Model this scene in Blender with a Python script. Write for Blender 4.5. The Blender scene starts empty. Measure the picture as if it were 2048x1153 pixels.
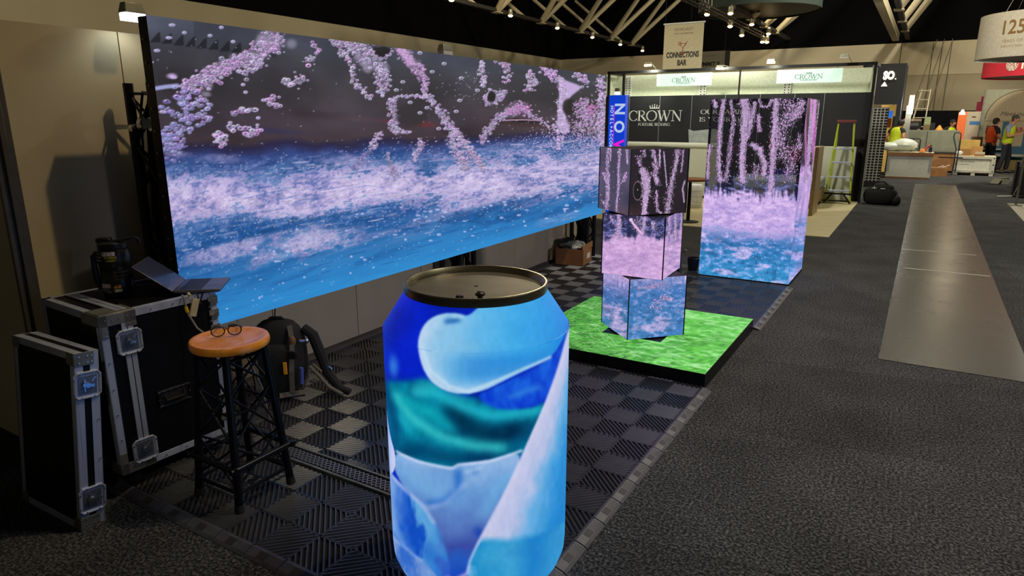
import bpy, bmesh, math, random
import numpy as np
from mathutils import Vector, Matrix

random.seed(5)
SC = bpy.context.scene
COL = SC.collection
PI = math.pi

# ------------------------------------------------------------------ object helpers
def tag(o, label=None, cat=None, group=None, kind=None):
    if label: o['label'] = label
    if cat: o['category'] = cat
    if group: o['group'] = group
    if kind: o['kind'] = kind
    return o

def thing(name, label, cat, loc=(0, 0, 0), rz=0.0, group=None):
    o = bpy.data.objects.new(name, None)
    o.empty_display_size = .1
    COL.objects.link(o)
    o.location = loc; o.rotation_euler = (0, 0, rz)
    return tag(o, label, cat, group)

def copy_tree(o, parent=None):
    c = o.copy(); COL.objects.link(c)
    if parent is not None: c.parent = parent
    for ch in list(o.children): copy_tree(ch, c)
    return c

class MB:
    """Collects shapes and links them as ONE mesh object."""
    def __init__(self): self.v = []; self.f = []; self.m = []
    def add(self, vs, fs, mi=0):
        b = len(self.v); self.v += [tuple(p) for p in vs]
        self.f += [tuple(i + b for i in f) for f in fs]; self.m += [mi] * len(fs)
        return self
    def box(self, c, s, rz=0.0, top=None, R=None, mi=0):
        # centre c, size s; top = scale of the top face (taper); R = 3x3 rotation
        cx, cy, cz = c; sx, sy, sz = (k / 2 for k in s); t = top or (1, 1)
        vs = []
        for dz, k in ((-1, (1, 1)), (1, t)):
            for dx, dy in ((-1, -1), (1, -1), (1, 1), (-1, 1)):
                p = Vector((dx * sx * k[0], dy * sy * k[1], dz * sz))
                if R is not None: p = R @ p
                elif rz: p = Matrix.Rotation(rz, 3, 'Z') @ p
                vs.append((p.x + cx, p.y + cy, p.z + cz))
        return self.add(vs, [(3, 2, 1, 0), (4, 5, 6, 7), (0, 1, 5, 4), (1, 2, 6, 5), (2, 3, 7, 6), (3, 0, 4, 7)], mi)
    def bb(self, a, b, mi=0):
        return self.box([(p + q) / 2 for p, q in zip(a, b)], [abs(q - p) for p, q in zip(a, b)], mi=mi)
    def bar(self, p0, p1, w, h, mi=0, up=(0, 0, 1)):
        p0 = Vector(p0); p1 = Vector(p1); d = p1 - p0; L = d.length; d.normalize()
        u = Vector(up)
        if abs(d.dot(u)) > .98: u = Vector((1, 0, 0))
        x = d.cross(u).normalized(); y = x.cross(d)
        R = Matrix((x, y, d)).transposed()
        return self.box((p0 + p1) / 2, (w, h, L), R=R, mi=mi)
    def cyl(self, p0, p1, r0, r1=None, n=14, caps=True, mi=0):
        return self.tube([p0, p1], [r0, r0 if r1 is None else r1], n, caps, mi)
    def tube(self, pts, r, n=8, caps=True, mi=0, closed=False):
        P = [Vector(p) for p in pts]; k = len(P)
        rr = r if isinstance(r, (list, tuple)) else [r] * k
        vs = []; prev = None
        for i in range(k):
            if closed: d = P[(i + 1) % k] - P[i - 1]
            else: d = P[min(i + 1, k - 1)] - P[max(i - 1, 0)]
            d.normalize()
            if prev is None:
                u = Vector((0, 0, 1)) if abs(d.z) < .9 else Vector((1, 0, 0))
                x = d.cross(u).normalized()
            else:
                x = (prev - d * prev.dot(d)).normalized()
            prev = x; y = d.cross(x)
            for j in range(n):
                a = 2 * PI * j / n
                vs.append(P[i] + (x * math.cos(a) + y * math.sin(a)) * rr[i])
        fs = []
        for i in range(k if closed else k - 1):
            i2 = (i + 1) % k
            for j in range(n):
                fs.append((i * n + j, i * n + (j + 1) % n, i2 * n + (j + 1) % n, i2 * n + j))
        if caps and not closed:
            fs.append(tuple(range(n))[::-1]); fs.append(tuple((k - 1) * n + j for j in range(n)))
        return self.add(vs, fs, mi)
    def lathe(self, prof, n=32, c=(0, 0, 0), mi=0, cap=True):
        vs = []
        for r, z in prof:
            for j in range(n):
                a = 2 * PI * j / n; vs.append((c[0] + r * math.cos(a), c[1] + r * math.sin(a), c[2] + z))
        fs = []
        for i in range(len(prof) - 1):
            for j in range(n):
                fs.append((i * n + j, i * n + (j + 1) % n, (i + 1) * n + (j + 1) % n, (i + 1) * n + j))
        if cap:
            if prof[0][0] > 1e-4: fs.append(tuple(range(n))[::-1])
            if prof[-1][0] > 1e-4: fs.append(tuple((len(prof) - 1) * n + j for j in range(n)))
        return self.add(vs, fs, mi)
    def prism(self, pts, axis, a, b, mi=0):
        # polygon pts in the two other axes, extruded along axis from a to b
        n = len(pts)
        def P(q, t):
            return {'x': (t, q[0], q[1]), 'y': (q[0], t, q[1]), 'z': (q[0], q[1], t)}[axis]
        vs = [P(q, a) for q in pts] + [P(q, b) for q in pts]
        fs = [tuple(range(n))[::-1], tuple(range(n, 2 * n))] + [(i, (i + 1) % n, n + (i + 1) % n, n + i) for i in range(n)]
        return self.add(vs, fs, mi)
    def ball(self, c, r, n=12, m=8, R=None, jit=0.0, mi=0, power=1.0):
        vs = []; fs = []
        rx, ry, rz = (r, r, r) if not isinstance(r, (tuple, list)) else r
        sp = lambda t: math.copysign(abs(t) ** power, t)
        for i in range(m + 1):
            th = PI * i / m
            for j in range(n):
                a = 2 * PI * j / n
                q = Vector((rx * sp(math.sin(th)) * sp(math.cos(a)), ry * sp(math.sin(th)) * sp(math.sin(a)), rz * sp(math.cos(th))))
                if jit and 0 < i < m: q *= 1 + random.uniform(-jit, jit)
                if R is not None: q = R @ q
                vs.append((q.x + c[0], q.y + c[1], q.z + c[2]))
        for i in range(m):
            for j in range(n):
                fs.append((i * n + j, (i + 1) * n + j, (i + 1) * n + (j + 1) % n, i * n + (j + 1) % n))
        return self.add(vs, fs, mi)
    def build(self, name, mats, parent=None, smooth=True, bevel=0.0, angle=.6, seg=2):
        me = bpy.data.meshes.new(name)
        me.from_pydata(self.v, [], self.f)
        mats = mats if isinstance(mats, (list, tuple)) else [mats]
        for q in mats: me.materials.append(q)
        if len(mats) > 1: me.polygons.foreach_set('material_index', self.m)
        bm = bmesh.new(); bm.from_mesh(me)
        bmesh.ops.remove_doubles(bm, verts=bm.verts, dist=1e-6)
        bmesh.ops.recalc_face_normals(bm, faces=bm.faces); bm.to_mesh(me); bm.free()
        if smooth:
            me.polygons.foreach_set('use_smooth', [True] * len(me.polygons))
            me.set_sharp_from_angle(angle=angle)
        o = bpy.data.objects.new(name, me); COL.objects.link(o)
        if parent is not None: o.parent = parent
        if bevel:
            b = o.modifiers.new('bevel', 'BEVEL'); b.width = bevel; b.segments = seg; b.limit_method = 'ANGLE'; b.angle_limit = .7
        return o

def struct(name, mb, m, **k):
    o = mb.build(name, m, **k); o['kind'] = 'structure'; return o

# ------------------------------------------------------------------ materials
def lin(c):
    c = np.asarray(c, float)
    return np.where(c <= .04045, c / 12.92, ((np.maximum(c, 0) + .055) / 1.055) ** 2.4)

def L3(c):
    return tuple(float(k) for k in lin(np.array(c[:3]) / 255.0)) + (1.0,)

MATS = {}
def mat(name, c, rough=.6, metal=0.0, c2=None, scale=20.0, detail=4.0, bump=0.0, bscale=None, spec=.5, emit=None, es=1.0, coat=0.0, aniso=None, mode='noise', lo=.35, hi=.65, rvar=0.0):
    """Procedural surface: two colours mixed by a noise texture, with optional bump."""
    if name in MATS: return MATS[name]
    m = bpy.data.materials.new(name); m.use_nodes = True
    nt = m.node_tree; N = nt.nodes; K = nt.links; P = N['Principled BSDF']
    P.inputs['Roughness'].default_value = rough; P.inputs['Metallic'].default_value = metal
    P.inputs['Specular IOR Level'].default_value = spec; P.inputs['Coat Weight'].default_value = coat
    tc = N.new('ShaderNodeTexCoord')
    vec = tc.outputs['Object']
    if aniso:
        mp = N.new('ShaderNodeMapping'); mp.inputs['Scale'].default_value = aniso; K.new(vec, mp.inputs['Vector']); vec = mp.outputs['Vector']
    nz = N.new('ShaderNodeTexNoise'); nz.inputs['Scale'].default_value = scale; nz.inputs['Detail'].default_value = detail
    K.new(vec, nz.inputs['Vector'])
    rp = N.new('ShaderNodeMapRange'); rp.inputs['From Min'].default_value = lo; rp.inputs['From Max'].default_value = hi
    K.new(nz.outputs['Fac'], rp.inputs['Value'])
    mx = N.new('ShaderNodeMix'); mx.data_type = 'RGBA'
    a = L3(c); b = L3(c2) if c2 is not None else tuple(k * .86 for k in a[:3]) + (1,)
    mx.inputs['A'].default_value = a; mx.inputs['B'].default_value = b
    K.new(rp.outputs['Result'], mx.inputs['Factor']); K.new(mx.outputs['Result'], P.inputs['Base Color'])
    if rvar:
        rr = N.new('ShaderNodeMapRange'); rr.inputs['To Min'].default_value = max(.02, rough - rvar); rr.inputs['To Max'].default_value = rough + rvar
        K.new(nz.outputs['Fac'], rr.inputs['Value']); K.new(rr.outputs['Result'], P.inputs['Roughness'])
    if bump:
        n2 = N.new('ShaderNodeTexNoise'); n2.inputs['Scale'].default_value = bscale or scale * 4; n2.inputs['Detail'].default_value = 3
        K.new(vec, n2.inputs['Vector'])
        bp = N.new('ShaderNodeBump'); bp.inputs['Strength'].default_value = bump; bp.inputs['Distance'].default_value = .01
        K.new(n2.outputs['Fac'], bp.inputs['Height']); K.new(bp.outputs['Normal'], P.inputs['Normal'])
    if emit is not None:
        P.inputs['Emission Color'].default_value = L3(emit); P.inputs['Emission Strength'].default_value = es
    MATS[name] = m
    return m

def led_mat(name, clear=False, gain=1.0):
    """LED screen: each lamp gives off the colour of its own picture element; a clear screen lets what stands behind show between the lamps."""
    if name in MATS: return MATS[name]
    m = bpy.data.materials.new(name); m.use_nodes = True
    nt = m.node_tree; N = nt.nodes; K = nt.links; P = N['Principled BSDF']
    at = N.new('ShaderNodeAttribute'); at.attribute_name = 'led'
    P.inputs['Base Color'].default_value = (.006, .006, .007, 1); P.inputs['Roughness'].default_value = .55; P.inputs['Specular IOR Level'].default_value = .25
    K.new(at.outputs['Color'], P.inputs['Emission Color']); P.inputs['Emission Strength'].default_value = gain
    if clear:
        out = N['Material Output']; tr = N.new('ShaderNodeBsdfTransparent'); mx = N.new('ShaderNodeMixShader')
        tr.inputs['Color'].default_value = (.62, .62, .62, 1)
        bw = N.new('ShaderNodeRGBToBW'); mr = N.new('ShaderNodeMapRange')
        mr.inputs['From Min'].default_value = .01; mr.inputs['From Max'].default_value = .12; mr.inputs['To Min'].default_value = .55; mr.inputs['To Max'].default_value = 1.0
        K.new(at.outputs['Color'], bw.inputs['Color']); K.new(bw.outputs['Val'], mr.inputs['Value'])
        K.new(mr.outputs['Result'], mx.inputs['Fac']); K.new(tr.outputs['BSDF'], mx.inputs[1]); K.new(P.outputs['BSDF'], mx.inputs[2])
        K.new(mx.outputs['Shader'], out.inputs['Surface'])
    MATS[name] = m
    return m

def glow(name, c, s):
    if name in MATS: return MATS[name]
    m = bpy.data.materials.new(name); m.use_nodes = True
    P = m.node_tree.nodes['Principled BSDF']
    P.inputs['Base Color'].default_value = L3(c); P.inputs['Emission Color'].default_value = L3(c); P.inputs['Emission Strength'].default_value = s
    MATS[name] = m
    return m

# ------------------------------------------------------------------ LED grids
def homography(src, dst):
    A = []; b = []
    for (u, v), (x, y) in zip(src, dst):
        A += [[u, v, 1, 0, 0, 0, -u * x, -v * x], [0, 0, 0, u, v, 1, -u * y, -v * y]]; b += [x, y]
    h = np.linalg.solve(np.array(A, float), np.array(b, float))
    return np.append(h, 1).reshape(3, 3)

def grid_mesh(name, V, nu, nv, colour, material, parent, wrap=False):
    """V: (nv*nu,3) lamp positions, colour: (nv*nu,3) in display values."""
    me = bpy.data.meshes.new(name)
    i = np.arange(nv * nu).reshape(nv, nu)
    if wrap: i = np.concatenate([i, i[:, :1]], 1)
    q = np.stack([i[:-1, :-1], i[:-1, 1:], i[1:, 1:], i[1:, :-1]], -1).reshape(-1, 4)
    me.vertices.add(len(V)); me.vertices.foreach_set('co', np.asarray(V, np.float32).ravel())
    me.loops.add(q.size); me.loops.foreach_set('vertex_index', q.ravel().astype(np.int32))
    me.polygons.add(len(q)); me.polygons.foreach_set('loop_start', (np.arange(len(q)) * 4).astype(np.int32))
    try: me.polygons.foreach_set('loop_total', np.full(len(q), 4, np.int32))
    except Exception: pass
    me.update(calc_edges=True)
    at = me.color_attributes.new('led', 'FLOAT_COLOR', 'POINT')
    rgba = np.ones((len(V), 4), np.float32); rgba[:, :3] = lin(np.clip(colour, 0, 1))
    at.data.foreach_set('color', rgba.ravel())
    me.materials.append(material)
    o = bpy.data.objects.new(name, me); COL.objects.link(o)
    if parent is not None: o.parent = parent
    return o

def led_panel(name, bl, br, tl, nu, nv, art, quad, material, parent):
    """Flat LED face. bl, br, tl: corners in the thing's own frame; quad: the artwork corners shown at bl, br, tr, tl."""
    bl, br, tl = (np.array(p, float) for p in (bl, br, tl))
    u, v = np.meshgrid(np.linspace(0, 1, nu), np.linspace(0, 1, nv))
    u = u.ravel(); v = v.ravel()
    V = bl + u[:, None] * (br - bl) + v[:, None] * (tl - bl)
    H = homography([(0, 0), (1, 0), (1, 1), (0, 1)], quad)
    q = np.stack([u, v, np.ones_like(u)], -1) @ H.T
    return grid_mesh(name, V, nu, nv, art.sample(q[:, :2] / q[:, 2:]), material, parent)

# ------------------------------------------------------------------ lettering
def text_mesh(name, body, size, loc, face, m, parent, width=None, extrude=.001, spin=0.0, align='CENTER', bold=0.0, slant=0.0, space=1.0):
    """Flat lettering. face: 'x+', 'y-', ... the way it faces; width: fit to this width."""
    cu = bpy.data.curves.new(name, 'FONT'); cu.body = body; cu.size = size; cu.align_x = align; cu.align_y = 'CENTER'
    cu.extrude = extrude; cu.offset = bold; cu.shear = slant; cu.space_character = space; cu.resolution_u = 3
    t = bpy.data.objects.new(name, cu); COL.objects.link(t)
    dg = bpy.context.evaluated_depsgraph_get(); dg.update()
    me = bpy.data.meshes.new_from_object(t.evaluated_get(dg))
    bpy.data.objects.remove(t); bpy.data.curves.remove(cu)
    xs = [v.co.x for v in me.vertices]
    k = width / (max(xs) - min(xs)) if width and xs else 1.0
    cx = (max(xs) + min(xs)) / 2 if align == 'CENTER' and xs else 0.0
    B = {'y-': Matrix(((1, 0, 0), (0, 0, -1), (0, 1, 0))), 'x+': Matrix(((0, 0, 1), (1, 0, 0), (0, 1, 0))), 'z+': Matrix.Identity(3)}[face]
    S = Matrix.Rotation(spin, 3, 'Z')
    for v in me.vertices:
        v.co = B @ (S @ Vector(((v.co.x - cx) * k, v.co.y, v.co.z))) + Vector(loc)
    me.materials.clear(); me.materials.append(m); me.name = name
    o = bpy.data.objects.new(name, me); COL.objects.link(o)
    if parent is not None: o.parent = parent
    return o

# strokes of a roman capital alphabet: (kind, points); 't' thick, 'n' thin, 's' serif
def _arc(cx, cy, rx, ry, a0, a1, n=14):
    return [(cx + rx * math.cos(math.radians(a0 + (a1 - a0) * i / n)), cy + ry * math.sin(math.radians(a0 + (a1 - a0) * i / n))) for i in range(n + 1)]
ROMAN = {
    'C': (.78, [('c', _arc(.45, .5, .38, .5, 48, 312, 20)), ('s', [(.74, .72), (.74, .93)]), ('s', [(.74, .08), (.74, .24)])]),
    'R': (.78, [('t', [(.17, 0), (.17, 1)]), ('s', [(.04, 0), (.32, 0)]), ('s', [(.04, 1), (.3, 1)]), ('c', [(.17, 1)] + _arc(.36, .76, .24, .24, 90, -90, 10) + [(.17, .52)]), ('t', [(.36, .52), (.74, .02)]), ('s', [(.62, 0), (.82, 0)])]),
    'O': (.98, [('c', _arc(.49, .5, .42, .5, 0, 360, 28))]),
    'W': (1.2, [('t', [(.12, 1), (.38, 0)]), ('n', [(.38, 0), (.6, .95)]), ('t', [(.56, 1), (.82, 0)]), ('n', [(.82, 0), (1.08, 1)]), ('s', [(0, 1), (.26, 1)]), ('s', [(.96, 1), (1.18, 1)]), ('s', [(.46, 1), (.66, 1)])]),
    'N': (.95, [('n', [(.15, 0), (.15, 1)]), ('t', [(.15, 1), (.78, 0)]), ('n', [(.78, 0), (.78, 1)]), ('s', [(.02, 0), (.28, 0)]), ('s', [(.64, 1), (.92, 1)]), ('s', [(.02, 1), (.2, 1)])]),
    'P': (.66, [('t', [(.17, 0), (.17, 1)]), ('s', [(.04, 0), (.32, 0)]), ('c', [(.05, 1), (.17, 1)] + _arc(.34, .74, .24, .26, 90, -90, 10) + [(.17, .48)])]),
    'S': (.56, [('c', _arc(.28, .74, .2, .26, 30, 250, 12) + _arc(.28, .26, .22, .26, 70, -150, 12)), ('s', [(.48, .78), (.48, .94)]), ('s', [(.07, .06), (.07, .22)])]),
    'T': (.74, [('t', [(.37, 0), (.37, 1)]), ('n', [(.04, 1), (.7, 1)]), ('s', [(.22, 0), (.52, 0)]), ('s', [(.05, .82), (.05, 1)]), ('s', [(.69, .82), (.69, 1)])]),
    'U': (.88, [('t', [(.16, 1), (.16, .3)]), ('c', _arc(.44, .3, .28, .3, 180, 360, 12)), ('n', [(.72, .3), (.72, 1)]), ('s', [(.02, 1), (.3, 1)]), ('s', [(.6, 1), (.86, 1)])]),
    'E': (.64, [('t', [(.17, 0), (.17, 1)]), ('n', [(.05, 0), (.58, 0)]), ('n', [(.05, 1), (.56, 1)]), ('n', [(.17, .52), (.46, .52)]), ('s', [(.56, 1), (.56, .84)]), ('s', [(.58, 0), (.6, .18)])]),
    'B': (.68, [('t', [(.17, 0), (.17, 1)]), ('c', [(.05, 1), (.3, 1)] + _arc(.32, .76, .2, .24, 90, -90, 10) + [(.17, .52)]), ('c', [(.3, .52)] + _arc(.34, .26, .24, .26, 90, -90, 10) + [(.05, 0)])]),
    'D': (.88, [('t', [(.17, 0), (.17, 1)]), ('c', [(.05, 1), (.34, 1)] + _arc(.36, .5, .42, .5, 90, -90, 14) + [(.05, 0)])]),
    'I': (.36, [('t', [(.18, 0), (.18, 1)]), ('s', [(.04, 0), (.32, 0)]), ('s', [(.04, 1), (.32, 1)])]),
    'G': (.86, [('c', _arc(.45, .5, .38, .5, 48, 300, 20)), ('t', [(.72, .05), (.72, .42)]), ('s', [(.58, .42), (.84, .42)]), ('s', [(.74, .74), (.74, .93)])]),
    'F': (.6, [('t', [(.17, 0), (.17, 1)]), ('n', [(.05, 1), (.55, 1)]), ('n', [(.17, .52), (.44, .52)]), ('s', [(.04, 0), (.32, 0)]), ('s', [(.55, 1), (.55, .82)])]),
    'A': (.86, [('n', [(.12, 0), (.42, 1)]), ('t', [(.42, 1), (.74, 0)]), ('n', [(.22, .34), (.62, .34)]), ('s', [(0, 0), (.24, 0)]), ('s', [(.6, 0), (.86, 0)])]),
    'M': (1.05, [('n', [(.14, 0), (.18, 1)]), ('t', [(.18, 1), (.5, .05)]), ('n', [(.5, .05), (.84, 1)]), ('t', [(.84, 1), (.9, 0)]), ('s', [(.02, 0), (.26, 0)]), ('s', [(.78, 0), (1.02, 0)])]),
    'L': (.6, [('t', [(.17, 0), (.17, 1)]), ('n', [(.05, 0), (.55, 0)]), ('s', [(.05, 1), (.3, 1)]), ('s', [(.55, 0), (.57, .2)])]),
    'Y': (.8, [('t', [(.1, 1), (.4, .48)]), ('n', [(.4, .48), (.7, 1)]), ('t', [(.4, .48), (.4, 0)]), ('s', [(.26, 0), (.54, 0)]), ('s', [(0, 1), (.24, 1)]), ('s', [(.58, 1), (.8, 1)])]),
}
def roman(name, words, height, x0, x1, y, z, m, parent, weight=.13):
    """Roman capitals standing on a plane that faces -y, fitted between x0 and x1, base line z."""
    total = sum(.45 if ch == ' ' else ROMAN[ch][0] for ch in words)
    k = (x1 - x0) / total; mb = MB(); x = x0
    for ch in words:
        if ch == ' ': x += .45 * k; continue
        w, strokes = ROMAN[ch]
        for kind, pts in strokes:
            q = [(x + px * k, z + pz * height) for px, pz in pts]
            closed = kind == 'c' and ch == 'O'
            for a, b in zip(q, q[1:]):
                d = Vector((b[0] - a[0], b[1] - a[1])); 
                if d.length < 1e-9: continue
                d.normalize()
                if kind == 't': t = weight
                elif kind == 'c': t = .04 + (weight - .04) * abs(d.y) ** 1.5
                else: t = .05
                t *= height; n = Vector((-d.y, d.x)) * t / 2; e = d * t * .12
                P = [(a[0] - e.x + n.x, a[1] - e.y + n.y), (b[0] + e.x + n.x, b[1] + e.y + n.y), (b[0] + e.x - n.x, b[1] + e.y - n.y), (a[0] - e.x - n.x, a[1] - e.y - n.y)]
                mb.prism(P, 'y', y - .006, y)
        x += w * k
    return mb.build(name, m, parent, smooth=False)

# ------------------------------------------------------------------ skinned bodies
def skin_mesh(name, chains, m, parent, levels=2):
    """chains: lists of (x, y, z, r); points that coincide are joined.  The first point of the first chain is the root."""
    pts = {}; V = []; R = []; E = []
    for ch in chains:
        prev = None
        for x, y, z, r in ch:
            key = (round(x, 4), round(y, 4), round(z, 4))
            if key not in pts:
                pts[key] = len(V); V.append((x, y, z)); R.append(r)
            i = pts[key]
            if prev is not None and prev != i: E.append((prev, i))
            prev = i
    me = bpy.data.meshes.new(name + '_skeleton'); me.from_pydata(V, E, [])
    o = bpy.data.objects.new(name, me); COL.objects.link(o)
    o.modifiers.new('skin', 'SKIN').use_smooth_shade = True
    for i, sv in enumerate(me.skin_vertices[0].data):
        q = R[i]; sv.radius = q if isinstance(q, tuple) else (q, q); sv.use_root = i == 0
    s = o.modifiers.new('sub', 'SUBSURF'); s.levels = levels; s.render_levels = levels
    dg = bpy.context.evaluated_depsgraph_get(); dg.update()
    res = bpy.data.meshes.new_from_object(o.evaluated_get(dg)); res.name = name
    bpy.data.objects.remove(o); bpy.data.meshes.remove(me)
    res.materials.clear(); res.materials.append(m)
    res.polygons.foreach_set('use_smooth', [True] * len(res.polygons))
    r = bpy.data.objects.new(name, res); COL.objects.link(r)
    if parent is not None: r.parent = parent
    return r
# ------------------------------------------------------------------ screen artwork
# Each LED screen shows a still of a video.  The still is drawn with numpy on a small
# canvas and written, pixel by pixel, to the LED grid of the screen that shows it.
RNG = np.random.RandomState(7)
LAT = np.random.RandomState(11).rand(256, 256)

def vnoise(x, y):
    xi = np.floor(x).astype(np.int64); yi = np.floor(y).astype(np.int64)
    fx = x - xi; fy = y - yi
    fx = fx * fx * (3 - 2 * fx); fy = fy * fy * (3 - 2 * fy)
    a = LAT[xi & 255, yi & 255]; b = LAT[(xi + 1) & 255, yi & 255]
    c = LAT[xi & 255, (yi + 1) & 255]; d = LAT[(xi + 1) & 255, (yi + 1) & 255]
    return (a * (1 - fx) + b * fx) * (1 - fy) + (c * (1 - fx) + d * fx) * fy

def fbm(x, y, octaves=4, gain=0.5):
    s = 0.0; a = 1.0; n = 0.0
    for k in range(octaves):
        s = s + a * vnoise(x * 2 ** k + 17.3 * k, y * 2 ** k + 5.1 * k); n += a; a *= gain
    return s / n

def sstep(a, b, x):
    t = np.clip((x - a) / (b - a), 0, 1)
    return t * t * (3 - 2 * t)

def rgb(*c):
    return np.array(c, float) / 255.0

def blur(m, r):
    r = int(round(r))
    if r < 1: return m
    for ax in (0, 1):
        for _ in range(2):
            p = np.concatenate([np.repeat(np.take(m, [0], ax), r, ax), m, np.repeat(np.take(m, [-1], ax), r + 1, ax)], ax)
            cs = np.cumsum(p, ax)
            hi = np.take(cs, np.arange(2 * r, 2 * r + m.shape[ax]), ax)
            lo = np.take(cs, np.arange(0, m.shape[ax]), ax)
            m = (hi - lo) / (2 * r)
    return m

def ramp(t, stops):
    ts = [s[0] for s in stops]
    return np.stack([np.interp(t, ts, [s[1][k] / 255.0 for s in stops]) for k in range(3)], -1)

class Canvas:
    def __init__(self, x0, y0, x1, y1, ss=1.0):
        self.x0, self.y0, self.ss = x0, y0, ss
        self.w, self.h = int((x1 - x0) * ss), int((y1 - y0) * ss)
        self.X, self.Y = np.meshgrid(x0 + (np.arange(self.w) + .5) / ss, y0 + (np.arange(self.h) + .5) / ss)
        self.a = np.zeros((self.h, self.w, 3))
    def mix(self, mask, col):
        m = np.clip(mask, 0, 1)[..., None]
        self.a = self.a * (1 - m) + np.asarray(col) * m
    def win(self, xa, ya, xb, yb):
        i0 = max(0, int((xa - self.x0) * self.ss)); i1 = min(self.w, int((xb - self.x0) * self.ss) + 2)
        j0 = max(0, int((ya - self.y0) * self.ss)); j1 = min(self.h, int((yb - self.y0) * self.ss) + 2)
        return (slice(j0, j1), slice(i0, i1)) if i1 > i0 and j1 > j0 else None
    def dab(self, x, y, rx, ry, col, alpha=1.0, soft=0.5, ang=0.0):
        R = max(rx, ry) * 1.3 + 1
        w = self.win(x - R, y - R, x + R, y + R)
        if w is None: return
        dx = self.X[w] - x; dy = self.Y[w] - y
        c, s = math.cos(ang), math.sin(ang)
        d = np.hypot((dx * c + dy * s) / rx, (-dx * s + dy * c) / ry)
        m = (alpha * (1 - sstep(1 - soft, 1 + .15, d)))[..., None]
        self.a[w] = self.a[w] * (1 - m) + col * m
    def bubble(self, x, y, rx, ry, rim, core, alpha=1.0):
        self.dab(x, y, rx, ry, rim, alpha, .35)
        if rx > 1.6:
            self.dab(x + rx * .05, y + ry * .12, rx * .62, ry * .55, core, alpha * .9, .55)
            self.dab(x - rx * .25, y - ry * .35, rx * .35, ry * .3, rgb(250, 240, 255), alpha * .8, .7)
    def path(self, pts, n):
        p = np.array(pts, float); seg = np.hypot(*np.diff(p, axis=0).T); cs = np.r_[0, np.cumsum(seg)]
        t = np.linspace(0, cs[-1], n)
        return np.stack([np.interp(t, cs, p[:, k]) for k in range(p.shape[1])], -1)
    def stream(self, pts, n, rmin, rmax, rim=(222, 208, 244), core=(74, 66, 100), flat=.72, pink=.3, alpha=1.0, fill=0.0):
        # pts: x, y, half width.  A run of foam bubbles along a splash of water.
        q = self.path(pts, n)
        if fill > 0:
            P = self.path(pts, max(8, int(n // 3)))
            for x, y, hw in P:
                self.dab(x + RNG.normal(0, .45) * hw, y + RNG.normal(0, .45) * hw, hw * RNG.uniform(.25, .6), hw * RNG.uniform(.2, .5), rgb(*rim) * RNG.uniform(.55, .98), fill * RNG.uniform(.4, 1), .7, RNG.uniform(-1, 1))
        for x, y, hw in q:
            r = RNG.uniform(rmin, rmax) * (.7 if RNG.rand() < .35 else 1.0); a = RNG.normal(0, .5), RNG.normal(0, .5)
            c = rgb(*rim) * RNG.uniform(.72, 1.06)
            if RNG.rand() < pink: c = c * np.array([1.05, .86, 1.0])
            X, Y = x + a[0] * hw, y + a[1] * hw * .8
            self.dab(X + .3, Y + r * flat * .5, r * 1.15, r * flat, rgb(*core) * .7, .45, .6)
            self.bubble(X, Y, r, r * flat, np.clip(c, 0, 1), rgb(*core) * RNG.uniform(.7, 1.5), alpha)
    def line(self, pts, width, col, alpha=1.0, soft=.6):
        L = np.hypot(*np.diff(np.array([p[:2] for p in pts], float), axis=0).T).sum()
        for x, y in self.path([p[:2] for p in pts], max(3, int(L / max(.7, width * .5)))):
            self.dab(x, y, width, width, col, alpha, soft)
    def poly(self, pts, soft=1.0):
        p = np.array(pts, float); m = np.zeros(self.X.shape, bool)
        for (x1, y1), (x2, y2) in zip(p, np.roll(p, -1, 0)):
            if y1 == y2: continue
            c = ((y1 <= self.Y) & (self.Y < y2)) | ((y2 <= self.Y) & (self.Y < y1))
            m ^= c & (self.X < (x2 - x1) * (self.Y - y1) / (y2 - y1) + x1)
        return blur(m.astype(float), soft * self.ss)
    def smooth(self, pts, k=3):
        p = np.array(pts, float)
        for _ in range(k):
            q = np.roll(p, -1, 0); p = np.stack([.75 * p + .25 * q, .25 * p + .75 * q], 1).reshape(-1, 2)
        return p
    def sample(self, P):
        x = np.clip((P[:, 0] - self.x0) * self.ss - .5, 0, self.w - 1.001); y = np.clip((P[:, 1] - self.y0) * self.ss - .5, 0, self.h - 1.001)
        i = x.astype(int); j = y.astype(int); fx = (x - i)[:, None]; fy = (y - j)[:, None]; a = self.a
        return (a[j, i] * (1 - fx) + a[j, i + 1] * fx) * (1 - fy) + (a[j + 1, i] * (1 - fx) + a[j + 1, i + 1] * fx) * fy

LILAC = (212, 190, 236)

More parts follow.
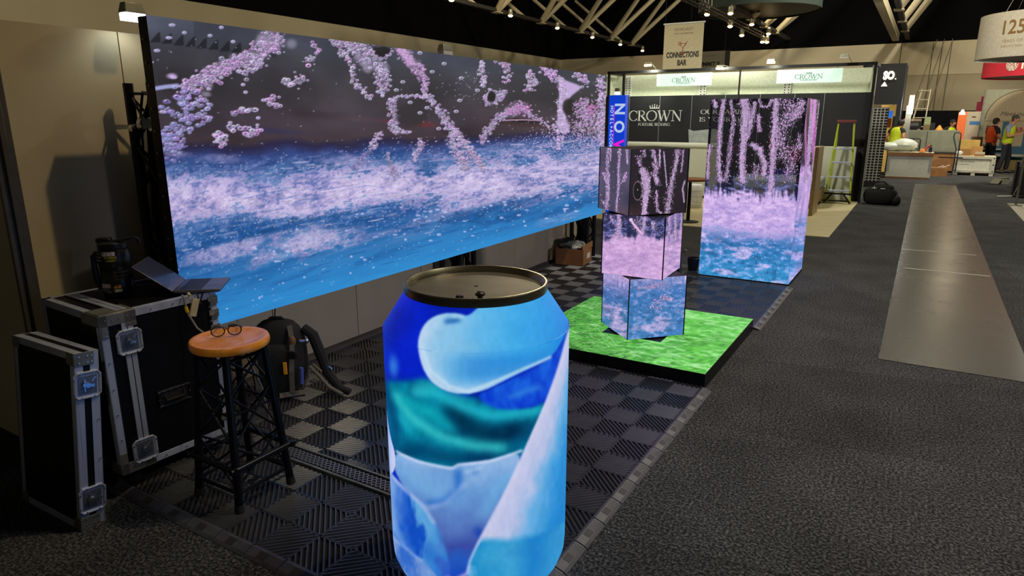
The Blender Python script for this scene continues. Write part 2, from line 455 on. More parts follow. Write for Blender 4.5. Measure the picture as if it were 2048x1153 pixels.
def art_wall():
    """Water video on the big wall: dark air, splashes and bubbles above a foaming blue surface."""
    c = Canvas(286, 16, 1222, 664, 1.15)
    X, Y = c.X, c.Y
    top = 27 + .1356 * (X - 291); bot = 656 - .268 * (X - 371)
    t = (Y - top) / (bot - top)
    u = (X - 291) / 922.0
    sl = np.interp(t, [0, 1], [.1356, -.268])                      # flow follows the perspective of the wall
    n1 = fbm(X / 70, t * 9, 5); n2 = fbm(X / 26 + 9, t * 38 + 3, 4); n3 = fbm(X / 9 + 40, t * 90, 3)
    n4 = fbm(u * 7 + 3, t * 5, 4)
    tt = t + .05 * (n1 - .5) + .03 * (n4 - .5)
    c.a = ramp(tt, [(-.1, (66, 70, 84)), (.04, (66, 70, 84)), (.10, (56, 56, 63)), (.22, (58, 54, 60)), (.33, (68, 58, 68)), (.385, (66, 54, 60)), (.41, (40, 36, 66)),
                    (.445, (44, 60, 118)), (.50, (52, 92, 148)), (.62, (64, 108, 166)), (.74, (34, 86, 150)), (.84, (36, 108, 172)), (.93, (42, 126, 192)), (1.0, (46, 140, 206)), (1.2, (46, 140, 206))])
    above = 1 - sstep(.36, .44, tt)
    c.a *= (1 + above * .55 * (n4 - .5) * 1.6)[..., None]
    c.mix(above * sstep(.55, .85, fbm(u * 4 + 20, t * 6 + 8, 4)) * .35, rgb(104, 96, 112))
    c.mix((1 - sstep(.02, .12, t)) * (u > .1) * .25, rgb(30, 32, 36))
    # dark brown rocks and reflections on the horizon of the pool
    for x, y, rx, ry, col, al in ((1040, 243, 75, 7, (30, 20, 22), .9), (1030, 250, 85, 5, (60, 34, 34), .6), (835, 246, 42, 9, (112, 44, 48), .75), (765, 240, 30, 7, (96, 50, 62), .6),
                                  (700, 235, 60, 6, (96, 74, 72), .35), (620, 225, 90, 12, (50, 40, 44), .5), (900, 262, 40, 14, (40, 28, 48), .6), (1150, 245, 30, 16, (40, 22, 44), .6), (520, 255, 120, 8, (40, 44, 92), .5)):
        c.dab(x, y, rx, ry, rgb(*col), al, .9, .1)
    c.line([(1000, 241), (1040, 240), (1075, 242)], 1.2, rgb(210, 170, 205), .7)
    # dark saw-tooth silhouettes along the top left
    for k in range(11):
        x = 312 + k * 22.5; y = 27 + .1356 * (x - 291)
        c.mix(c.poly([(x - 13, y + 52), (x + 8, y + 52), (x + 7, y + 31), (x + 2, y + 34)], .8) * (.75 if k < 8 else .35), rgb(24, 27, 33))
    c.mix(sstep(300, 420, X) * (1 - sstep(380, 560, X)) * sstep(.14, .17, t) * (1 - sstep(.2, .32, t)) * .35, rgb(32, 32, 36))
    # blue water: streaks
    wat = sstep(.42, .48, tt)
    m1 = fbm((X + 3.6 * (Y - bot)) / 120, (Y + .24 * X) / 15, 5); m2 = fbm((X + 3.0 * (Y - bot)) / 50 + 30, (Y + .24 * X) / 6, 4)
    fade = 1 - .75 * sstep(.82, 1.0, t)
    c.mix(wat * sstep(.42, .72, m1) * .50 * fade, rgb(20, 66, 130))
    c.mix(wat * sstep(.50, .78, m2) * .50 * fade, rgb(26, 78, 146))
    c.mix(wat * sstep(.52, .80, 1 - m1) * .40 * (1 - sstep(.80, .95, t)), rgb(116, 146, 200))
    c.mix(wat * sstep(.50, .72, n2) * .40 * (1 - sstep(.66, .85, t)), rgb(136, 146, 200))
    c.mix(wat * sstep(.56, .76, n3) * .40 * (1 - sstep(.68, .86, t)), rgb(160, 164, 214))
    c.mix(wat * sstep(.56, .70, m2) * (1 - sstep(.5, .56, t)) * .5, rgb(38, 52, 104))
    # foam belts
    centre = np.interp(u, [0, .1, .25, .4, .55, .7, .85, 1], [.565, .565, .60, .60, .61, .63, .66, .68])
    width = np.interp(u, [0, .2, .4, .6, .8, 1], [.085, .10, .095, .12, .16, .17])
    d = np.abs(t - centre) / width
    g1 = fbm(X / 4.2 + 70, (Y + .2 * X) / 2.6, 3)
    foam = 1 - sstep(.66, 1.10, d + 1.2 * (n1 - .5) + 1.0 * (n2 - .5) + .9 * (n3 - .5) + .5 * (g1 - .5))
    fcol = ramp(n2 * .5 + n4 * .3 + n1 * .2 + .35 * (n3 - .5) + .35 * (g1 - .5), [(.26, (98, 114, 174)), (.40, (158, 150, 202)), (.52, (194, 178, 220)), (.66, (218, 202, 236)), (.80, (236, 224, 246))])
    c.mix(foam * .93, fcol)
    blot = lambda x, y, rx, ry, ang: 1 - sstep(.4, 1.3, np.hypot(((X - x) * math.cos(ang) + (Y - y) * math.sin(ang)) / rx, (-(X - x) * math.sin(ang) + (Y - y) * math.cos(ang)) / ry) + 1.2 * (n1 - .5) + 1.1 * (n2 - .5) + 1.0 * (n3 - .5))
    for x, y, rx, ry, ang, al in ((600, 478, 95, 26, -.2, .85), (450, 492, 100, 20, -.22, .75), (560, 505, 60, 14, -.2, .5), (820, 385, 34, 26, 0, .8), (1010, 395, 70, 20, -.3, .6), (1080, 380, 60, 26, -.2, .75), (420, 405, 90, 26, -.06, .9),
                                  (880, 432, 90, 10, -.25, .45), (740, 470, 70, 8, -.25, .4), (1120, 438, 50, 10, -.25, .5), (350, 300, 46, 10, .1, .5), (700, 320, 60, 12, .05, .45), (430, 310, 50, 10, .05, .45)):
        c.mix(blot(x, y, rx, ry, ang) * al, fcol * .97)
    for x, y, rx, ry, ang in ((600, 440, 130, 6, -.2), (500, 445, 90, 6, -.18), (760, 410, 70, 6, -.22), (960, 425, 130, 12, -.25), (1130, 420, 60, 9, -.25), (700, 440, 60, 8, -.2), (850, 335, 24, 18, 0), (1040, 325, 36, 9, -.05), (450, 470, 110, 8, -.22), (1000, 440, 70, 9, -.25)):
        c.mix(blot(x, y, rx, ry, ang) * .7, rgb(20, 78, 142) * (1 + .5 * (n3 - .5))[..., None])
    c.mix(sstep(.82, .99, t) * .35, rgb(42, 136, 204))
    for _ in range(260):                                             # bright crests along the flow
        x = RNG.uniform(300, 1200); tv = np.clip(RNG.normal(.62, .10), .46, .86); L = RNG.uniform(6, 34)
        y = 27 + .1356 * (x - 291) + tv * (656 - .268 * (x - 371) - 27 - .1356 * (x - 291)); k = np.interp(tv, [.4, 1], [-.05, -.27])
        c.line([(x, y), (x + L, y + L * k + RNG.normal(0, 1))], RNG.uniform(.7, 1.6), rgb(226, 212, 244) * RNG.uniform(.7, 1), RNG.uniform(.2, .6), .9)
    for _ in range(160):
        x = RNG.uniform(340, 1200); tv = RNG.uniform(.44, .95); L = RNG.uniform(10, 50)
        y = 27 + .1356 * (x - 291) + tv * (656 - .268 * (x - 371) - 27 - .1356 * (x - 291)); k = np.interp(tv, [.4, 1], [-.05, -.27])
        c.line([(x, y), (x + L, y + L * k + RNG.normal(0, 1))], RNG.uniform(.8, 2.2), rgb(26, 78, 146), RNG.uniform(.08, .30), .95)
    # mist and specks
    for _ in range(2600):
        x = RNG.uniform(295, 1210); tv = np.clip(RNG.normal(.66, .13), .40, .97)
        y = 27 + .1356 * (x - 291) + tv * (656 - .268 * (x - 371) - 27 - .1356 * (x - 291))
        r = RNG.uniform(.6, 1.7) * (1.35 if RNG.rand() < .1 else 1)
        c.dab(x, y, r * 1.4, r * .8, rgb(232, 222, 250) * RNG.uniform(.8, 1), RNG.uniform(.35, .9), .7, -.2)
    for _ in range(1600):
        x = 1215 - abs(RNG.normal(0, 75)); y = RNG.normal(268 , 26) + (1215 - x) * .12
        c.dab(x, y, RNG.uniform(.7, 1.7), RNG.uniform(.7, 1.5), rgb(220, 196, 236) * RNG.uniform(.75, 1), .8, .6)
    for _ in range(70):
        x = RNG.uniform(480, 1180); tv = RNG.uniform(.70, .95); y = 27 + .1356 * (x - 291) + tv * (656 - .268 * (x - 371) - 27 - .1356 * (x - 291))
        c.bubble(x, y, RNG.uniform(2, 5.5), RNG.uniform(1.4, 3), rgb(214, 206, 244), rgb(120, 150, 214), .7)
    for _ in range(90):
        x = RNG.uniform(300, 1200); y = 27 + .1356 * (x - 291) + RNG.uniform(.05, .4) * 560 * (1 - .5 * (x - 291) / 922)
        c.dab(x, y, RNG.uniform(.8, 2.6), RNG.uniform(.7, 1.8), rgb(220, 208, 240), RNG.uniform(.3, .9), .6)
    # splashes: foam veils, then bubbles on top of them
    B = c.stream
    B([(530, 58, 30), (545, 82, 26), (505, 104, 24), (470, 122, 20)], 190, 2, 5, pink=.6, fill=.55)
    B([(470, 120, 16), (430, 140, 22), (395, 160, 22), (360, 172, 18)], 150, 3, 6.5, pink=.55, fill=.6)
    B([(360, 165, 6), (420, 132, 8), (480, 108, 10)], 50, 2.5, 5, pink=.6, fill=.35)
    c.line([(305, 172), (330, 168), (352, 166)], 5, rgb(158, 160, 214), .8)
    B([(480, 140, 18), (500, 125, 14), (515, 112, 12)], 40, 3, 6, core=(70, 60, 92))
    B([(372, 180, 20), (360, 205, 36), (372, 230, 40), (345, 255, 30), (340, 285, 26)], 130, 4, 8, flat=.62, rim=(172, 168, 222), core=(82, 84, 130))
    B([(395, 195, 18), (400, 215, 20), (410, 232, 14)], 36, 4, 7, flat=.65, rim=(190, 184, 232), core=(84, 82, 126))
    B([(308, 262, 14), (330, 275, 20), (350, 300, 26)], 60, 4, 8, flat=.5, rim=(168, 172, 224), core=(80, 96, 150), alpha=.8)
    for x, y in ((341, 47), (365, 62), (335, 72), (415, 68), (437, 52), (460, 80), (312, 97), (345, 150), (323, 217), (413, 173), (485, 180), (480, 165), (520, 196), (510, 231), (455, 240)):
        c.bubble(x, y, 7 if x < 350 else 5, 3.4, rgb(206, 194, 238), rgb(128, 120, 160), .9)
    c.dab(341, 147, 13, 7, rgb(206, 176, 230), .9, .8)
    B([(560, 160, 10), (575, 165, 14), (598, 155, 12), (585, 150, 14)], 40, 3, 6, core=(60, 58, 76)); B([(525, 195, 10), (545, 193, 8), (530, 208, 8), (548, 205, 8)], 18, 4, 7, core=(60, 58, 76))
    B([(617, 82, 6), (625, 100, 8), (605, 122, 9)], 22, 3, 6.5, core=(60, 58, 70)); B([(462, 220, 8), (480, 217, 6), (500, 214, 5)], 12, 5, 8, flat=.6)
    B([(440, 262, 14), (430, 280, 12), (450, 272, 10)], 26, 4, 7, flat=.6); B([(490, 265, 10), (510, 258, 12)], 26, 4, 7, flat=.6)
    B([(455, 252, 12), (500, 250, 12)], 14, 4, 7)
    B([(660, 80, 6), (672, 92, 8), (690, 122, 8), (697, 150, 8), (712, 172, 8), (728, 192, 7)], 70, 3, 6, core=(58, 56, 70))
    B([(655, 78, 6), (690, 80, 22), (715, 105, 26), (740, 118, 26), (756, 140, 18), (756, 165, 14), (758, 185, 9)], 260, 2, 4.5, fill=.5)
    B([(775, 255, 9), (783, 230, 9), (770, 205, 8), (775, 195, 8)], 90, 2, 4.5, fill=.6); B([(775, 250, 8), (790, 262, 10), (812, 262, 5)], 44, 2, 4, fill=.5)
    B([(770, 200, 6), (785, 192, 5), (815, 190, 5), (840, 193, 6)], 55, 2, 4, fill=.4)
    B([(795, 98, 12), (815, 125, 14), (832, 142, 14), (843, 160, 8), (840, 180, 5)], 170, 1.8, 4, rim=(222, 182, 232), fill=.75)
    c.mix(c.poly([(778, 92), (806, 97), (828, 128), (806, 128)], 3) * .55, rgb(222, 178, 228))
    B([(838, 180, 5), (852, 198, 8), (870, 222, 9), (890, 250, 11), (915, 275, 10), (930, 295, 9), (950, 320, 8), (962, 338, 6)], 300, 1.6, 4, fill=.7)
    B([(905, 262, 8), (895, 280, 12), (912, 300, 14), (915, 322, 14), (930, 330, 18)], 150, 1.5, 3.5, fill=.55); B([(830, 275, 5), (838, 290, 8), (824, 302, 8), (822, 320, 4)], 60, 1.5, 3.5, fill=.8)
    B([(768, 305, 9), (775, 330, 11), (785, 352, 6)], 60, 1.4, 3, rim=(196, 190, 224), fill=.55); B([(735, 290, 6), (720, 312, 8), (702, 330, 8)], 60, 1.4, 3.2, rim=(150, 160, 216), fill=.3); B([(755, 262, 7), (745, 275, 8), (735, 292, 8)], 44, 2, 4, fill=.3)
    B([(957, 122, 4), (957, 145, 6), (962, 172, 6)], 60, 2.5, 4.5, core=(58, 54, 68)); B([(975, 178, 3), (964, 195, 4), (965, 208, 5), (985, 204, 6), (992, 188, 5), (975, 178, 3)], 90, 1.6, 3.4, fill=.5)
    B([(990, 196, 9), (1000, 188, 8), (1004, 182, 4)], 45, 2, 4); B([(955, 285, 8), (968, 262, 9), (985, 242, 9), (1005, 228, 8), (1035, 215, 12)], 240, 1.4, 3.4, fill=.55)
    B([(1015, 225, 14), (1040, 212, 14), (1055, 228, 8)], 120, 1.4, 3.2, rim=(224, 178, 230), pink=.8, fill=.3); B([(1050, 225, 6), (1085, 245, 10), (1105, 262, 10)], 90, 1.2, 2.6, pink=.6)
    B([(985, 122, 4), (1000, 125, 10), (1012, 138, 12), (1008, 148, 10), (1006, 162, 6)], 55, 2.4, 4.4, core=(56, 54, 66)); B([(1055, 142, 3), (1058, 158, 13), (1055, 172, 13), (1052, 180, 6)], 70, 2.4, 4.4, core=(56, 54, 66)); B([(1065, 160, 6), (1068, 170, 6)], 16, 2, 4)
    B([(1085, 136, 10), (1100, 148, 12), (1112, 160, 10)], 70, 2.2, 4.2, pink=.7); B([(1150, 150, 10), (1165, 158, 10), (1170, 172, 8)], 40, 2.4, 4.4)
    c.mix(c.poly(c.smooth([(1113, 150), (1122, 160), (1158, 172), (1163, 178), (1145, 190), (1132, 205), (1128, 235), (1140, 262), (1130, 272), (1112, 262), (1113, 225), (1116, 190)], 2), 1.5) * .9, rgb(206, 180, 230))
    B([(1118, 155, 6), (1125, 190, 10), (1118, 230, 8), (1118, 262, 16), (1112, 300, 8)], 280, 1.2, 3, fill=.3, core=(150, 130, 180))
    for x, y, rx, ry in ((754, 102, 21, 12), (977, 193, 9, 12), (1135, 215, 14, 18), (815, 228, 34, 26)): c.dab(x, y, rx, ry, rgb(27, 25, 27) if x != 815 else rgb(50, 46, 50), .9, .3)
    B([(735, 95, 3), (738, 108, 3), (755, 116, 4), (772, 108, 3), (774, 97, 3)], 60, 1.4, 3)
    B([(1200, 152, 10), (1203, 190, 10), (1202, 230, 12), (1200, 262, 12), (1205, 292, 8)], 330, 1.6, 3.6, core=(110, 86, 130), fill=.25)
    B([(1172, 200, 16), (1160, 215, 18), (1175, 232, 18), (1165, 262, 22)], 260, 1.3, 3, pink=.7); B([(1185, 214, 10), (1180, 226, 10)], 60, 1.4, 3, rim=(232, 160, 226), pink=.9)
    for _ in range(60):
        c.dab(RNG.normal(925, 30), RNG.normal(168, 18), RNG.uniform(.8, 2), RNG.uniform(.8, 1.6), rgb(196, 186, 214), .6, .6)
    for x, y in ((797, 162), (784, 178), (856, 142), (831, 104), (880, 126), (915, 155), (912, 200), (812, 203), (1113, 206), (832, 224), (846, 214), (905, 222), (870, 256), (948, 180)):
        c.bubble(x, y, 5.5, 3.5, rgb(206, 198, 232), rgb(70, 68, 84), .9)
    return c

def art_fall(x0, y0, x1, y1, water, foam_top, foam_bot, streams, tint=1.0, sky=(38, 30, 44), specks=500, blue=((38, 96, 160), (60, 160, 214)), foamc=((150, 130, 196), (214, 180, 232)), slope=0.0, strands=90):
    """Waterfall still of the small screens: strands of drops falling into foam and blue water."""
    c = Canvas(x0, y0, x1, y1, 2.0)
    Y = c.Y + slope * (c.X - x0); X = c.X
    n1 = fbm(X / 40 + x0, Y / 16, 4); n2 = fbm(X / 9, Y / 5 + 30, 4); n3 = fbm(X / 5, Y / 46 + 9, 4)
    gr = fbm(X / 2.6 + 3, Y / 2.2, 2); sp = fbm(X / 4.5 + 60, Y / 70, 3)
    yy = Y + 24 * (n1 - .5) + 14 * (n2 - .5) + 44 * (sp - .5)
    c.a[:] = rgb(*sky) * (1 + .5 * (fbm(X / 30, Y / 40, 3) - .5))[..., None]
    c.mix(sstep(water - 20, water + 20, yy) * .8, rgb(48, 56, 104) * (1 + 1.2 * (n2 - .5))[..., None])
    c.mix(sstep(water - 10, water + 10, yy) * sstep(.52, .66, n2) * .6, rgb(130, 130, 190))
    bl = ramp((Y - foam_bot) / max(1.0, (y1 - foam_bot)), [(0, blue[0]), (1, blue[1])])
    c.mix(sstep(foam_top - 10, foam_bot, yy), bl * (1 + .35 * (n2 - .5))[..., None])
    f = sstep(foam_top - 14, foam_top + 12, yy) * (1 - sstep(foam_bot - 22, foam_bot + 20, Y + 40 * (n1 - .5) + 20 * (n2 - .5)))
    fc = ramp(n2 * .45 + n1 * .30 + gr * .25, [(.3, foamc[0]), (.58, foamc[1]), (.75, tuple(min(255, v + 22) for v in foamc[1]))])
    c.mix(f * .96, fc)
    low = sstep(foam_bot - 10, foam_bot + 10, yy)
    c.mix(low * sstep(.54, .68, n1) * .65, fc)
    c.mix(low * sstep(.58, .72, n2) * .45, fc)
    c.mix(low * sstep(.60, .72, 1 - n2) * .35, rgb(*blue[0]) * .75)
    for pts, n, r0, r1, fl in streams:
        for x, y, hw in c.path(pts, max(10, int(n * .35 * (fl > .25)))):      # veil of water
            if fl > .25: c.dab(x + RNG.normal(0, .3) * hw, y, hw * RNG.uniform(.2, .55), RNG.uniform(2, 6), rgb(232, 200, 244) * RNG.uniform(.6, 1), fl * .85, .8)
        for k in range(int(3 + 6 * fl)):                             # thin falling threads
            o_ = RNG.normal(0, .5)
            q = [(x + o_ * hw + RNG.normal(0, .25) * hw, y) for x, y, hw in c.path(pts, 9)]
            c.line(q, RNG.uniform(.5, 1.0), rgb(206, 176, 230) * RNG.uniform(.5, 1), RNG.uniform(.3, .85), .8)
        c.stream(pts, int(n * .55), r0 * .7, r1 * .7, rim=(222, 192, 238), core=(130, 100, 150), flat=1.35, pink=.45, fill=fl * .7)
        for x, y, hw in c.path(pts, int(n * 1.1)):                   # spray
            c.dab(x + RNG.normal(0, .65) * hw, y + RNG.normal(0, 2), RNG.uniform(.35, .8), RNG.uniform(.5, 1.3), rgb(228, 202, 242) * RNG.uniform(.7, 1.05), .85, .6)
    for _ in range(specks):
        x = RNG.uniform(x0, x1); y = RNG.uniform(y0, y1)
        dens = .35 if y < water else (.9 if y < foam_bot else .5)
        if RNG.rand() < dens:
            c.dab(x, y, RNG.uniform(.4, 1.1), RNG.uniform(.5, 1.6), rgb(236, 214, 250), RNG.uniform(.3, .95), .6)
    c.a *= tint
    return c

def art_can():
    """Blue flower close-up wrapped round the giant can."""
    c = Canvas(755, 590, 1150, 1200, 1.0)
    P = lambda pts: [(740 + x / 1.767, 500 + y / 1.766) for x, y in pts]
    X, Y = c.X, c.Y
    cx = (X - 740) * 1.767; cy = (Y - 500) * 1.766
    n = fbm(X / 60, Y / 60, 4); n2 = fbm(X / 22 + 5, Y / 40, 4)
    c.a[:] = rgb(8, 38, 186) * (1 + .4 * (n - .5))[..., None]
    c.mix((1 - sstep(40, 120, cx)) * .35, rgb(50, 96, 208)); c.mix(sstep(620, 700, cx) * .7, rgb(20, 110, 214))
    for x, y, rx, ry, al in ((100, 395, 28, 50, .8), (150, 250, 40, 60, .4), (250, 190, 60, 14, .5)):
        q = P([(x, y)])[0]; c.dab(q[0], q[1], rx / 1.767, ry / 1.767, rgb(64, 140, 224) if al > .7 else rgb(6, 30, 160), al, .9)
    # teal depths
    m = c.poly(c.smooth(P([(50, 450), (150, 440), (220, 420), (300, 480), (380, 480), (480, 520), (600, 500), (600, 560), (540, 680), (420, 740), (250, 740), (110, 720), (60, 560)])), 5)
    c.mix(m, ramp(n * .5 + n2 * .5, [(.25, (0, 78, 120)), (.5, (0, 128, 158)), (.7, (12, 150, 176))]))
    def sw(pts, w, col, al):
        c2 = Canvas(c.x0, c.y0, c.x0 + c.w, c.y0 + c.h, 1.0); c2.a[:] = 0
        c2.line(P(pts), w / 1.767, np.ones(3), .9, .95)
        c.mix(np.clip(blur(c2.a[..., 0], w / 3), 0, 1) * al, rgb(*col))
    sw([(110, 700), (180, 660), (330, 690), (470, 690)], 34, (0, 62, 104), .9); sw([(300, 520), (350, 580), (420, 610), (520, 600)], 40, (0, 40, 70), .95)
    sw([(60, 460), (100, 560), (110, 650)], 26, (4, 70, 120), .8); sw([(560, 590), (500, 660)], 30, (0, 84, 128), .7)
    sw([(110, 490), (170, 560), (260, 610), (360, 640), (460, 652)], 20, (70, 206, 206), .9); sw([(180, 470), (250, 470), (330, 510), (420, 545), (585, 540)], 22, (40, 188, 206), .95)
    sw([(140, 500), (240, 540), (300, 590)], 22, (20, 180, 190), .8); sw([(130, 560), (160, 600)], 18, (40, 190, 210), .7); sw([(180, 470), (260, 430), (330, 470)], 24, (60, 190, 196), .5)
    # deep blue wedge right
    m = c.poly(c.smooth(P([(372, 478), (430, 452), (620, 378), (710, 300), (640, 440), (600, 525), (500, 530), (420, 520)]), 2), 3)
    c.mix(m, ramp(n2, [(.3, (12, 62, 206)), (.7, (30, 104, 222))])); sw([(480, 490), (540, 470), (580, 465)], 12, (70, 150, 226), .6)
    # curled white lip
    lip = c.smooth(P([(420, 150), (352, 228), (318, 213), (262, 214), (215, 240), (190, 290), (192, 350), (215, 415), (262, 458), (330, 474), (400, 462), (470, 428), (560, 392), (628, 368), (660, 330), (720, 250), (720, 140), (600, 110)]), 3)
    m = c.poly(lip, 1.5)
    c.mix(m, ramp((cx - 190) / 500 + .25 * (n - .5), [(0, (196, 216, 236)), (.16, (150, 200, 232)), (.4, (104, 186, 232)), (.65, (70, 176, 232)), (1, (30, 140, 224))]))
    c.mix((1 - blur(m, 16)) * m * 1.6 * sstep(215, 300, cy) * (1 - sstep(420, 640, cx)), rgb(202, 218, 240))
    c.mix(m * sstep(325, 375, cy) * (1 - sstep(400, 465, cy)) * sstep(240, 380, cx) * .6, rgb(40, 134, 214))
    sw([(205, 330), (230, 400), (290, 448), (350, 466), (420, 440), (520, 402), (618, 372)], 7, (196, 222, 240), .85)
    sw([(280, 242), (318, 236)], 11, (10, 84, 170), .9); sw([(300, 224), (330, 226)], 8, (190, 220, 238), .8)
    # low petals
    m = c.poly(c.smooth(P([(108, 678), (190, 700), (300, 716), (330, 700), (420, 692), (522, 664), (505, 760), (450, 860), (390, 980), (350, 1120), (290, 1130), (220, 900), (120, 780), (95, 740)]), 2), 1.5)
    c.mix(m, ramp((cy - 680) / 420 + .35 * (n - .5), [(0, (150, 186, 228)), (.25, (112, 160, 214)), (.5, (92, 124, 192)), (.75, (64, 84, 168)), (1, (36, 104, 200))]))
    sw([(110, 682), (190, 702), (300, 718), (320, 704), (420, 694), (520, 668)], 7, (206, 214, 240), .9); sw([(318, 730), (322, 790), (270, 836), (225, 845)], 16, (36, 108, 200), .85)
    sw([(366, 724), (376, 728)], 14, (56, 120, 196), .7); sw([(345, 730), (390, 715)], 8, (190, 214, 240), .6); sw([(215, 860), (280, 838), (340, 770)], 12, (196, 204, 232), .5)
    sw([(150, 740), (220, 790), (260, 800)], 30, (130, 186, 230), .6); sw([(400, 880), (430, 820), (470, 760)], 26, (120, 190, 232), .6); sw([(395, 960), (380, 930)], 16, (14, 66, 180), .8)
    m = c.poly(c.smooth(P([(-80, 380), (40, 470), (66, 560), (84, 640), (106, 690), (104, 750), (76, 780), (-90, 740)]), 2), 1.2)
    c.mix(m, ramp((cx - 50) / 60, [(0, (120, 160, 222)), (.6, (196, 206, 240)), (1, (216, 210, 240))]))
    m = c.poly(c.smooth(P([(-60, 700), (30, 735), (80, 765), (130, 792), (205, 850), (250, 920), (285, 1010), (300, 1110), (280, 1130), (160, 1060), (60, 1030), (-80, 1050)]), 2), 1.5)
    c.mix(m, ramp((cx - 70) / 210 + .5 * (n2 - .5), [(0, (130, 170, 226)), (.3, (60, 120, 210)), (.5, (20, 86, 196)), (.62, (100, 166, 220)), (.85, (60, 140, 212)), (1, (60, 110, 200))]))
    sw([(75, 768), (130, 800), (200, 850), (240, 910)], 10, (200, 204, 236), .7); sw([(185, 860), (230, 930), (260, 1010)], 22, (120, 186, 226), .5); sw([(120, 860), (170, 960), (220, 1030)], 34, (20, 84, 198), .6)
    m = c.poly(c.smooth(P([(-90, 960), (60, 990), (130, 1010), (200, 1050), (262, 1110), (290, 1180), (250, 1260), (60, 1300), (-90, 1280)]), 2), 2)
    c.mix(m, ramp(n2, [(.3, (60, 116, 206)), (.55, (112, 150, 214)), (.75, (130, 168, 222))])); sw([(95, 1010), (140, 1020), (200, 1056)], 8, (170, 190, 230), .6)
    sw([(330, 1120), (330, 1240)], 60, (8, 44, 200), .95); sw([(285, 1106), (305, 1116), (345, 1092)], 10, (196, 188, 226), .8)
    # tall white cone on the right
    m = c.poly(c.smooth(P([(730, 255), (690, 300), (645, 420), (600, 520), (560, 600), (520, 690), (470, 800), (430, 880), (395, 950), (362, 1020), (345, 1090), (370, 1140), (380, 1260), (740, 1260), (740, 600)]), 2), 1.5)
    edge = np.interp(cy, [255, 300, 420, 520, 600, 690, 800, 880, 950, 1020, 1090, 1250], [730, 690, 645, 600, 560, 520, 470, 430, 395, 362, 345, 350])
    e = (cx - edge) / np.interp(cy, [300, 600, 950, 1100], [60, 190, 300, 330])
    col = ramp(e + .25 * (n2 - .5), [(0, (206, 206, 234)), (.3, (184, 196, 230)), (.5, (110, 178, 226)), (.75, (50, 150, 216)), (1, (34, 140, 212)), (1.4, (50, 160, 220))])
    low = sstep(950, 985, cy + 26 * (n - .5))[..., None]
    col2 = ramp(e + .5 * (n - .5), [(0, (110, 180, 226)), (.08, (40, 150, 204)), (.3, (70, 168, 214)), (.6, (36, 136, 206)), (1, (64, 160, 212)), (1.3, (24, 120, 210))])
    c.mix(m, col * (1 - low) + col2 * low)
    sw([(690, 300), (640, 430), (595, 535), (535, 660), (470, 800), (430, 880), (390, 960), (358, 1040), (348, 1090)], 6, (214, 214, 240), .7)
    c.a *= (1 + .06 * (fbm(X / 7, Y / 14, 3) - .5))[..., None]
    c.a = np.clip(c.a, 0, 1) ** 1.12
    return c

def art_grass():
    c = Canvas(1120, 590, 1515, 755, 2.0)
    X, Y = c.X, c.Y
    n = fbm(X / 40, Y / 12, 4); n2 = fbm(X / 12 + Y / 9, Y / 3.5, 4)
    c.a = ramp(n * .5 + n2 * .5, [(.25, (34, 92, 22)), (.42, (72, 164, 46)), (.58, (104, 206, 76)), (.76, (164, 240, 140))])
    c.mix(sstep(1250, 1480, X) * .30, rgb(104, 206, 96))
    c.mix((1 - sstep(1130, 1260, X)) * sstep(.4, .65, n2) * .7, rgb(26, 66, 22))
    for _ in range(3200):
        x = 1120 + 250 * RNG.beta(1.2, 2.2); y = RNG.uniform(595, 720); L = RNG.uniform(5, 16); a = RNG.normal(-.5 if y < 650 else .1, .5)
        col = (rgb(186, 236, 164), rgb(70, 150, 48), rgb(34, 84, 26), rgb(120, 200, 90), rgb(96, 186, 70))[RNG.randint(5)]
        c.line([(x, y), (x + L * math.cos(a), y + L * .6 * math.sin(a))], RNG.uniform(.5, .9), col, RNG.uniform(.25, .7), .9)
    for _ in range(600):
        x = RNG.uniform(1260, 1510); y = RNG.uniform(620, 750); L = RNG.uniform(10, 34); a = RNG.normal(.12, .16)
        col = (rgb(170, 240, 158), rgb(196, 246, 190), rgb(84, 186, 62), rgb(70, 168, 50))[RNG.randint(4)]
        c.line([(x, y), (x + L * math.cos(a), y + L * math.sin(a))], RNG.uniform(1, 3.2), col, .22, .98)
    for _ in range(260):
        x = RNG.uniform(1150, 1510); y = RNG.uniform(600, 752); L = RNG.uniform(6, 24)
        c.dab(x, y, L, RNG.uniform(1.2, 3), (rgb(214, 250, 206), rgb(48, 128, 34), rgb(56, 140, 36))[RNG.randint(3)], RNG.uniform(.15, .5), .95, .12)
    for x0, y0, x1, y1 in ((1150, 668, 1215, 655), (1200, 655, 1235, 690), (1225, 690, 1330, 698), (1170, 698, 1290, 704), (1140, 652, 1205, 650), (1290, 686, 1400, 690), (1200, 640, 1160, 625)):
        c.line([(x0, y0), (x1, y1)], .8, rgb(176, 230, 160), .35)
    return c
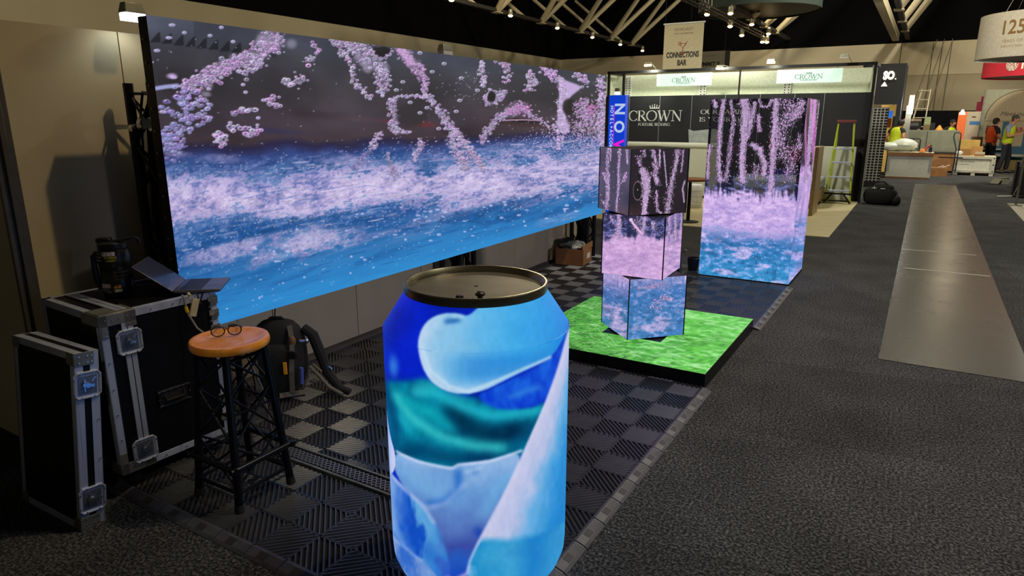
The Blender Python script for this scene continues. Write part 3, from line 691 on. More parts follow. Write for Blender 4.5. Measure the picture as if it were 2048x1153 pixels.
# ------------------------------------------------------------------ palette
M_carpet = mat('carpet', (34, 35, 36), .95, c2=(146, 146, 146), scale=80, detail=9, lo=.46, hi=.86, bump=.06, bscale=300, spec=.06)
def carpet_tiles(m):
    """needle-felt sheets: fine fibres, broad wear, and a slight change of shade from sheet to sheet"""
    N = m.node_tree.nodes; K = m.node_tree.links; P = N['Principled BSDF']
    nz = [n for n in N if n.type == 'TEX_NOISE'][0]; nz.inputs['Roughness'].default_value = .72
    base = P.inputs['Base Color'].links[0].from_socket
    tc = N.new('ShaderNodeTexCoord'); mp = N.new('ShaderNodeMapping'); mp.inputs['Rotation'].default_value = (0, 0, -.16); K.new(tc.outputs['Object'], mp.inputs['Vector'])
    br = N.new('ShaderNodeTexBrick'); br.inputs['Scale'].default_value = .21; br.inputs['Mortar Size'].default_value = .0012; br.inputs['Color1'].default_value = (.90, .90, .90, 1); br.inputs['Color2'].default_value = (1.12, 1.13, 1.15, 1); br.inputs['Mortar'].default_value = (.78, .78, .78, 1)
    K.new(mp.outputs['Vector'], br.inputs['Vector'])
    n2 = N.new('ShaderNodeTexNoise'); n2.inputs['Scale'].default_value = 2.2; n2.inputs['Detail'].default_value = 6; K.new(tc.outputs['Object'], n2.inputs['Vector'])
    r2 = N.new('ShaderNodeMapRange'); r2.inputs['From Min'].default_value = .3; r2.inputs['From Max'].default_value = .7; r2.inputs['To Min'].default_value = .78; r2.inputs['To Max'].default_value = 1.2; K.new(n2.outputs['Fac'], r2.inputs['Value'])
    a = N.new('ShaderNodeMix'); a.data_type = 'RGBA'; a.blend_type = 'MULTIPLY'; a.inputs['Factor'].default_value = 1; K.new(base, a.inputs['A']); K.new(br.outputs['Color'], a.inputs['B'])
    b = N.new('ShaderNodeVectorMath'); b.operation = 'SCALE'; K.new(a.outputs['Result'], b.inputs[0]); K.new(r2.outputs['Result'], b.inputs['Scale'])
    K.new(b.outputs['Vector'], P.inputs['Base Color'])
carpet_tiles(M_carpet)
M_tile = mat('tile_plastic', (54, 54, 58), .29, c2=(46, 46, 49), scale=14, spec=.9)
M_slot = mat('tile_slot', (14, 14, 15), .8)
M_edge = mat('edge_plastic', (72, 71, 80), .42, c2=(62, 61, 70), scale=30, spec=.5)
M_edge_dark = mat('edge_pocket', (40, 40, 44), .6)
M_concrete = mat('polished_concrete', (66, 66, 61), .26, c2=(54, 54, 50), scale=3, detail=8, rvar=.06, spec=.16)
M_bare = mat('bare_floor', (112, 106, 98), .7, c2=(96, 90, 84), scale=6)
M_panel = mat('booth_panel', (208, 194, 158), .75, c2=(200, 186, 150), scale=2.5, bump=.12, bscale=240)
M_hall = mat('hall_wall', (196, 186, 160), .85, c2=(188, 178, 150), scale=.8)
M_hall_low = mat('hall_wall_low', (166, 156, 130), .85, c2=(156, 146, 120), scale=.8)
M_void = mat('black_void', (10, 10, 13), .95, spec=.1)
M_black = mat('black_paint', (18, 18, 20), .5, spec=.35)
M_blackmat = mat('black_cloth', (20, 20, 23), .9, bump=.2, bscale=300, spec=.15)
M_truss = mat('black_truss', (15, 15, 17), .42, spec=.4)
M_alu = mat('aluminium', (192, 200, 220), .48, .55, c2=(172, 180, 202), scale=12, aniso=(1, 1, .2))  # bluish base colour imitates screen light falling on the case rails
M_alu_d = mat('dull_aluminium', (150, 150, 140), .5, .8, c2=(128, 128, 118), scale=10)
M_chrome = mat('bright_steel', (214, 216, 222), .18, 1.0, c2=(190, 192, 198), scale=30)
M_case = mat('case_laminate', (8, 8, 9), .4, c2=(14, 14, 16), scale=160, bump=.08, bscale=260, spec=.25)
M_darksteel = mat('dark_steel', (70, 72, 78), .35, .9)
M_seat = mat('stool_wood', (236, 156, 52), .3, c2=(222, 134, 36), scale=9, aniso=(6, 1, 1), spec=.5, coat=.3)
M_plastic = mat('black_plastic', (20, 20, 22), .38, spec=.5)
M_rubber = mat('rubber', (16, 16, 17), .8)
M_card = mat('cardboard', (150, 104, 62), .85, c2=(134, 92, 54), scale=8)
M_white = mat('white_paint', (222, 222, 216), .6)
M_cream = mat('cream_paint', (206, 198, 170), .7)

# ------------------------------------------------------------------ the hall
f = MB()
f.add([(-20, -4, 0), (9, -4, 0), (9, 34, 0), (-20, 34, 0)], [(0, 1, 2, 3)])
struct('floor', f, M_carpet)
struct('floor_concrete', MB().bb((-.09, 5.15, -.02), (.80, 20.3, .004)), M_concrete)
struct('floor_bare', MB().bb((-3.60, 1.3, -.02), (-3.46, 7.5, .003)), M_bare)
struct('floor_timber', MB().bb((-6.7, 10.35, -.02), (-1.0, 15.2, .012)), mat('pale_timber', (196, 186, 142), .5, c2=(180, 168, 124), scale=3, aniso=(1, 9, 1)))
for y, x0, x1 in ((8.62, .10, .78), (9.9, .05, .72)):
    tag(MB().bb((x0 - .12, y, .004), (x1, y + .03, .006)).build('tape_strip', mat('pale_tape', (176, 172, 160), .6)),
        'pale tape line across the bare concrete aisle, the %s of two' % ('nearer' if y < 9 else 'farther'), 'tape', 'tape lines on the concrete aisle')

h = MB(); h.bb((-16.6, -4, 0), (-16.3, 32.3, 4.5)); struct('wall_left', h, M_hall)
h = MB(); h.bb((-16.3, 32, 3.29), (9, 32.3, 4.52)); h.bb((-16.3, 32.02, 1.55), (9, 32.3, 3.29), 1); h.bb((-16.3, 31.99, 0), (9, 32.3, 1.55), 2)
for x in (-8.1, -1.28, -.2, .1, .4): h.bb((x - .012, 31.985, 1.55), (x + .012, 32, 4.5), 3)
o = h.build('wall_back', [M_hall, M_hall_low, mat('dark_dado', (34, 34, 34), .9), mat('joint', (96, 90, 74), .9)], smooth=False); o['kind'] = 'structure'
h = MB(); h.bb((-16.6, -4, 4.5), (-16.3, 32.3, 11)); h.bb((-16.3, 32, 4.52), (9, 32.3, 11)); h.bb((8.7, -4, 0), (9, 32.3, 11))
struct('wall_upper', h, M_void)
struct('ceiling', MB().bb((-16.6, -4, 11), (9, 32.3, 11.2)), M_void)

# booth partition behind the big screen
h = MB()
ys = [1.45, 2.075, 2.868, 3.655, 4.45, 5.24, 6.03, 6.82, 7.62]
for a, b in zip(ys, ys[1:]): h.bb((-3.64, a + .003, .0), (-3.60, b - .003, 2.075))
h.bb((-7.5, 1.45, 0), (-3.60, 1.49, 2.075))
struct('wall_partition', h, M_panel, smooth=False)
h = MB(); h.bb((-3.655, 7.6, .0), (-3.595, 7.66, 2.1)); h.bb((-3.60, 1.43, 0), (-3.578, 1.515, 2.1)); h.bb((-3.578, 1.46, 0), (-3.562, 1.485, 2.1))
struct('trim_1', h, mat('partition_post', (128, 124, 110), .4, .7), bevel=.003)
h = MB(); h.bb((-3.59, 4.2, .0), (-3.575, 7.6, .035)); struct('baseboard_left', h, M_alu_d)

# interlocking ribbed floor tiles (real ribs, turned tile by tile)
PT = .1775; X0 = -1.53; Y0 = 6.25
tb = MB(); tb.bb((-3.46, 1.4575, 0), (-.9975, 7.4925, .008))
struct('floor_tiles_base', tb, M_slot)
def clip(poly, nx, ny, d):
    out = []
    for i in range(len(poly)):
        a, b = poly[i], poly[(i + 1) % len(poly)]
        da = a[0] * nx + a[1] * ny - d; db = b[0] * nx + b[1] * ny - d
        if da <= 0: out.append(a)
        if (da < 0) != (db < 0) and da != db:
            t = da / (da - db); out.append((a[0] + t * (b[0] - a[0]), a[1] + t * (b[1] - a[1])))
    return out
tl = MB(); rib, gap = .0146, .0066; r2 = math.sqrt(.5)
for i in range(-11, 3):
    for j in range(-27, 7):
        xa = X0 + i * PT + .002; xb = X0 + (i + 1) * PT - .002; ya = Y0 + j * PT + .002; yb = Y0 + (j + 1) * PT - .002
        xa = max(xa, -3.46)
        s = 1 if (i + j) % 2 else -1
        nx, ny = r2, r2 * s
        ds = [x * nx + y * ny for x in (xa, xb) for y in (ya, yb)]
        d = min(ds) + .004
        sq = [(xa, ya), (xb, ya), (xb, yb), (xa, yb)]
        while d < max(ds):
            for u0, z0, u1, z1 in ((0, .011, .0046, .0186), (.0046, .0186, .0096, .0186), (.0096, .0186, rib, .011)):   # rounded rib top
                p = clip(clip(sq, nx, ny, d + u1), -nx, -ny, -(d + u0))
                if len(p) > 2:
                    tl.add([(x, y, z0 + (z1 - z0) * (x * nx + y * ny - d - u0) / (u1 - u0)) for x, y in p], [tuple(range(len(p)))])
            d += rib + gap
        for a, b in (((xa, ya), (xb, ya + .003)), ((xa, yb - .003), (xb, yb)), ((xa, ya), (xa + .003, yb)), ((xb - .003, ya), (xb, yb))):
            tl.bb((a[0], a[1], .008), (b[0], b[1], .0185))
struct('floor_tiles', tl, M_tile, smooth=False)

def edging(name, p0, p1, out, n):
    """Bevelled edge strips with ribbed tops and dark pockets, p0 to p1, sloping towards 'out'."""
    p0 = Vector((*p0, 0)); p1 = Vector((*p1, 0)); d = (p1 - p0); L = d.length; d.normalize(); o_ = Vector((*out, 0))
    m = MB(); seg = L / n
    for k in range(n):
        a = p0 + d * (seg * k + .003); b = p0 + d * (seg * (k + 1) - .003)
        w = .058
        prof = [(0, .0), (0, .020), (.010, .021), (w - .012, .010), (w, .002), (w, 0)]
        vs = [a + o_ * q[0] + Vector((0, 0, q[1])) for q in prof] + [b + o_ * q[0] + Vector((0, 0, q[1])) for q in prof]
        c = len(prof)
        m.add(vs, [tuple(range(c)), tuple(range(c, 2 * c))[::-1]] + [(i, (i + 1) % c, c + (i + 1) % c, c + i) for i in range(c)], 0)
        for t0, t1, mi in ((.30, .55, 1),):
            q0 = a + d * seg * t0; q1 = a + d * seg * t1
            hz = lambda t: .021 - (t - .010) * (.011 / (w - .022)) + .0008
            ps = [q0 + o_ * .014, q1 + o_ * .014, q1 + o_ * .044, q0 + o_ * .044]; zz = [hz(.014), hz(.014), hz(.044), hz(.044)]
            m.add([p + Vector((0, 0, z)) for p, z in zip(ps, zz)], [(0, 1, 2, 3)], mi)
        for r in range(9):                                             # fine ribs
            q = a + d * seg * (.60 + .04 * r)
            m.bar(q + o_ * .012 + Vector((0, 0, .0205)), q + o_ * .046 + Vector((0, 0, .0106)), .002, .0012)
    ob = m.build(name, [M_edge, M_edge_dark], smooth=False); ob['kind'] = 'structure'
edging('trim_2', (-.9975, 1.40), (-.9975, 3.96), (1, 0), 14)
edging('trim_3', (-.9975, 5.40), (-.9975, 6.98), (1, 0), 9)
edging('trim_4', (-3.0, 1.4575), (-.94, 1.4575), (0, -1), 11)
edging('trim_5', (-3.4, 7.4925), (-1.93, 7.4925), (0, 1), 8)
# ------------------------------------------------------------------ LED screens
LED = led_mat('led_lamps'); LED_CLEAR = led_mat('led_lamps_clear', True)
M_cab = mat('cabinet_black', (12, 12, 13), .5, spec=.3)

# the big wall: front face at x = -3.15
WX, WY0, WY1, WZ0, WZ1 = -3.15, 1.962, 7.285, .563, 2.111
t = thing('video_wall', 'wide LED video wall showing splashing blue water, hung on black trusses along the booth partition', 'screen', (WX, WY0, WZ0))
led_panel('display', (0, 0, 0), (0, WY1 - WY0, 0), (0, 0, WZ1 - WZ0), 1040, 400, art_wall(), [(371, 656), (1205.5, 431.5), (1213, 152), (291, 27)], LED, t)
b = MB()
for k in range(12):
    L = (WY1 - WY0) / 12
    b.bb((-.075, L * k + .001, .003), (-.002, L * (k + 1) - .001, WZ1 - WZ0 - .002))
b.build('cabinet', M_cab, t, bevel=.003)
b = MB()
for k in range(14): b.cyl((-.045, -.004, .08 + k * .105), (-.045, .006, .08 + k * .105), .006, n=8)
b.build('side_bolts', M_alu_d, t)

# box trusses that carry it
def truss(y, h, label):
    t = thing('truss_tower', label, 'truss', (-3.40, y, 0), group='truss towers behind the video wall')
    x0, x1, y0, y1 = -.10, .10, -.10, .10
    for x in (x0, x1):
        for yy in (y0, y1):
            MB().cyl((x, yy, .012), (x, yy, h), .024, n=12).build('chord', M_truss, t)
    m = MB(); n = int(h / .26)
    for k in range(n):
        z0 = .05 + k * (h - .1) / n; z1 = .05 + (k + 1) * (h - .1) / n
        for a, b in (((x0, y0), (x1, y0)), ((x0, y1), (x1, y1)), ((x0, y0), (x0, y1)), ((x1, y0), (x1, y1))):
            if k % 2: a, b = b, a
            m.cyl((*a, z0), (*b, z1), .009, n=6)
            if k % 3 != 1: m.cyl((*b, z0), (*a, z1), .007, n=6)
    for z in (.05, h - .05):
        m.tube([(x0, y0, z), (x1, y0, z), (x1, y1, z), (x0, y1, z)], .010, 6, closed=True)
    m.build('lacing', M_truss, t)
    MB().bb((-.165, -.2, 0), (.17, .2, .012)).build('base_plate', M_truss, t, bevel=.002)
    c = MB()
    for k in range(24):
        a = random.uniform(-.08, .03); q = random.uniform(-.07, .07); top = h - random.uniform(.02, .14)
        P = [(a + .03 * math.sin(k), q, .02), (a + .03, q + .02, h * .3), (a - .02, q - .03, h * .6), (a, q, top - .1), (a + .04, q, top), (a + .1, q + .01, top - .01), (x1 + .02, q, top - .05)]
        c.tube(P, .0075, 6)
    c.build('power_cables', M_rubber, t)
    return t
t = truss(2.135, 1.82, 'black box truss with silver clamp, seen at the left end of the video wall')
c = MB(); c.cyl((-.02, -.1, 1.62), (.12, -.1, 1.62), .017, n=10); c.cyl((.10, -.13, 1.62), (.10, -.07, 1.62), .034, n=12); c.ball((.0, -.12, 1.61), .02); c.cyl((-.06, -.13, 1.60), (-.03, -.13, 1.60), .022, n=8); c.cyl((.04, -.135, 1.625), (.07, -.135, 1.625), .03, n=8)
c.build('scaffold_clamp', M_chrome, t)
truss(4.72, 1.75, 'black box truss under the middle of the video wall, behind the giant can')
truss(7.30, 1.75, 'black box truss under the far end of the video wall, beside the cardboard box')

# giant drinks can
CX, CY = -1.237, 1.819
t = thing('drinks_can_display', 'giant drinks can clad in curved LED screen with a blue flower picture and brass-toned lid', 'display', (CX, CY, 0))
prof = [(.205, .012), (.235, .030), (.272, .062), (.300, .098), (.3135, .135), (.3165, .175)]
def skinprof(z): return float(np.interp(z, [p[1] for p in prof] + [.972, 1.092], [p[0] for p in prof] + [.3165, .2385]))
phi0 = math.atan2(-CY, -CX)
art = art_can()
def can_grid(name, za, zb, nv):
    nu = 720; th, zz = np.meshgrid(np.linspace(-PI, PI, nu, endpoint=False), np.linspace(za, zb, nv)); th = th.ravel(); zz = zz.ravel()
    r = np.interp(zz, [p[1] for p in prof] + [.972, 1.092], [p[0] for p in prof] + [.3165, .2385])
    V = np.stack([r * np.cos(phi0 + th), r * np.sin(phi0 + th), zz], -1)
    hw = np.interp(zz, [0, .09, .972, 1.1], [590 - 40, 550, 591, 597]) * r
    x = np.interp(zz, [0, .09, .972, 1.1], [962, 961, 952, 951.5]) + hw * np.sin(th)
    y = np.interp(zz, [0, .09, .972, 1.1], [1155, 1108, 652, 574]) + np.interp(zz, [0, .09, .972, 1.1], [80, 78, 43, 30]) * np.cos(th)
    return grid_mesh(name, V, nu, nv, art.sample(np.stack([x, y], -1)), LED, t, wrap=True)
can_grid('body_screen', .012, .9715, 420); can_grid('shoulder_screen', .9722, 1.092, 80)
m_lid = mat('lid_metal', (122, 118, 106), .5, .7, c2=(104, 100, 90), scale=5, detail=6, rvar=.1)
m_rim = mat('rim_metal', (150, 144, 116), .3, .9, c2=(130, 124, 98), scale=4)
MB().lathe([(.2395, 1.088), (.2415, 1.095), (.2415, 1.116), (.239, 1.1195), (.234, 1.1195), (.221, 1.1035), (.2195, 1.099), (.2195, 1.094)], 96, cap=False).build('lid_rim', m_rim, t)
MB().lathe([(.222, 1.092), (.222, 1.0985), (.2, 1.0992), (0, 1.0992)], 96).build('lid', m_lid, t)
dv = Vector((math.cos(phi0), math.sin(phi0), 0)); dr = Vector((-dv.y, dv.x, 0))
for nm, off, m_ in (('flat_bolt', -.052, M_darksteel), ('round_bolt', .012, M_plastic)):
    p = dv * .165 + dr * off
    MB().lathe([(.013, 1.0985), (.013, 1.108), (.011, 1.112), (0, 1.1125)] if nm == 'flat_bolt' else [(.008, 1.0985), (.009, 1.108), (.016, 1.112), (.016, 1.119), (.009, 1.124), (0, 1.1245)], 14, (p.x, p.y, 0)).build(nm, m_, t)
MB().lathe([(.007, 1.099), (.007, 1.1), (0, 1.1)], 12).build('centre_hole', M_rubber, t)
MB().lathe([(.20, 0), (.205, .012), (.19, .014), (0, .014)], 48).build('foot_ring', M_cab, t)

# low LED platform with grass
t = thing('grass_platform', 'low square LED platform showing green grass, under the stack of display cubes', 'platform', (-1.68, 4.67, 0))
S = .69; ztop = .10
b = MB(); b.bb((-S, -S, 0), (S, S, ztop - .002)); b.build('base', mat('platform_black', (8, 8, 9), .35, spec=.3), t, bevel=.002)
led_panel('grass_screen', (-S + .002, -S + .002, ztop), (S - .002, -S + .002, ztop), (-S + .002, S - .002, ztop), 420, 420, art_grass(), [(1030, 678), (1415.5, 745), (1504.6, 640), (1187, 597)], LED, t)
MB().bb((-.205, -.24, ztop), (.245, .21, ztop + .0015)).build('well', M_black, t)
MB().bar((-.2, -.2, ztop + .004), (-.16, -.16, ztop + .004), .006, .003).build('bracket', M_chrome, t)

# three stacked LED cubes
Vv = lambda pts: [(x, y, w) for x, y, w in pts]
top_l = art_fall(1194, 286, 1264, 436, 520, 560, 600, [(Vv([(1215, 295, 2), (1214, 330, 5), (1215, 360, 3), (1213, 425, 4)]), 130, .8, 1.8, .5), (Vv([(1238, 294, 3), (1236, 340, 3), (1237, 365, 4), (1234, 400, 2), (1233, 431, 4)]), 170, .8, 1.8, .7),
    (Vv([(1206, 345, 4), (1211, 365, 2)]), 20, .8, 2, .3), (Vv([(1220, 296, 1.5), (1220, 320, 1.5)]), 26, .8, 1.5, .6), (Vv([(1252, 296, 3), (1254, 325, 2)]), 30, 1, 2, .7), (Vv([(1250, 345, 6), (1247, 360, 5)]), 26, 1.2, 2.4, .2), (Vv([(1206, 402, 6), (1212, 412, 5)]), 24, 1, 2, .2), (Vv([(1217, 345, 2), (1217, 400, 2)]), 60, .8, 1.6, .3)], sky=(74, 68, 90), specks=90)
for _c in (top_l,): _c.mix(sstep(395, 430, _c.Y) * (_c.X > 1232) * .35, rgb(120, 84, 84))
top_r = art_fall(1252, 284, 1384, 436, 560, 600, 640, [(Vv([(1283, 335, 6), (1290, 350, 12), (1293, 375, 10), (1290, 405, 6), (1288, 431, 5)]), 520, .9, 2.0, .5), (Vv([(1276, 308, 8), (1276, 330, 5)]), 40, 1, 2.2, .1), (Vv([(1286, 297, 3), (1285, 310, 5)]), 20, 1, 2.2, .2),
    (Vv([(1304, 296, 4), (1308, 315, 6), (1310, 335, 7), (1308, 350, 7), (1313, 362, 5)]), 160, .9, 2, .3), (Vv([(1318, 296, 2), (1318, 330, 2)]), 50, .9, 1.8, .3), (Vv([(1312, 352, 3), (1315, 368, 5)]), 30, 1, 2, .3), (Vv([(1312, 380, 3), (1313, 398, 4), (1315, 420, 3), (1323, 425, 2)]), 70, 1, 2, .4),
    (Vv([(1355, 296, 7), (1352, 320, 5), (1345, 350, 5), (1338, 390, 7), (1335, 430, 7)]), 330, .7, 1.6, .45), (Vv([(1326, 300, 1.5), (1331, 345, 1.5), (1333, 370, 1)]), 70, .6, 1.2, .4), (Vv([(1366, 296, 2), (1362, 340, 2)]), 60, .6, 1.2, .2), (Vv([(1370, 358, 2), (1365, 375, 1.5), (1369, 400, 2)]), 50, .7, 1.3, .5)], sky=(32, 25, 30), specks=60)
for x, y, rx, ry in ((1274, 380, 9, 19), (1277, 350, 4, 5), (1303, 365, 3, 16)): top_r.dab(x, y, rx, ry, rgb(20, 16, 16), .95, .3)
for a_ in range(0, 360, 6): top_r.dab(1274 + 9 * math.cos(math.radians(a_)), 380 + 19 * math.sin(math.radians(a_)), 1, 1, rgb(210, 176, 204), .5, .6)
top_r.dab(1274, 378, 1.4, 1.4, rgb(220, 210, 220), .9); top_r.mix(sstep(396, 430, top_r.Y) * (top_r.X < 1282) * .35, rgb(104, 66, 60))
mid_l = art_fall(1198, 418, 1334, 564, 436, 470, 600, [(Vv([(1236, 424, 5), (1237, 440, 6), (1235, 475, 6)]), 180, .8, 1.8, .3), (Vv([(1290, 424, 4), (1288, 445, 4), (1284, 465, 7)]), 130, .7, 1.5, .4), (Vv([(1262, 440, 3), (1272, 452, 2.5), (1284, 468, 4)]), 60, .8, 1.6, 1.0), (Vv([(1221, 432, 3), (1226, 445, 3)]), 20, 1, 2, .2), (Vv([(1305, 440, 4), (1308, 455, 8)]), 70, .5, 1.3, .2), (Vv([(1278, 430, 10), (1275, 460, 10)]), 80, .5, 1.2, .1)],
    sky=(56, 48, 70), foamc=((178, 140, 200), (214, 172, 220)), specks=300)
mid_l.dab(1261, 437, 4, 4, rgb(232, 196, 232), 1, .3); mid_l.line([(1262, 438), (1270, 450), (1284, 464)], 2.4, rgb(228, 186, 226), .8)
mid_r = art_fall(1322, 414, 1372, 564, 440, 462, 600, [(Vv([(1337, 424, 3), (1336, 470, 3)]), 70, .7, 1.6, .5), (Vv([(1350, 424, 3), (1351, 480, 4)]), 80, .7, 1.6, .5), (Vv([(1362, 424, 2), (1362, 460, 2)]), 40, .7, 1.4, .4)], sky=(126, 104, 160), foamc=((140, 120, 180), (206, 166, 214)), blue=((90, 90, 160), (120, 110, 180)), specks=120)
bot_l = art_fall(1200, 540, 1262, 686, 500, 500, 580, [], foamc=((150, 130, 186), (216, 176, 222)), blue=((70, 108, 176), (62, 128, 170)), specks=130)
bot_r = art_fall(1250, 540, 1380, 686, 500, 500, 562, [(Vv([(1330, 590, 8), (1305, 612, 16), (1318, 618, 14)]), 60, 1, 2.2, .1), (Vv([(1336, 594, 8), (1340, 600, 7)]), 26, 1, 2.2, .2), (Vv([(1275, 577, 10), (1300, 575, 12), (1330, 565, 16)]), 90, .6, 1.6, .2)], foamc=((120, 126, 186), (206, 176, 220)), blue=((62, 114, 180), (66, 128, 188)), specks=320)
def cube(name, label, cx, cy, z0, ang, s, hgt, faces):
    t = thing(name, label, 'display cube', (cx, cy, z0), math.radians(ang), 'stacked display cubes')
    q = s / 2
    b = MB(); b.bb((-q + .004, -q + .004, .0), (q - .004, q - .004, hgt)); b.build('cube_frame', M_cab, t)
    for x in (-1, 1):
        for y in (-1, 1): MB().bb((x * q - .003, y * q - .003, 0), (x * q + .003, y * q + .003, hgt)).build('corner_edge', M_black, t)
    C = [(-q, -q), (q, -q), (q, q), (-q, q)]
    for k in range(4):
        a, b_ = C[k], C[(k + 1) % 4]; art_, quad = faces[k]
        d = Vector((b_[0] - a[0], b_[1] - a[1])).normalized() * .005
        led_panel('screen', (a[0] + d.x, a[1] + d.y, .002), (b_[0] - d.x, b_[1] - d.y, .002), (a[0] + d.x, a[1] + d.y, hgt - .002), 170, 170, art_, quad, LED, t)
    return t
L_ = lambda a, x0, x1, y0, y1: (a, [(x0, y1), (x1, y1), (x1, y0), (x0, y0)])
TL = (top_l, [(1197.4, 415), (1257.7, 430.8), (1261, 296), (1200.3, 296)]); TR = (top_r, [(1257.7, 430.8), (1370.4, 422), (1377, 293), (1261, 296)])
ML = (mid_l, [(1204, 549), (1326, 557.5), (1329.5, 430), (1206, 426)]); MR = (mid_r, [(1326, 557.5), (1361, 532), (1365.5, 423), (1329.5, 430)])
BL = (bot_l, [(1206, 650), (1255.5, 680.5), (1258, 560), (1205, 549)]); BR = (bot_r, [(1255.5, 680.5), (1367.5, 667), (1373, 549.5), (1258, 560)])
# angle a rotates local corner (-q,-q) ... ; face order: -y, +x, +y, -x
cube('display_cube', 'lowest LED cube of the stack, blue water on it, standing on the grass platform', -1.655, 4.635, .112, 47.3, .45, .446, [BR, TR, BL, BL])
cube('display_cube', 'middle LED cube of the stack, mostly pink foam, turned flat to the aisle', -1.668, 4.61, .562, 2.2, .45, .436, [ML, MR, ML, MR])
cube('display_cube', 'topmost LED cube of the stack, dark picture with pink falling drops', -1.69, 4.60, 1.006, 50.8, .45, .443, [TR, TL, TR, TL])

# tall LED tower
tw = art_fall(1386, 190, 1626, 582, 352, 384, 470, [(Vv([(1428, 200, 5), (1432, 215, 4)]), 60, .9, 2, .5), (Vv([(1448, 198, 5), (1440, 260, 5), (1437, 320, 6), (1440, 368, 7)]), 420, .7, 1.7, .6), (Vv([(1420, 290, 6), (1415, 320, 3), (1414, 360, 4)]), 120, .8, 1.8, .5),
    (Vv([(1462, 200, 4), (1468, 240, 5), (1462, 290, 6), (1455, 340, 5), (1452, 365, 7)]), 260, .7, 1.7, .4), (Vv([(1488, 198, 12), (1494, 225, 12), (1488, 270, 8), (1484, 320, 7), (1485, 368, 8)]), 700, .7, 1.8, .7), (Vv([(1512, 205, 4), (1504, 240, 6), (1494, 280, 6)]), 160, .7, 1.6, .8),
    (Vv([(1520, 198, 3), (1525, 215, 4), (1540, 214, 4), (1545, 200, 3)]), 70, .8, 1.8, .2), (Vv([(1555, 198, 9), (1550, 260, 8), (1546, 320, 8), (1542, 385, 7)]), 620, .7, 1.7, .8), (Vv([(1580, 200, 18), (1585, 225, 20), (1566, 255, 14), (1560, 285, 14), (1570, 320, 16)]), 620, .9, 2.0, .15),
    (Vv([(1606, 202, 10), (1600, 225, 12), (1585, 240, 10)]), 220, .9, 2, .1), (Vv([(1518, 230, 4), (1520, 265, 5)]), 60, .9, 2, .5), (Vv([(1505, 290, 8), (1520, 300, 8), (1530, 330, 7), (1528, 355, 6)]), 240, .7, 1.8, .8), (Vv([(1512, 330, 8), (1508, 360, 7)]), 70, .7, 1.7, .1), (Vv([(1596, 290, 14), (1585, 330, 14), (1575, 365, 14)]), 300, .7, 1.8, .15), (Vv([(1600, 270, 6), (1600, 300, 6)]), 40, .9, 1.9, .2)],
    specks=1500, sky=(24, 20, 26), foamc=((170, 146, 214), (222, 190, 240)), blue=((48, 112, 178), (58, 158, 214)), slope=-.06)
for x, y, rx, ry, col, al in ((1592, 310, 26, 24, (92, 22, 34), .5), (1545, 290, 10, 30, (120, 40, 40), .4), (1470, 300, 24, 16, (74, 40, 60), .5), (1560, 350, 40, 16, (34, 26, 110), .6), (1440, 340, 16, 26, (44, 30, 52), .5), (1518, 245, 5, 26, (190, 60, 190), .6)):
    m_ = 1 - sstep(.3, 1, np.hypot((tw.X - x) / rx, (tw.Y - y) / ry)); tw.mix(m_ * al * (tw.a.mean(-1) < .45), rgb(*col))
ts = art_fall(1568, 190, 1650, 582, 320, 330, 440, [(Vv([(1632, 200, 5), (1626, 260, 5), (1612, 360, 5)]), 300, .5, 1.2, 1.0), (Vv([(1626, 200, 2), (1618, 300, 2)]), 120, .5, 1.2, .9), (Vv([(1640, 205, 2), (1632, 300, 3)]), 120, .5, 1.4, .4)], specks=250, sky=(36, 24, 36), foamc=((176, 146, 210), (216, 176, 232)), blue=((70, 120, 190), (80, 160, 224)))
ts.mix((1 - sstep(300, 360, ts.Y)) * sstep(.45, .7, fbm(ts.X / 3, ts.Y / 90, 3)) * .7, rgb(216, 120, 214))
ts.mix(sstep(330, 380, ts.Y) * sstep(.5, .7, fbm((ts.X + ts.Y * .18) / 5, ts.Y / 60, 3)) * .4, rgb(120, 110, 170))
t = thing('display_tower', 'tall see-through LED column with a waterfall picture, at the far corner of the tiled floor', 'display', (-1.448, 7.455, 0))
Lx, Ly, hz = .452, .43, 1.832
led_panel('front_screen', (-Lx, -Ly, .03), (Lx, -Ly, .03), (-Lx, -Ly, hz), 330, 520, tw, [(1394, 553.5), (1576, 573), (1617, 198), (1421.5, 198)], LED_CLEAR, t)
led_panel('side_screen', (Lx, -Ly, .03), (Lx, Ly, .03), (Lx, -Ly, hz), 120, 520, ts, [(1576, 573), (1604, 541), (1641, 199), (1617, 198)], LED, t)
b = MB()
for x, y in ((-1, 1), (-1, -1), (1, 1), (1, -1)): b.box((x * (Lx - .012), y * (Ly - .012), hz / 2), (.02, .02, hz - .004))
for x in (-1, 1): b.box((x * (Lx - .012), 0, hz - .013), (.018, 2 * Ly - .04, .018))
for y in (-1, 1): b.box((0, y * (Ly - .012), hz - .013), (2 * Lx - .04, .018, .018))
b.build('frame', M_cab, t)
MB().bb((Lx - .03, -Ly + .02, .03), (Lx - .006, Ly - .02, hz - .02)).build('side_backing', M_cab, t)
MB().bb((-Lx, -Ly, 0), (Lx, Ly, .028)).build('plinth', M_black, t)
# ------------------------------------------------------------------ things at the near left
def rivets(mb, pts, n, r=.0045):
    n = Vector(n)
    for p in pts: mb.cyl(Vector(p) - n * .001, Vector(p) + n * .0025, r, r * .6, 8)
    return mb

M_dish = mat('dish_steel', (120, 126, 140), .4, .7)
def rivet_parts(parent, pts, n, r=.0045):
    n = Vector(n)
    for p in pts: MB().cyl(Vector(p) - n * .001, Vector(p) + n * .0025, r, r * .6, 8).build('rivet', M_chrome, parent)

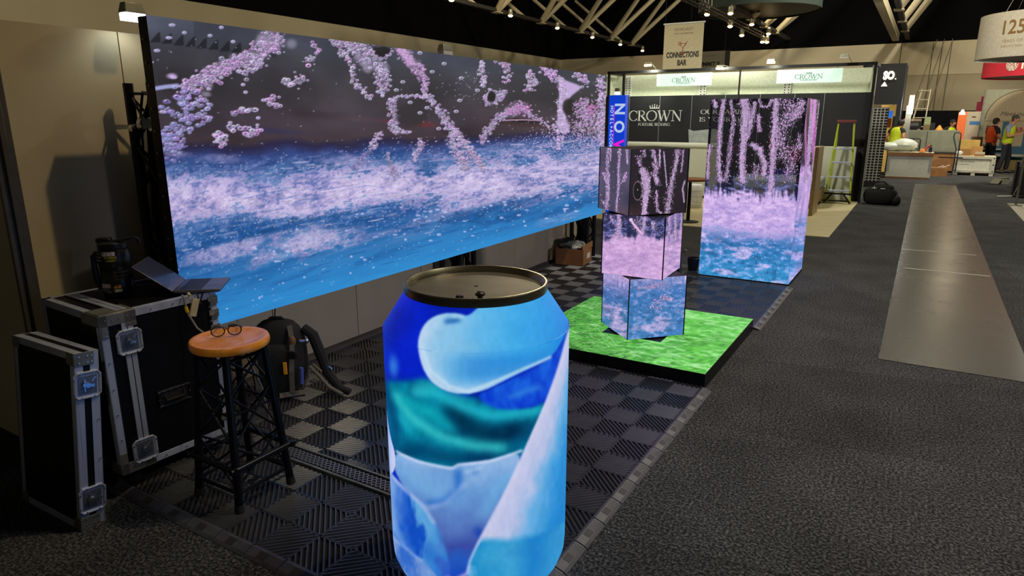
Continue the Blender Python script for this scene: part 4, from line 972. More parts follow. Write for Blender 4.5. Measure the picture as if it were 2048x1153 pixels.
def latch(parent, c, face, name='latch'):
    """Recessed butterfly latch: dished plate, rim, turning knob and rivets; face 'x+' or 'y-'."""
    c = Vector(c); n = Vector((1, 0, 0)) if face == 'x+' else Vector((0, -1, 0)); u = Vector((0, 1, 0)) if face == 'x+' else Vector((1, 0, 0)); w = Vector((0, 0, 1))
    P = lambda a, b, d=0: c + u * a + w * b + n * d
    m = MB(); hw, hh = .050, .052
    ring = [P(-hw, -hh + .012), P(-hw + .012, -hh), P(hw - .012, -hh), P(hw, -hh + .012), P(hw, hh - .012), P(hw - .012, hh), P(-hw + .012, hh), P(-hw, hh - .012)]
    m.tube([p + n * .003 for p in ring], .0055, 8, closed=True)
    m.bar(P(-hw + .003, 0, .001), P(hw - .003, 0, .001), .098, .002, up=n)
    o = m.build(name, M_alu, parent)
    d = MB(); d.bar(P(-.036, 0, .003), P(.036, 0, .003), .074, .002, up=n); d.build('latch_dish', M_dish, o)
    k = MB(); k.cyl(P(0, 0, .002), P(0, 0, .012), .013, .011, 14); k.bar(P(-.022, .006, .012), P(.022, -.004, .012), .013, .006, up=n); k.bar(P(-.012, -.026, .006), P(-.012, .026, .006), .006, .004, up=n); k.bar(P(.016, .012, .006), P(.03, .03, .006), .005, .005, up=n)
    k.build('turn_key', M_chrome, o)
    rivet_parts(o, [P(a * (hw - .001), b * (hh - .001), .008) for a, b in ((-1, -.6), (-1, .6), (1, -.6), (1, .6), (-.5, 1), (.5, 1), (-.5, -1), (.5, -1))], n)
    return o

# --- big flight case on casters
t = thing('flight_case', 'big black flight case on casters with silver edges, jug and laptop on its top', 'flight case', (-2.87, 1.41, 0), math.radians(-3))
D, Wd, z0, z1 = .53, .535, .105, .842
b = MB(); b.bb((-D + .004, .004, z0 + .004), (-.004, Wd - .004, z1 - .004)); b.build('body', M_case, t)
e = MB(); th = .0025; w = .032                                      # edge angles
def ang(a, b_, s1, s2):
    e.bb(a, b_)
for y in (0, Wd):
    sy = 1 if y == 0 else -1
    for x in (0, -D):
        sx = -1 if x == 0 else 1
        e.bb((x, y, z0), (x + sx * w, y + sy * th, z1)); e.bb((x, y, z0), (x + sx * th, y + sy * w, z1))
    for z in (z0, z1):
        sz = 1 if z == z0 else -1
        e.bb((0, y, z), (-D, y + sy * w, z + sz * th)); e.bb((0, y, z), (-D, y + sy * th, z + sz * w))
for x in (0, -D):
    sx = -1 if x == 0 else 1
    for z in (z0, z1):
        sz = 1 if z == z0 else -1
        e.bb((x, 0, z), (x + sx * w, Wd, z + sz * th)); e.bb((x, 0, z), (x + sx * th, Wd, z + sz * w))
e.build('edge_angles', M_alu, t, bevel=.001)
s = MB()                                                            # lid seam extrusion
sy = .085
for yy in (sy, sy + .026):
    s.bb((-.001, yy, z0 + .03), (.004, yy + .022, z1 - .03)); s.bb((-D - .004, yy, z0 + .03), (-D + .001, yy + .022, z1 - .03))
    s.bb((-D + .03, yy, z1 - .001), (-.03, yy + .022, z1 + .004))
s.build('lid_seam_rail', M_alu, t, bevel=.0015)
latch(t, (.004, .108, .705), 'x+'); latch(t, (.004, .108, .190), 'x+')
h = MB()                                                            # recessed handle
h.tube([(.003, .20, .36), (.003, .20, .43), (.003, .345, .43), (.003, .345, .36)], .006, 8, closed=True); h.bb((-.001, .20, .36), (.003, .345, .43))
o = h.build('recessed_handle', M_darksteel, t)
k = MB(); k.tube([(.006, .225, .412), (.012, .232, .385), (.012, .312, .385), (.006, .32, .412)], .006, 8); k.bb((.002, .215, .372), (.0045, .33, .418)); k.build('grip', M_rubber, o)
rivet_parts(o, [(.009, .2 + .145 * i / 5, z) for i in range(6) for z in (.36, .43)] + [(.009, y, .395) for y in (.2, .345)], (1, 0, 0))
def brace(*boxes, name='corner_brace'):
    m = MB()
    for a, b_ in boxes: m.bb(a, b_)
    return m.build(name, M_alu_d, t, bevel=.001)
o = brace(((.001, .002, z1), (.0045, .15, z1 - .05)), ((.001, .10, z1), (.0045, .15, z1 - .07)), ((.001, .002, z1), (.0045, .03, z1 - .10)), ((-.12, .002, z1), (.001, .15, z1 + .0035)), ((-.15, -.0035, z1), (.001, 0, z1 - .05)))
brace(((.001, .002, z0), (.0045, .15, z0 + .05)), ((.001, .10, z0), (.0045, .15, z0 + .07)), ((.001, .002, z0), (.0045, .03, z0 + .10)), ((-.15, -.0035, z0), (.001, 0, z0 + .05)))
for zz in (.80, .735, .66, .30, .20): brace(((-.002, Wd - .045, zz - .02), (.006, Wd + .004, zz + .02)), name='edge_hinge')
rivet_parts(t, [(.005, y, z) for y, z in ((.02, .82), (.05, .815), (.08, .82), (.115, .82), (.135, .82), (.115, .785), (.135, .785), (.02, .77), (.02, .75), (.02, .155), (.05, .13), (.08, .13), (.115, .125), (.14, .125), (.14, .16))], (1, 0, 0))
rivet_parts(t, [(.003, .016, .15 + .12 * i) for i in range(6)] + [(.003, .22 + .1 * i, .826) for i in range(3)] + [(.003, .2 + .1 * i, .12) for i in range(3)], (1, 0, 0))
for zz in (.79, .72, .64):
    g = MB(); g.cyl((.006, Wd - .03, zz), (.020, Wd - .03, zz), .016, n=12); g.bar((.014, Wd - .05, zz - .02), (.014, Wd - .01, zz + .02), .006, .008); g.build('edge_catch', M_chrome, t)
for x in (-.08, -D + .08):
    for y in (.08, Wd - .08):
        q = MB(); q.bb((x - .05, y - .04, .093), (x + .05, y + .04, z0)); q.bb((x - .035, y - .022, .04), (x + .02, y - .018, .095)); q.bb((x - .035, y + .018, .04), (x + .02, y + .022, .095))
        o = q.build('caster', M_alu_d, t)
        q = MB(); q.cyl((x, y - .016, .045), (x, y + .016, .045), .045, n=20); o2 = q.build('wheel', M_rubber, o)
        q = MB(); q.cyl((x, y - .022, .045), (x, y + .022, .045), .012, n=12); q.build('axle', M_chrome, o)

# --- lid section leaning against the case
t = thing('flight_case', 'narrow upright black flight case lid standing on the carpet, leaning on the big case', 'flight case', (-3.005, 1.163, 0))
t.rotation_euler = (-math.radians(6.2), 0, math.radians(1))
hw, hd, H = .235, .095, .752
b = MB(); b.bb((-hw + .003, .003, .003), (hw - .003, hd - .003, H - .003)); b.build('body', M_case, t)
e = MB(); w = .03
for x in (-hw, hd and hw):
    sx = 1 if x < 0 else -1
    e.bb((x, 0, 0), (x + sx * w, .0025, H)); e.bb((x, 0, 0), (x + sx * .0025, .034, H)); e.bb((x, hd - .034, 0), (x + sx * .0025, hd, H)); e.bb((x, hd - .0025, 0), (x + sx * w, hd, H))
for z in (0, H):
    sz = 1 if z == 0 else -1
    e.bb((-hw, 0, z), (hw, .0025, z + sz * w)); e.bb((-hw, 0, z), (hw, .034, z + sz * .0025)); e.bb((-hw, hd - .034, z), (hw, hd, z + sz * .0025))
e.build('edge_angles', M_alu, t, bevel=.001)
latch(t, (hw + .001, .046, .615), 'x+'); latch(t, (hw + .001, .046, .125), 'x+'); 
for z, sz in ((H, -1), (0, 1)):
    for x, sx in ((hw, -1), (-hw, 1)):
        c = MB(); c.bb((x - sx * .0005, .001, z), (x - sx * .0035, .075, z + sz * .055)); c.bb((x - sx * .0035, -.003, z), (x + sx * .05, .001, z + sz * .05))
        c.build('corner_brace', M_alu_d, t, bevel=.001)
rivet_parts(t, [(hw + .004, y, z) for y in (.018, .05, .066) for z in (.735, .71, .045, .018)] + [(hw + .003, .085, .12 + .17 * i) for i in range(4)], (1, 0, 0))
rivet_parts(t, [(-hw + .05 + dx, -.001, z) for dx in (0, .02) for z in (.12, .26, .45, .55)] + [(.12 + .03 * i, -.001, .1 + .02 * (i % 2)) for i in range(3)], (0, -1, 0), .0035)
for za, zb in ((.55, .61), (.10, .17)): MB().bb((-hw - .03, .02, za), (-hw, .06, zb)).build('latch', M_darksteel, t, bevel=.003)

# --- insulated jug
t = thing('water_jug', 'fat black sports jug with sticker marks standing on the big flight case', 'jug', (-3.165, 1.665, .8435), math.radians(45))
MB().lathe([(.055, 0), (.064, .004), (.068, .03), (.069, .07), (.066, .082), (.063, .09), (.0655, .096), (.0625, .104), (.065, .112), (.062, .12), (.0645, .128), (.0625, .136), (.066, .150), (.071, .165), (.071, .198), (.064, .218), (.05, .228)], 40).build('body', mat('jug_plastic', (16, 17, 22), .32, spec=.5), t)
MB().lathe([(.058, .222), (.062, .226), (.062, .246), (.052, .254), (.02, .257)], 32).build('lid', M_plastic, t)
m = MB(); m.bb((-.062, -.022, .25), (.0, .022, .272)); m.build('spout_cap', M_plastic, t, bevel=.008)
m = MB(); m.tube([(-.045, -.03, .245), (.0, -.035, .254), (.05, -.03, .262), (.10, -.018, .272), (.112, .0, .262), (.112, .01, .238)], .0065, 8); m.build('carry_loop', M_plastic, t)
m = MB(); m.tube([(-.062, -.015, .205), (-.078, -.02, .19), (-.080, -.02, .13), (-.077, -.02, .07), (-.066, -.015, .035)], .013, 10); m.build('side_handle', M_plastic, t)
def sticker(a0, a1, za, zb, col, nm, txt=None):
    g = MB(); n = 6; A = [math.radians(a0 + (a1 - a0) * i / n) for i in range(n + 1)]
    rr = lambda z: float(np.interp(z, [0, .03, .07, .165, .198, .218], [.0645, .0695, .0702, .0722, .0722, .0655]))
    vs = [(rr(z) * math.cos(a), rr(z) * math.sin(a), z) for z in (za, zb) for a in A]
    g.add(vs, [(i, i + 1, n + 2 + i, n + 1 + i) for i in range(n)]); g.build(nm, mat('sticker_' + col, {'w': (196, 196, 200), 'y': (196, 180, 40), 'r': (190, 120, 110), 'g': (120, 124, 118), 'o': (214, 150, 30), 'c': (222, 220, 190)}[col], .5, c2={'w': (130, 130, 150), 'y': (70, 90, 50), 'r': (220, 210, 205), 'g': (40, 42, 44), 'o': (60, 44, 20), 'c': (190, 180, 130)}[col], scale=90, lo=.4, hi=.6), t)
F = -112                                                            # the side that faces the aisle
sticker(F - 4, F + 44, .196, .214, 'w', 'round_sticker'); sticker(F - 44, F - 6, .187, .192, 'w', 'name_strip'); sticker(F + 6, F + 48, .182, .194, 'y', 'yellow_strip'); sticker(F - 40, F - 8, .172, .178, 'w', 'name_strip'); sticker(F + 10, F + 48, .170, .178, 'y', 'yellow_strip'); sticker(F - 22, F - 14, .203, .209, 'y', 'yellow_dot')
sticker(F - 24, F + 14, .046, .066, 'r', 'red_white_sticker'); sticker(F - 24, F + 14, .024, .042, 'g', 'grey_sticker'); sticker(F + 24, F + 50, .044, .058, 'o', 'amber_sticker'); sticker(F + 26, F + 52, .026, .040, 'c', 'cream_sticker')

# --- laptop
A = Vector((-2.925, 1.785)); B = Vector((-3.09, 1.965)); u = (B - A); Lh = u.length; u.normalize(); n = Vector((u.y, -u.x))   # hinge line, deck direction
t = thing('laptop', 'thin grey laptop lying wide open on the big flight case corner, lid tilted back', 'laptop', (A.x, A.y, .8475), math.atan2(u.y, u.x))
M_lap = mat('laptop_metal', (120, 118, 126), .38, .7, c2=(112, 110, 118), scale=40); M_key = mat('laptop_keys', (40, 40, 46), .5)
dp = .205                                                           # local x along the hinge, local -y over the deck
b = MB(); b.bb((0, -dp, .004), (Lh, 0, .018)); b.build('base', M_lap, t, bevel=.003)
k = MB()
for r in range(6):
    for q in range(14):
        x0 = .012 + q * (Lh - .024) / 14; y0 = -.022 - r * .0165
        k.bb((x0 + .001, y0 - .0145, .018), (x0 + (Lh - .024) / 14 - .001, y0, .0192))
k.build('keyboard', M_key, t, smooth=False)
k = MB(); k.bb((Lh * .32, -dp + .012, .018), (Lh * .68, -dp + .078, .0186)); k.build('touchpad', mat('touchpad', (100, 98, 108), .3, .5), t)
al = math.radians(38); up = Vector((0, math.cos(al), math.sin(al))); q0 = Vector((0, .002, .015)); nn = Vector((0, -math.sin(al), math.cos(al)))
s = MB(); P = lambda a, b_, d: q0 + Vector((a, 0, 0)) + up * b_ + nn * d
vs = [P(a, b_, d) for d in (-.006, 0) for a, b_ in ((0, 0), (Lh, 0), (Lh, .205), (0, .205))]
s.add(vs, [(3, 2, 1, 0), (4, 5, 6, 7), (0, 1, 5, 4), (1, 2, 6, 5), (2, 3, 7, 6), (3, 0, 4, 7)]); lid = s.build('lid', M_lap, t, bevel=.002)
s = MB(); s.add([P(a, b_, .0008) for a, b_ in ((.006, .03), (Lh - .006, .03), (Lh - .006, .2), (.006, .2))], [(0, 1, 2, 3)]); s.build('lcd_panel', mat('dark_glass', (54, 60, 84), .16, c2=(60, 64, 90), scale=3, spec=.8), lid)
s = MB(); s.cyl((.02, 0, .012), (Lh - .02, 0, .012), .006, n=10); s.build('hinge', M_darksteel, t)
k = MB()
for x in (.02, Lh - .02):
    for y in (-.02, -dp + .02): k.cyl((x, y, 0), (x, y, .0045), .008, n=10)
k.build('foot', M_rubber, t)

o = MB(); o.bar((-2.838, 1.80, .864), (-2.827, 1.802, .852), .012, .01); o.tube([(-2.846, 1.802, .856), (-2.836, 1.803, .848), (-2.832, 1.805, .83)], .004, 6)
o.box((-2.829, 1.818, .79), (.010, .034, .085), R=Matrix.Rotation(math.radians(-20), 3, 'X'))
tag(o.build('adapter', mat('aged_white_plastic', (190, 176, 138), .5), bevel=.003), 'flat off-white adapter hanging from the laptop over the case edge', 'adapter')
o = MB(); o.tube([(-2.846, 1.775, .858), (-2.834, 1.776, .845), (-2.83, 1.778, .80), (-2.824, 1.782, .765), (-2.80, 1.80, .70), (-2.74, 1.83, .645), (-2.66, 1.86, .615), (-2.60, 1.90, .58), (-2.56, 1.94, .40), (-2.57, 1.98, .15), (-2.60, 2.0, .03), (-2.64, 2.03, .025)], .0052, 8)
o = tag(o.build('signal_cable', mat('cable_grey', (120, 116, 108), .5)), 'grey cable with a yellow ring drooping from the laptop behind the stool', 'cable')
MB().tube([(-2.8305, 1.7775, .803), (-2.8265, 1.78, .777)], .0078, 10).build('yellow_ring', mat('yellow_tag', (214, 178, 20), .5), o)
o = MB(); o.tube([(-2.852, 1.84, .858), (-2.836, 1.845, .85), (-2.832, 1.85, .80), (-2.84, 1.858, .79), (-2.846, 1.865, .81), (-2.842, 1.88, .852)], .0035, 6)
tag(o.build('power_cord', M_rubber), 'short black cord looped over the case edge beside the off-white adapter', 'cable')

# --- bar stool
t = thing('bar_stool', 'round orange wooden bar stool on black lattice legs, spectacles lying on its seat', 'stool', (-2.445, 1.715, 0))
MB().lathe([(.12, .702), (.152, .702), (.160, .707), (.163, .715), (.163, .729), (.158, .739), (.148, .741), (.138, .739), (.122, .730), (.09, .727), (0, .726)], 56).build('seat', M_seat, t)
M_leg = mat('stool_black', (16, 18, 24), .3, .4, spec=.5)
top, ft = .095, .140
C4 = [(-1, -1), (1, -1), (1, 1), (-1, 1)]
at = lambda c, z: Vector((c[0] * (ft + (top - ft) * z / .69), c[1] * (ft + (top - ft) * z / .69), z))
for c in C4:
    MB().cyl(at(c, .02), at(c, .703), .0175, .0165, 16).build('leg', M_leg, t)
    MB().cyl(at(c, .019), at(c, .05), .021, .019, 14).build('rubber_foot', M_rubber, t)
m = MB()
for i in range(4):
    a, b_ = C4[i], C4[(i + 1) % 4]
    for za, zb in ((.12, .30), (.30, .12), (.30, .52), (.52, .30), (.52, .68), (.68, .52)): m.cyl(at(a, za), at(b_, zb), .0055, n=8)
    m.cyl(at(a, .10), at(b_, .10), .008, n=8); m.cyl(at(a, .44), at(b_, .44), .006, n=8); m.cyl(at(a, .67), at(b_, .67), .008, n=8)
m.build('lattice', M_leg, t)
for i in range(4):
    a, b_ = C4[i], C4[(i + 1) % 4]; p, q = at(a, .215), at(b_, .215); d = (q - p).normalized() * .04; off = Vector((a[0] + b_[0], a[1] + b_[1], 0)) * .011
    MB().cyl(p - d + off, q + d + off, .0135, n=12).build('foot_rail', M_leg, t)
MB().bb((-.075, -.075, .68), (.075, .075, .703)).build('top_plate', M_leg, t)

# --- spectacles
t = thing('eyeglasses', 'dark-framed spectacles lying folded on the wooden stool seat', 'glasses', (-2.49, 1.735, .7325), math.radians(52)); t.scale = (1.12,) * 3
M_lens = mat('lens_glass', (90, 84, 90), .06, spec=.6); M_lens.node_tree.nodes['Principled BSDF'].inputs['Alpha'].default_value = .22
def ring(cx, nm):
    P = [(cx + .024 * math.cos(a), .0 + .004 * math.sin(a), .021 + .019 * math.sin(a)) for a in np.linspace(0, 2 * PI, 20, endpoint=False)]
    o = MB(); o.tube(P, .0024, 6, closed=True); o = o.build(nm, M_plastic, t)
    g = MB(); g.add([(p[0], p[1], p[2]) for p in P], [tuple(range(20))]); g.build('lens', M_lens, o)
ring(-.030, 'rim'); ring(.030, 'rim')
MB().tube([(-.007, 0, .026), (0, -.003, .030), (.007, 0, .026)], .0022, 6).build('bridge', M_plastic, t)
MB().tube([(-.054, 0, .028), (-.058, .01, .028), (-.03, .075, .018), (.0, .088, .008), (.02, .092, .004)], .002, 6).build('temple', M_plastic, t)
MB().tube([(.054, 0, .028), (.058, .012, .027), (.04, .08, .014), (.01, .096, .006), (-.01, .098, .004)], .002, 6).build('temple', M_plastic, t)

# --- backpack
t = thing('backpack', 'black backpack with grey straps and orange tag slumped on the tiles behind the stool', 'backpack', (-3.20, 2.57, .019), math.radians(38))
M_bag = mat('bag_cloth', (10, 10, 12), .85, c2=(7, 7, 8), scale=30, bump=.35, bscale=180); M_strap = mat('strap_grey', (96, 92, 80), .8, c2=(82, 78, 68), scale=80)
m = MB(); m.ball((0, 0, .225), (.165, .105, .235), 28, 18, power=.72, jit=.012); m.build('main_body', M_bag, t)
m = MB(); m.ball((0, -.085, .17), (.14, .065, .165), 20, 12, power=.6, jit=.012); m.build('front_pocket', M_bag, t)
m = MB(); m.tube([(-.05, .0, .452), (-.03, .0, .470), (.03, .0, .470), (.05, .0, .452)], .009, 8); m.build('grab_handle', M_bag, t)
def band(pts, w, nm, mt, th=.004):
    m = MB()
    for a, b_ in zip(pts, pts[1:]): m.bar(a, b_, w, th, up=(0, -1, .3))
    return m.build(nm, mt, t)
band([(.09, -.075, .44), (.11, -.125, .36), (.105, -.15, .27), (.10, -.165, .18), (.095, -.165, .05)], .028, 'compression_strap', M_strap)
band([(-.09, -.075, .44), (-.11, -.125, .36), (-.105, -.15, .27), (-.10, -.165, .18), (-.095, -.16, .05)], .028, 'compression_strap', M_strap)
band([(.02, -.165, .035), (.16, -.13, .04)], .03, 'base_strap', M_strap)
MB().box((.108, -.158, .285), (.045, .014, .05), R=Matrix.Rotation(.1, 3, 'X')).build('buckle', M_plastic, t, bevel=.004)
MB().box((.065, -.165, .205), (.022, .008, .075)).build('orange_tag', mat('orange_tag', (226, 150, 20), .5), t, bevel=.003)
MB().ball((.108, -.118, .355), (.022, .016, .034)).build('leather_patch', mat('tan_leather', (112, 78, 44), .7), t)
m = MB(); m.cyl((.15, -.13, .36), (.185, -.12, .355), .011, n=10); m.ball((.19, -.12, .355), .015); m.build('metal_clip', M_chrome, t)
m = MB(); m.cyl((.15, -.15, .10), (.155, -.15, .20), .012, n=12); m.build('pen', mat('blue_pen', (70, 90, 160), .4), t)
m = MB(); m.tube([(.155, .0, .40), (.21, -.02, .36), (.25, -.03, .24), (.29, -.05, .12), (.36, -.08, .03), (.42, -.10, .012)], [.03, .034, .034, .03, .026, .02], 10); m.build('shoulder_strap', M_bag, t)
m = MB(); m.tube([(.19, -.10, .19), (.24, -.10, .13), (.30, -.12, .06), (.38, -.14, .014)], .012, 8); m.bar((.21, -.09, .20), (.26, -.09, .15), .02, .004); m.build('loose_strap', M_strap, t)
m = MB(); m.tube([(.285, -.06, .175), (.315, -.065, .155), (.312, -.065, .13)], .005, 6); m.build('strap_hook', M_chrome, t)
m = MB(); m.tube([(-.02, .06, .46), (-.015, .07, .52), (-.01, .08, .62), (-.012, .085, .66)], .004, 6); m.build('thin_stalk', M_rubber, t)

# --- cable tray across the tiles
t = thing('cable_tray', 'flat perforated metal cable tray lying on the tiles between stool and giant can', 'cable tray', (-2.15, 2.05, .019))
m = MB()
for y in (-.052, .052): m.bb((-.46, y - .006, 0), (.62, y + .006, .012))
m.build('side_rails', M_alu_d, t, bevel=.001)
m = MB(); n = 40
for i in range(n):
    x = -.455 + i * 1.07 / n; d = 1.07 / n
    for a, b_ in ((-.034, .0), (.0, .034)):
        m.bar((x, a, .007), (x + d, b_, .007), .005, .004); m.bar((x + d, a, .007), (x, b_, .007), .005, .004)
m.build('perforated_plate', mat('tray_metal', (168, 158, 150), .35, .8), t, smooth=False)
MB().bb((-.46, -.046, 0), (.62, .046, .003)).build('tray_bed', M_black, t)

# --- carton under the far end of the wall
t = thing('cardboard_box', 'open brown cardboard box with crumpled clear wrap on top, beside the far black truss', 'box', (-3.33, 6.92, .019), math.radians(8))
w2, d2, hh = .165, .17, .185
for nm, a, b_ in (('side', (-w2, -d2, 0), (w2, -d2 + .004, hh)), ('side', (-w2, d2 - .004, 0), (w2, d2, hh)), ('side', (-w2, -d2, 0), (-w2 + .004, d2, hh)), ('side', (w2 - .004, -d2, 0), (w2, d2, hh)), ('bottom', (-w2, -d2, 0), (w2, d2, .004))):
    MB().bb(a, b_).build(nm, M_card, t)
MB().bb((w2 - .0005, -.02, .06), (w2 + .001, .10, .12)).build('shipping_label', M_white, t)
MB().bar((w2 - .01, -d2, hh + .01), (w2 + .005, d2, hh + .02), .004, .07).build('flap', M_card, t)
M_wrap = mat('clear_wrap', (150, 156, 152), .12, c2=(60, 62, 60), scale=18, spec=.9, bump=.8, bscale=40)
m = MB(); m.ball((0, 0, hh + .01), (.15, .15, .06), 18, 10, jit=.16); m.build('crumpled_wrap', M_wrap, t)
m = MB(); m.ball((-.09, .03, hh + .05), (.10, .08, .05), 14, 8, jit=.14); m.build('dark_wrap', mat('dark_wrap', (52, 52, 52), .3, bump=.6, bscale=40), t)

# --- black stand behind the cubes, small bin beside the tower
t = thing('equipment_stand', 'black upright stand with short grey lever between cube stack and tall LED column', 'stand', (-2.06, 6.72, .019))
MB().box((0, 0, .36), (.12, .10, .70), top=(.25, .5)).build('post', M_black, t, bevel=.004)
MB().bb((-.16, -.14, 0), (.16, .14, .012)).build('base_plate', M_black, t, bevel=.003)
m = MB(); m.cyl((.02, -.055, .27), (.12, -.07, .33), .012, n=10); m.build('lever', M_alu_d, t)
MB().lathe([(.05, 0), (.065, .14), (.062, .142), (.048, .006), (0, .006)], 20).build('waste_bin', mat('bin_plastic', (30, 26, 40), .5), None)
o = bpy.data.objects['waste_bin']; o.location = (-2.02, 7.22, .019); tag(o, 'small dark bin on the tiles beside the foot of the tall LED column', 'bin')
# ------------------------------------------------------------------ floodlights on arms
M_bulb = glow('lamp_lens', (255, 214, 150), 12.0); M_tube = glow('lamp_cool', (226, 236, 240), 9.0); M_off = mat('lamp_off', (214, 210, 196), .3)
M_lampbody = mat('lamp_body', (170, 168, 150), .4, .6)
def flood(name, label, p, lit, foot, wide=.10, yaw=0.0, group=None):
    """Small square floodlight at p, on an arm that rises from foot."""
    t = thing(name, label, 'floodlight', p, yaw, group)
    MB().box((0, 0, .025), (wide, .066, .05), top=(.8, .7)).build('housing', M_lampbody, t, bevel=.004)
    MB().bb((-wide / 2 + .006, -.03, -.035), (wide / 2 - .006, .03, .0)).build('lens', lit, t)
    R = Matrix.Rotation(-yaw, 3, 'Z'); f_ = R @ (Vector(foot) - Vector(p))
    m = MB(); m.tube([(0, .02, .045), (f_.x * .3, f_.y * .3 + .01, .05), (f_.x, f_.y, f_.z)], .005, 6); m.build('arm', M_lampbody, t)
    return t
flood('floodlight', 'small lit floodlight on a thin arm above the left top corner of the video wall', (-3.47, 2.09, 2.155), M_tube, (-3.595, 2.23, 2.08), .11, PI / 2)
flood('floodlight', 'small unlit floodlight peeping over the middle of the video wall top edge', (-3.47, 4.70, 2.185), M_off, (-3.595, 4.8, 2.08), .14, PI / 2)

# ------------------------------------------------------------------ bedding stand
M_graphic = mat('graphic_black', (30, 31, 36), .75, c2=(27, 28, 32), scale=4)
M_ink = mat('silver_ink', (238, 240, 236), .5); M_seam = mat('panel_seam', (150, 152, 150), .6)
t = thing('display_wall', 'black graphic wall of the bedding stand with big white serif lettering and crown emblem', 'stand wall', (-3.8, 15.2, 0))
O = -3.8; seams = [-6.6, -5.98, -5.25, -4.52, -3.8, -3.08, -2.4, -1.84, -1.0]
for a, b_ in zip(seams, seams[1:]):
    MB().bb((a - O + .004, 0, .0), (b_ - O - .004, .05, 2.135)).build('wall_panel', M_graphic, t)
m = MB()
for x in seams[1:-1]: m.bb((x - O - .005, -.001, .0), (x - O + .005, .02, 2.135))
m.build('seam', M_seam, t, smooth=False)
roman('large_lettering', 'CROWN', .225, -5.985 - O, -4.715 - O, -.001, 1.585, M_ink, t, .15)
roman('small_lettering', 'POSTURE BEDDING', .062, -5.745 - O, -4.985 - O, -.001, 1.475, M_ink, t, .16)
roman('slogan_lettering', 'OUR FAMILY', .088, -4.315 - O, -3.28 - O, -.001, 1.735, M_ink, t, .2)
roman('slogan_lettering', 'IS YOUR FAMILY', .088, -4.335 - O, -2.98 - O, -.001, 1.575, M_ink, t, .2)
m = MB(); cx = -5.37 - O; k = .1                                     # five-point crown emblem
for a, h in ((-1, .55), (-.5, .8), (0, 1.0), (.5, .8), (1, .55)):
    m.prism([(cx + a * k * .9 - .02, 1.86), (cx + a * k * 1.1, 1.86 + .075 * h), (cx + a * k * .9 + .02, 1.86)], 'y', -.007, -.001)
    m.ball((cx + a * k * 1.1, -.004, 1.868 + .075 * h), (.011, .004, .011), 8, 6)
m.prism([(cx - .10, 1.852)] + [(cx + .10 * math.cos(q), 1.862 + .012 * math.sin(q)) for q in np.linspace(PI, 0, 8)] + [(cx + .10, 1.852)], 'y', -.007, -.001)
m.build('crown_emblem', M_ink, t, smooth=False)
m = MB(); P = [(-4.53, 1.10), (-4.56, 1.405), (-4.44, 1.37), (-4.25, 1.39), (-4.0, 1.42), (-3.9, 1.40), (-3.92, 1.10)]
m.prism([(x - O, z) for x, z in P], 'y', -.003, -.001); m.build('printed_pillow', mat('print_pillow', (150, 158, 154), .7, c2=(178, 184, 178), scale=6), t)

M_shell = mat('shell_panel', (214, 220, 196), .7)
h = MB(); h.bb((-6.6, 15.9, 0), (-1.0, 15.95, 2.64)); h.bb((-1.05, 15.26, 2.14), (-1.0, 15.9, 2.64)); h.bb((-6.65, 15.26, 0), (-6.6, 15.9, 2.64))
h.bb((-6.6, 15.25, 2.09), (-1.0, 15.9, 2.13))
tag(h.build('shell_wall', M_shell, smooth=False), 'pale green-lit partition behind and above the black graphic wall of the bedding stand', 'partition')
for i, x in enumerate((-6.32, -4.52, -2.72)):
    m = MB(); m.bb((x - .05, 15.83, 2.13), (x + .05, 15.898, 2.62)); m.bb((x + .055, 15.80, 2.13), (x + .12, 15.898, 2.62))
    o = m.build('slotted_upright', M_white)
    q = MB()
    for k in range(8): q.bb((x - .012, 15.827, 2.16 + k * .055), (x + .012, 15.831, 2.185 + k * .055)); q.bb((x + .075, 15.797, 2.16 + k * .055), (x + .1, 15.801, 2.185 + k * .055))
    q.build('slots', M_black, o)
    tag(o, 'white slotted upright against the pale partition, %s' % ('at its left end' if i == 0 else 'behind the left hanging pale sign' if i == 1 else 'beneath the right hanging pale sign'), 'upright', 'slotted uprights of the bedding stand')
t = thing('header_frame', 'thin black frame of posts and a long beam over the bedding stand', 'frame', (0, 0, 0))
MB().bb((-6.5, 15.08, 2.63), (-.96, 15.14, 2.69)).build('beam', M_black, t)
for x in (-6.47, -6.10, -.99): MB().bb((x - .025, 15.08, 0), (x + .025, 15.14, 2.63)).build('post', M_black, t)
MB().bb((-3.52, 15.08, 2.13), (-3.49, 15.11, 2.63)).build('post', M_black, t)
MB().bb((-6.47, 15.08, 2.63), (-6.44, 15.9, 2.69)).build('beam', M_black, t)
MB().bb((-1.0, 15.14, 2.63), (-.96, 15.95, 2.69)).build('beam', M_black, t)
M_sign = mat('sign_face', (208, 232, 218), .5, emit=(204, 236, 220), es=.62); M_signink = mat('sign_ink', (96, 118, 112), .6)
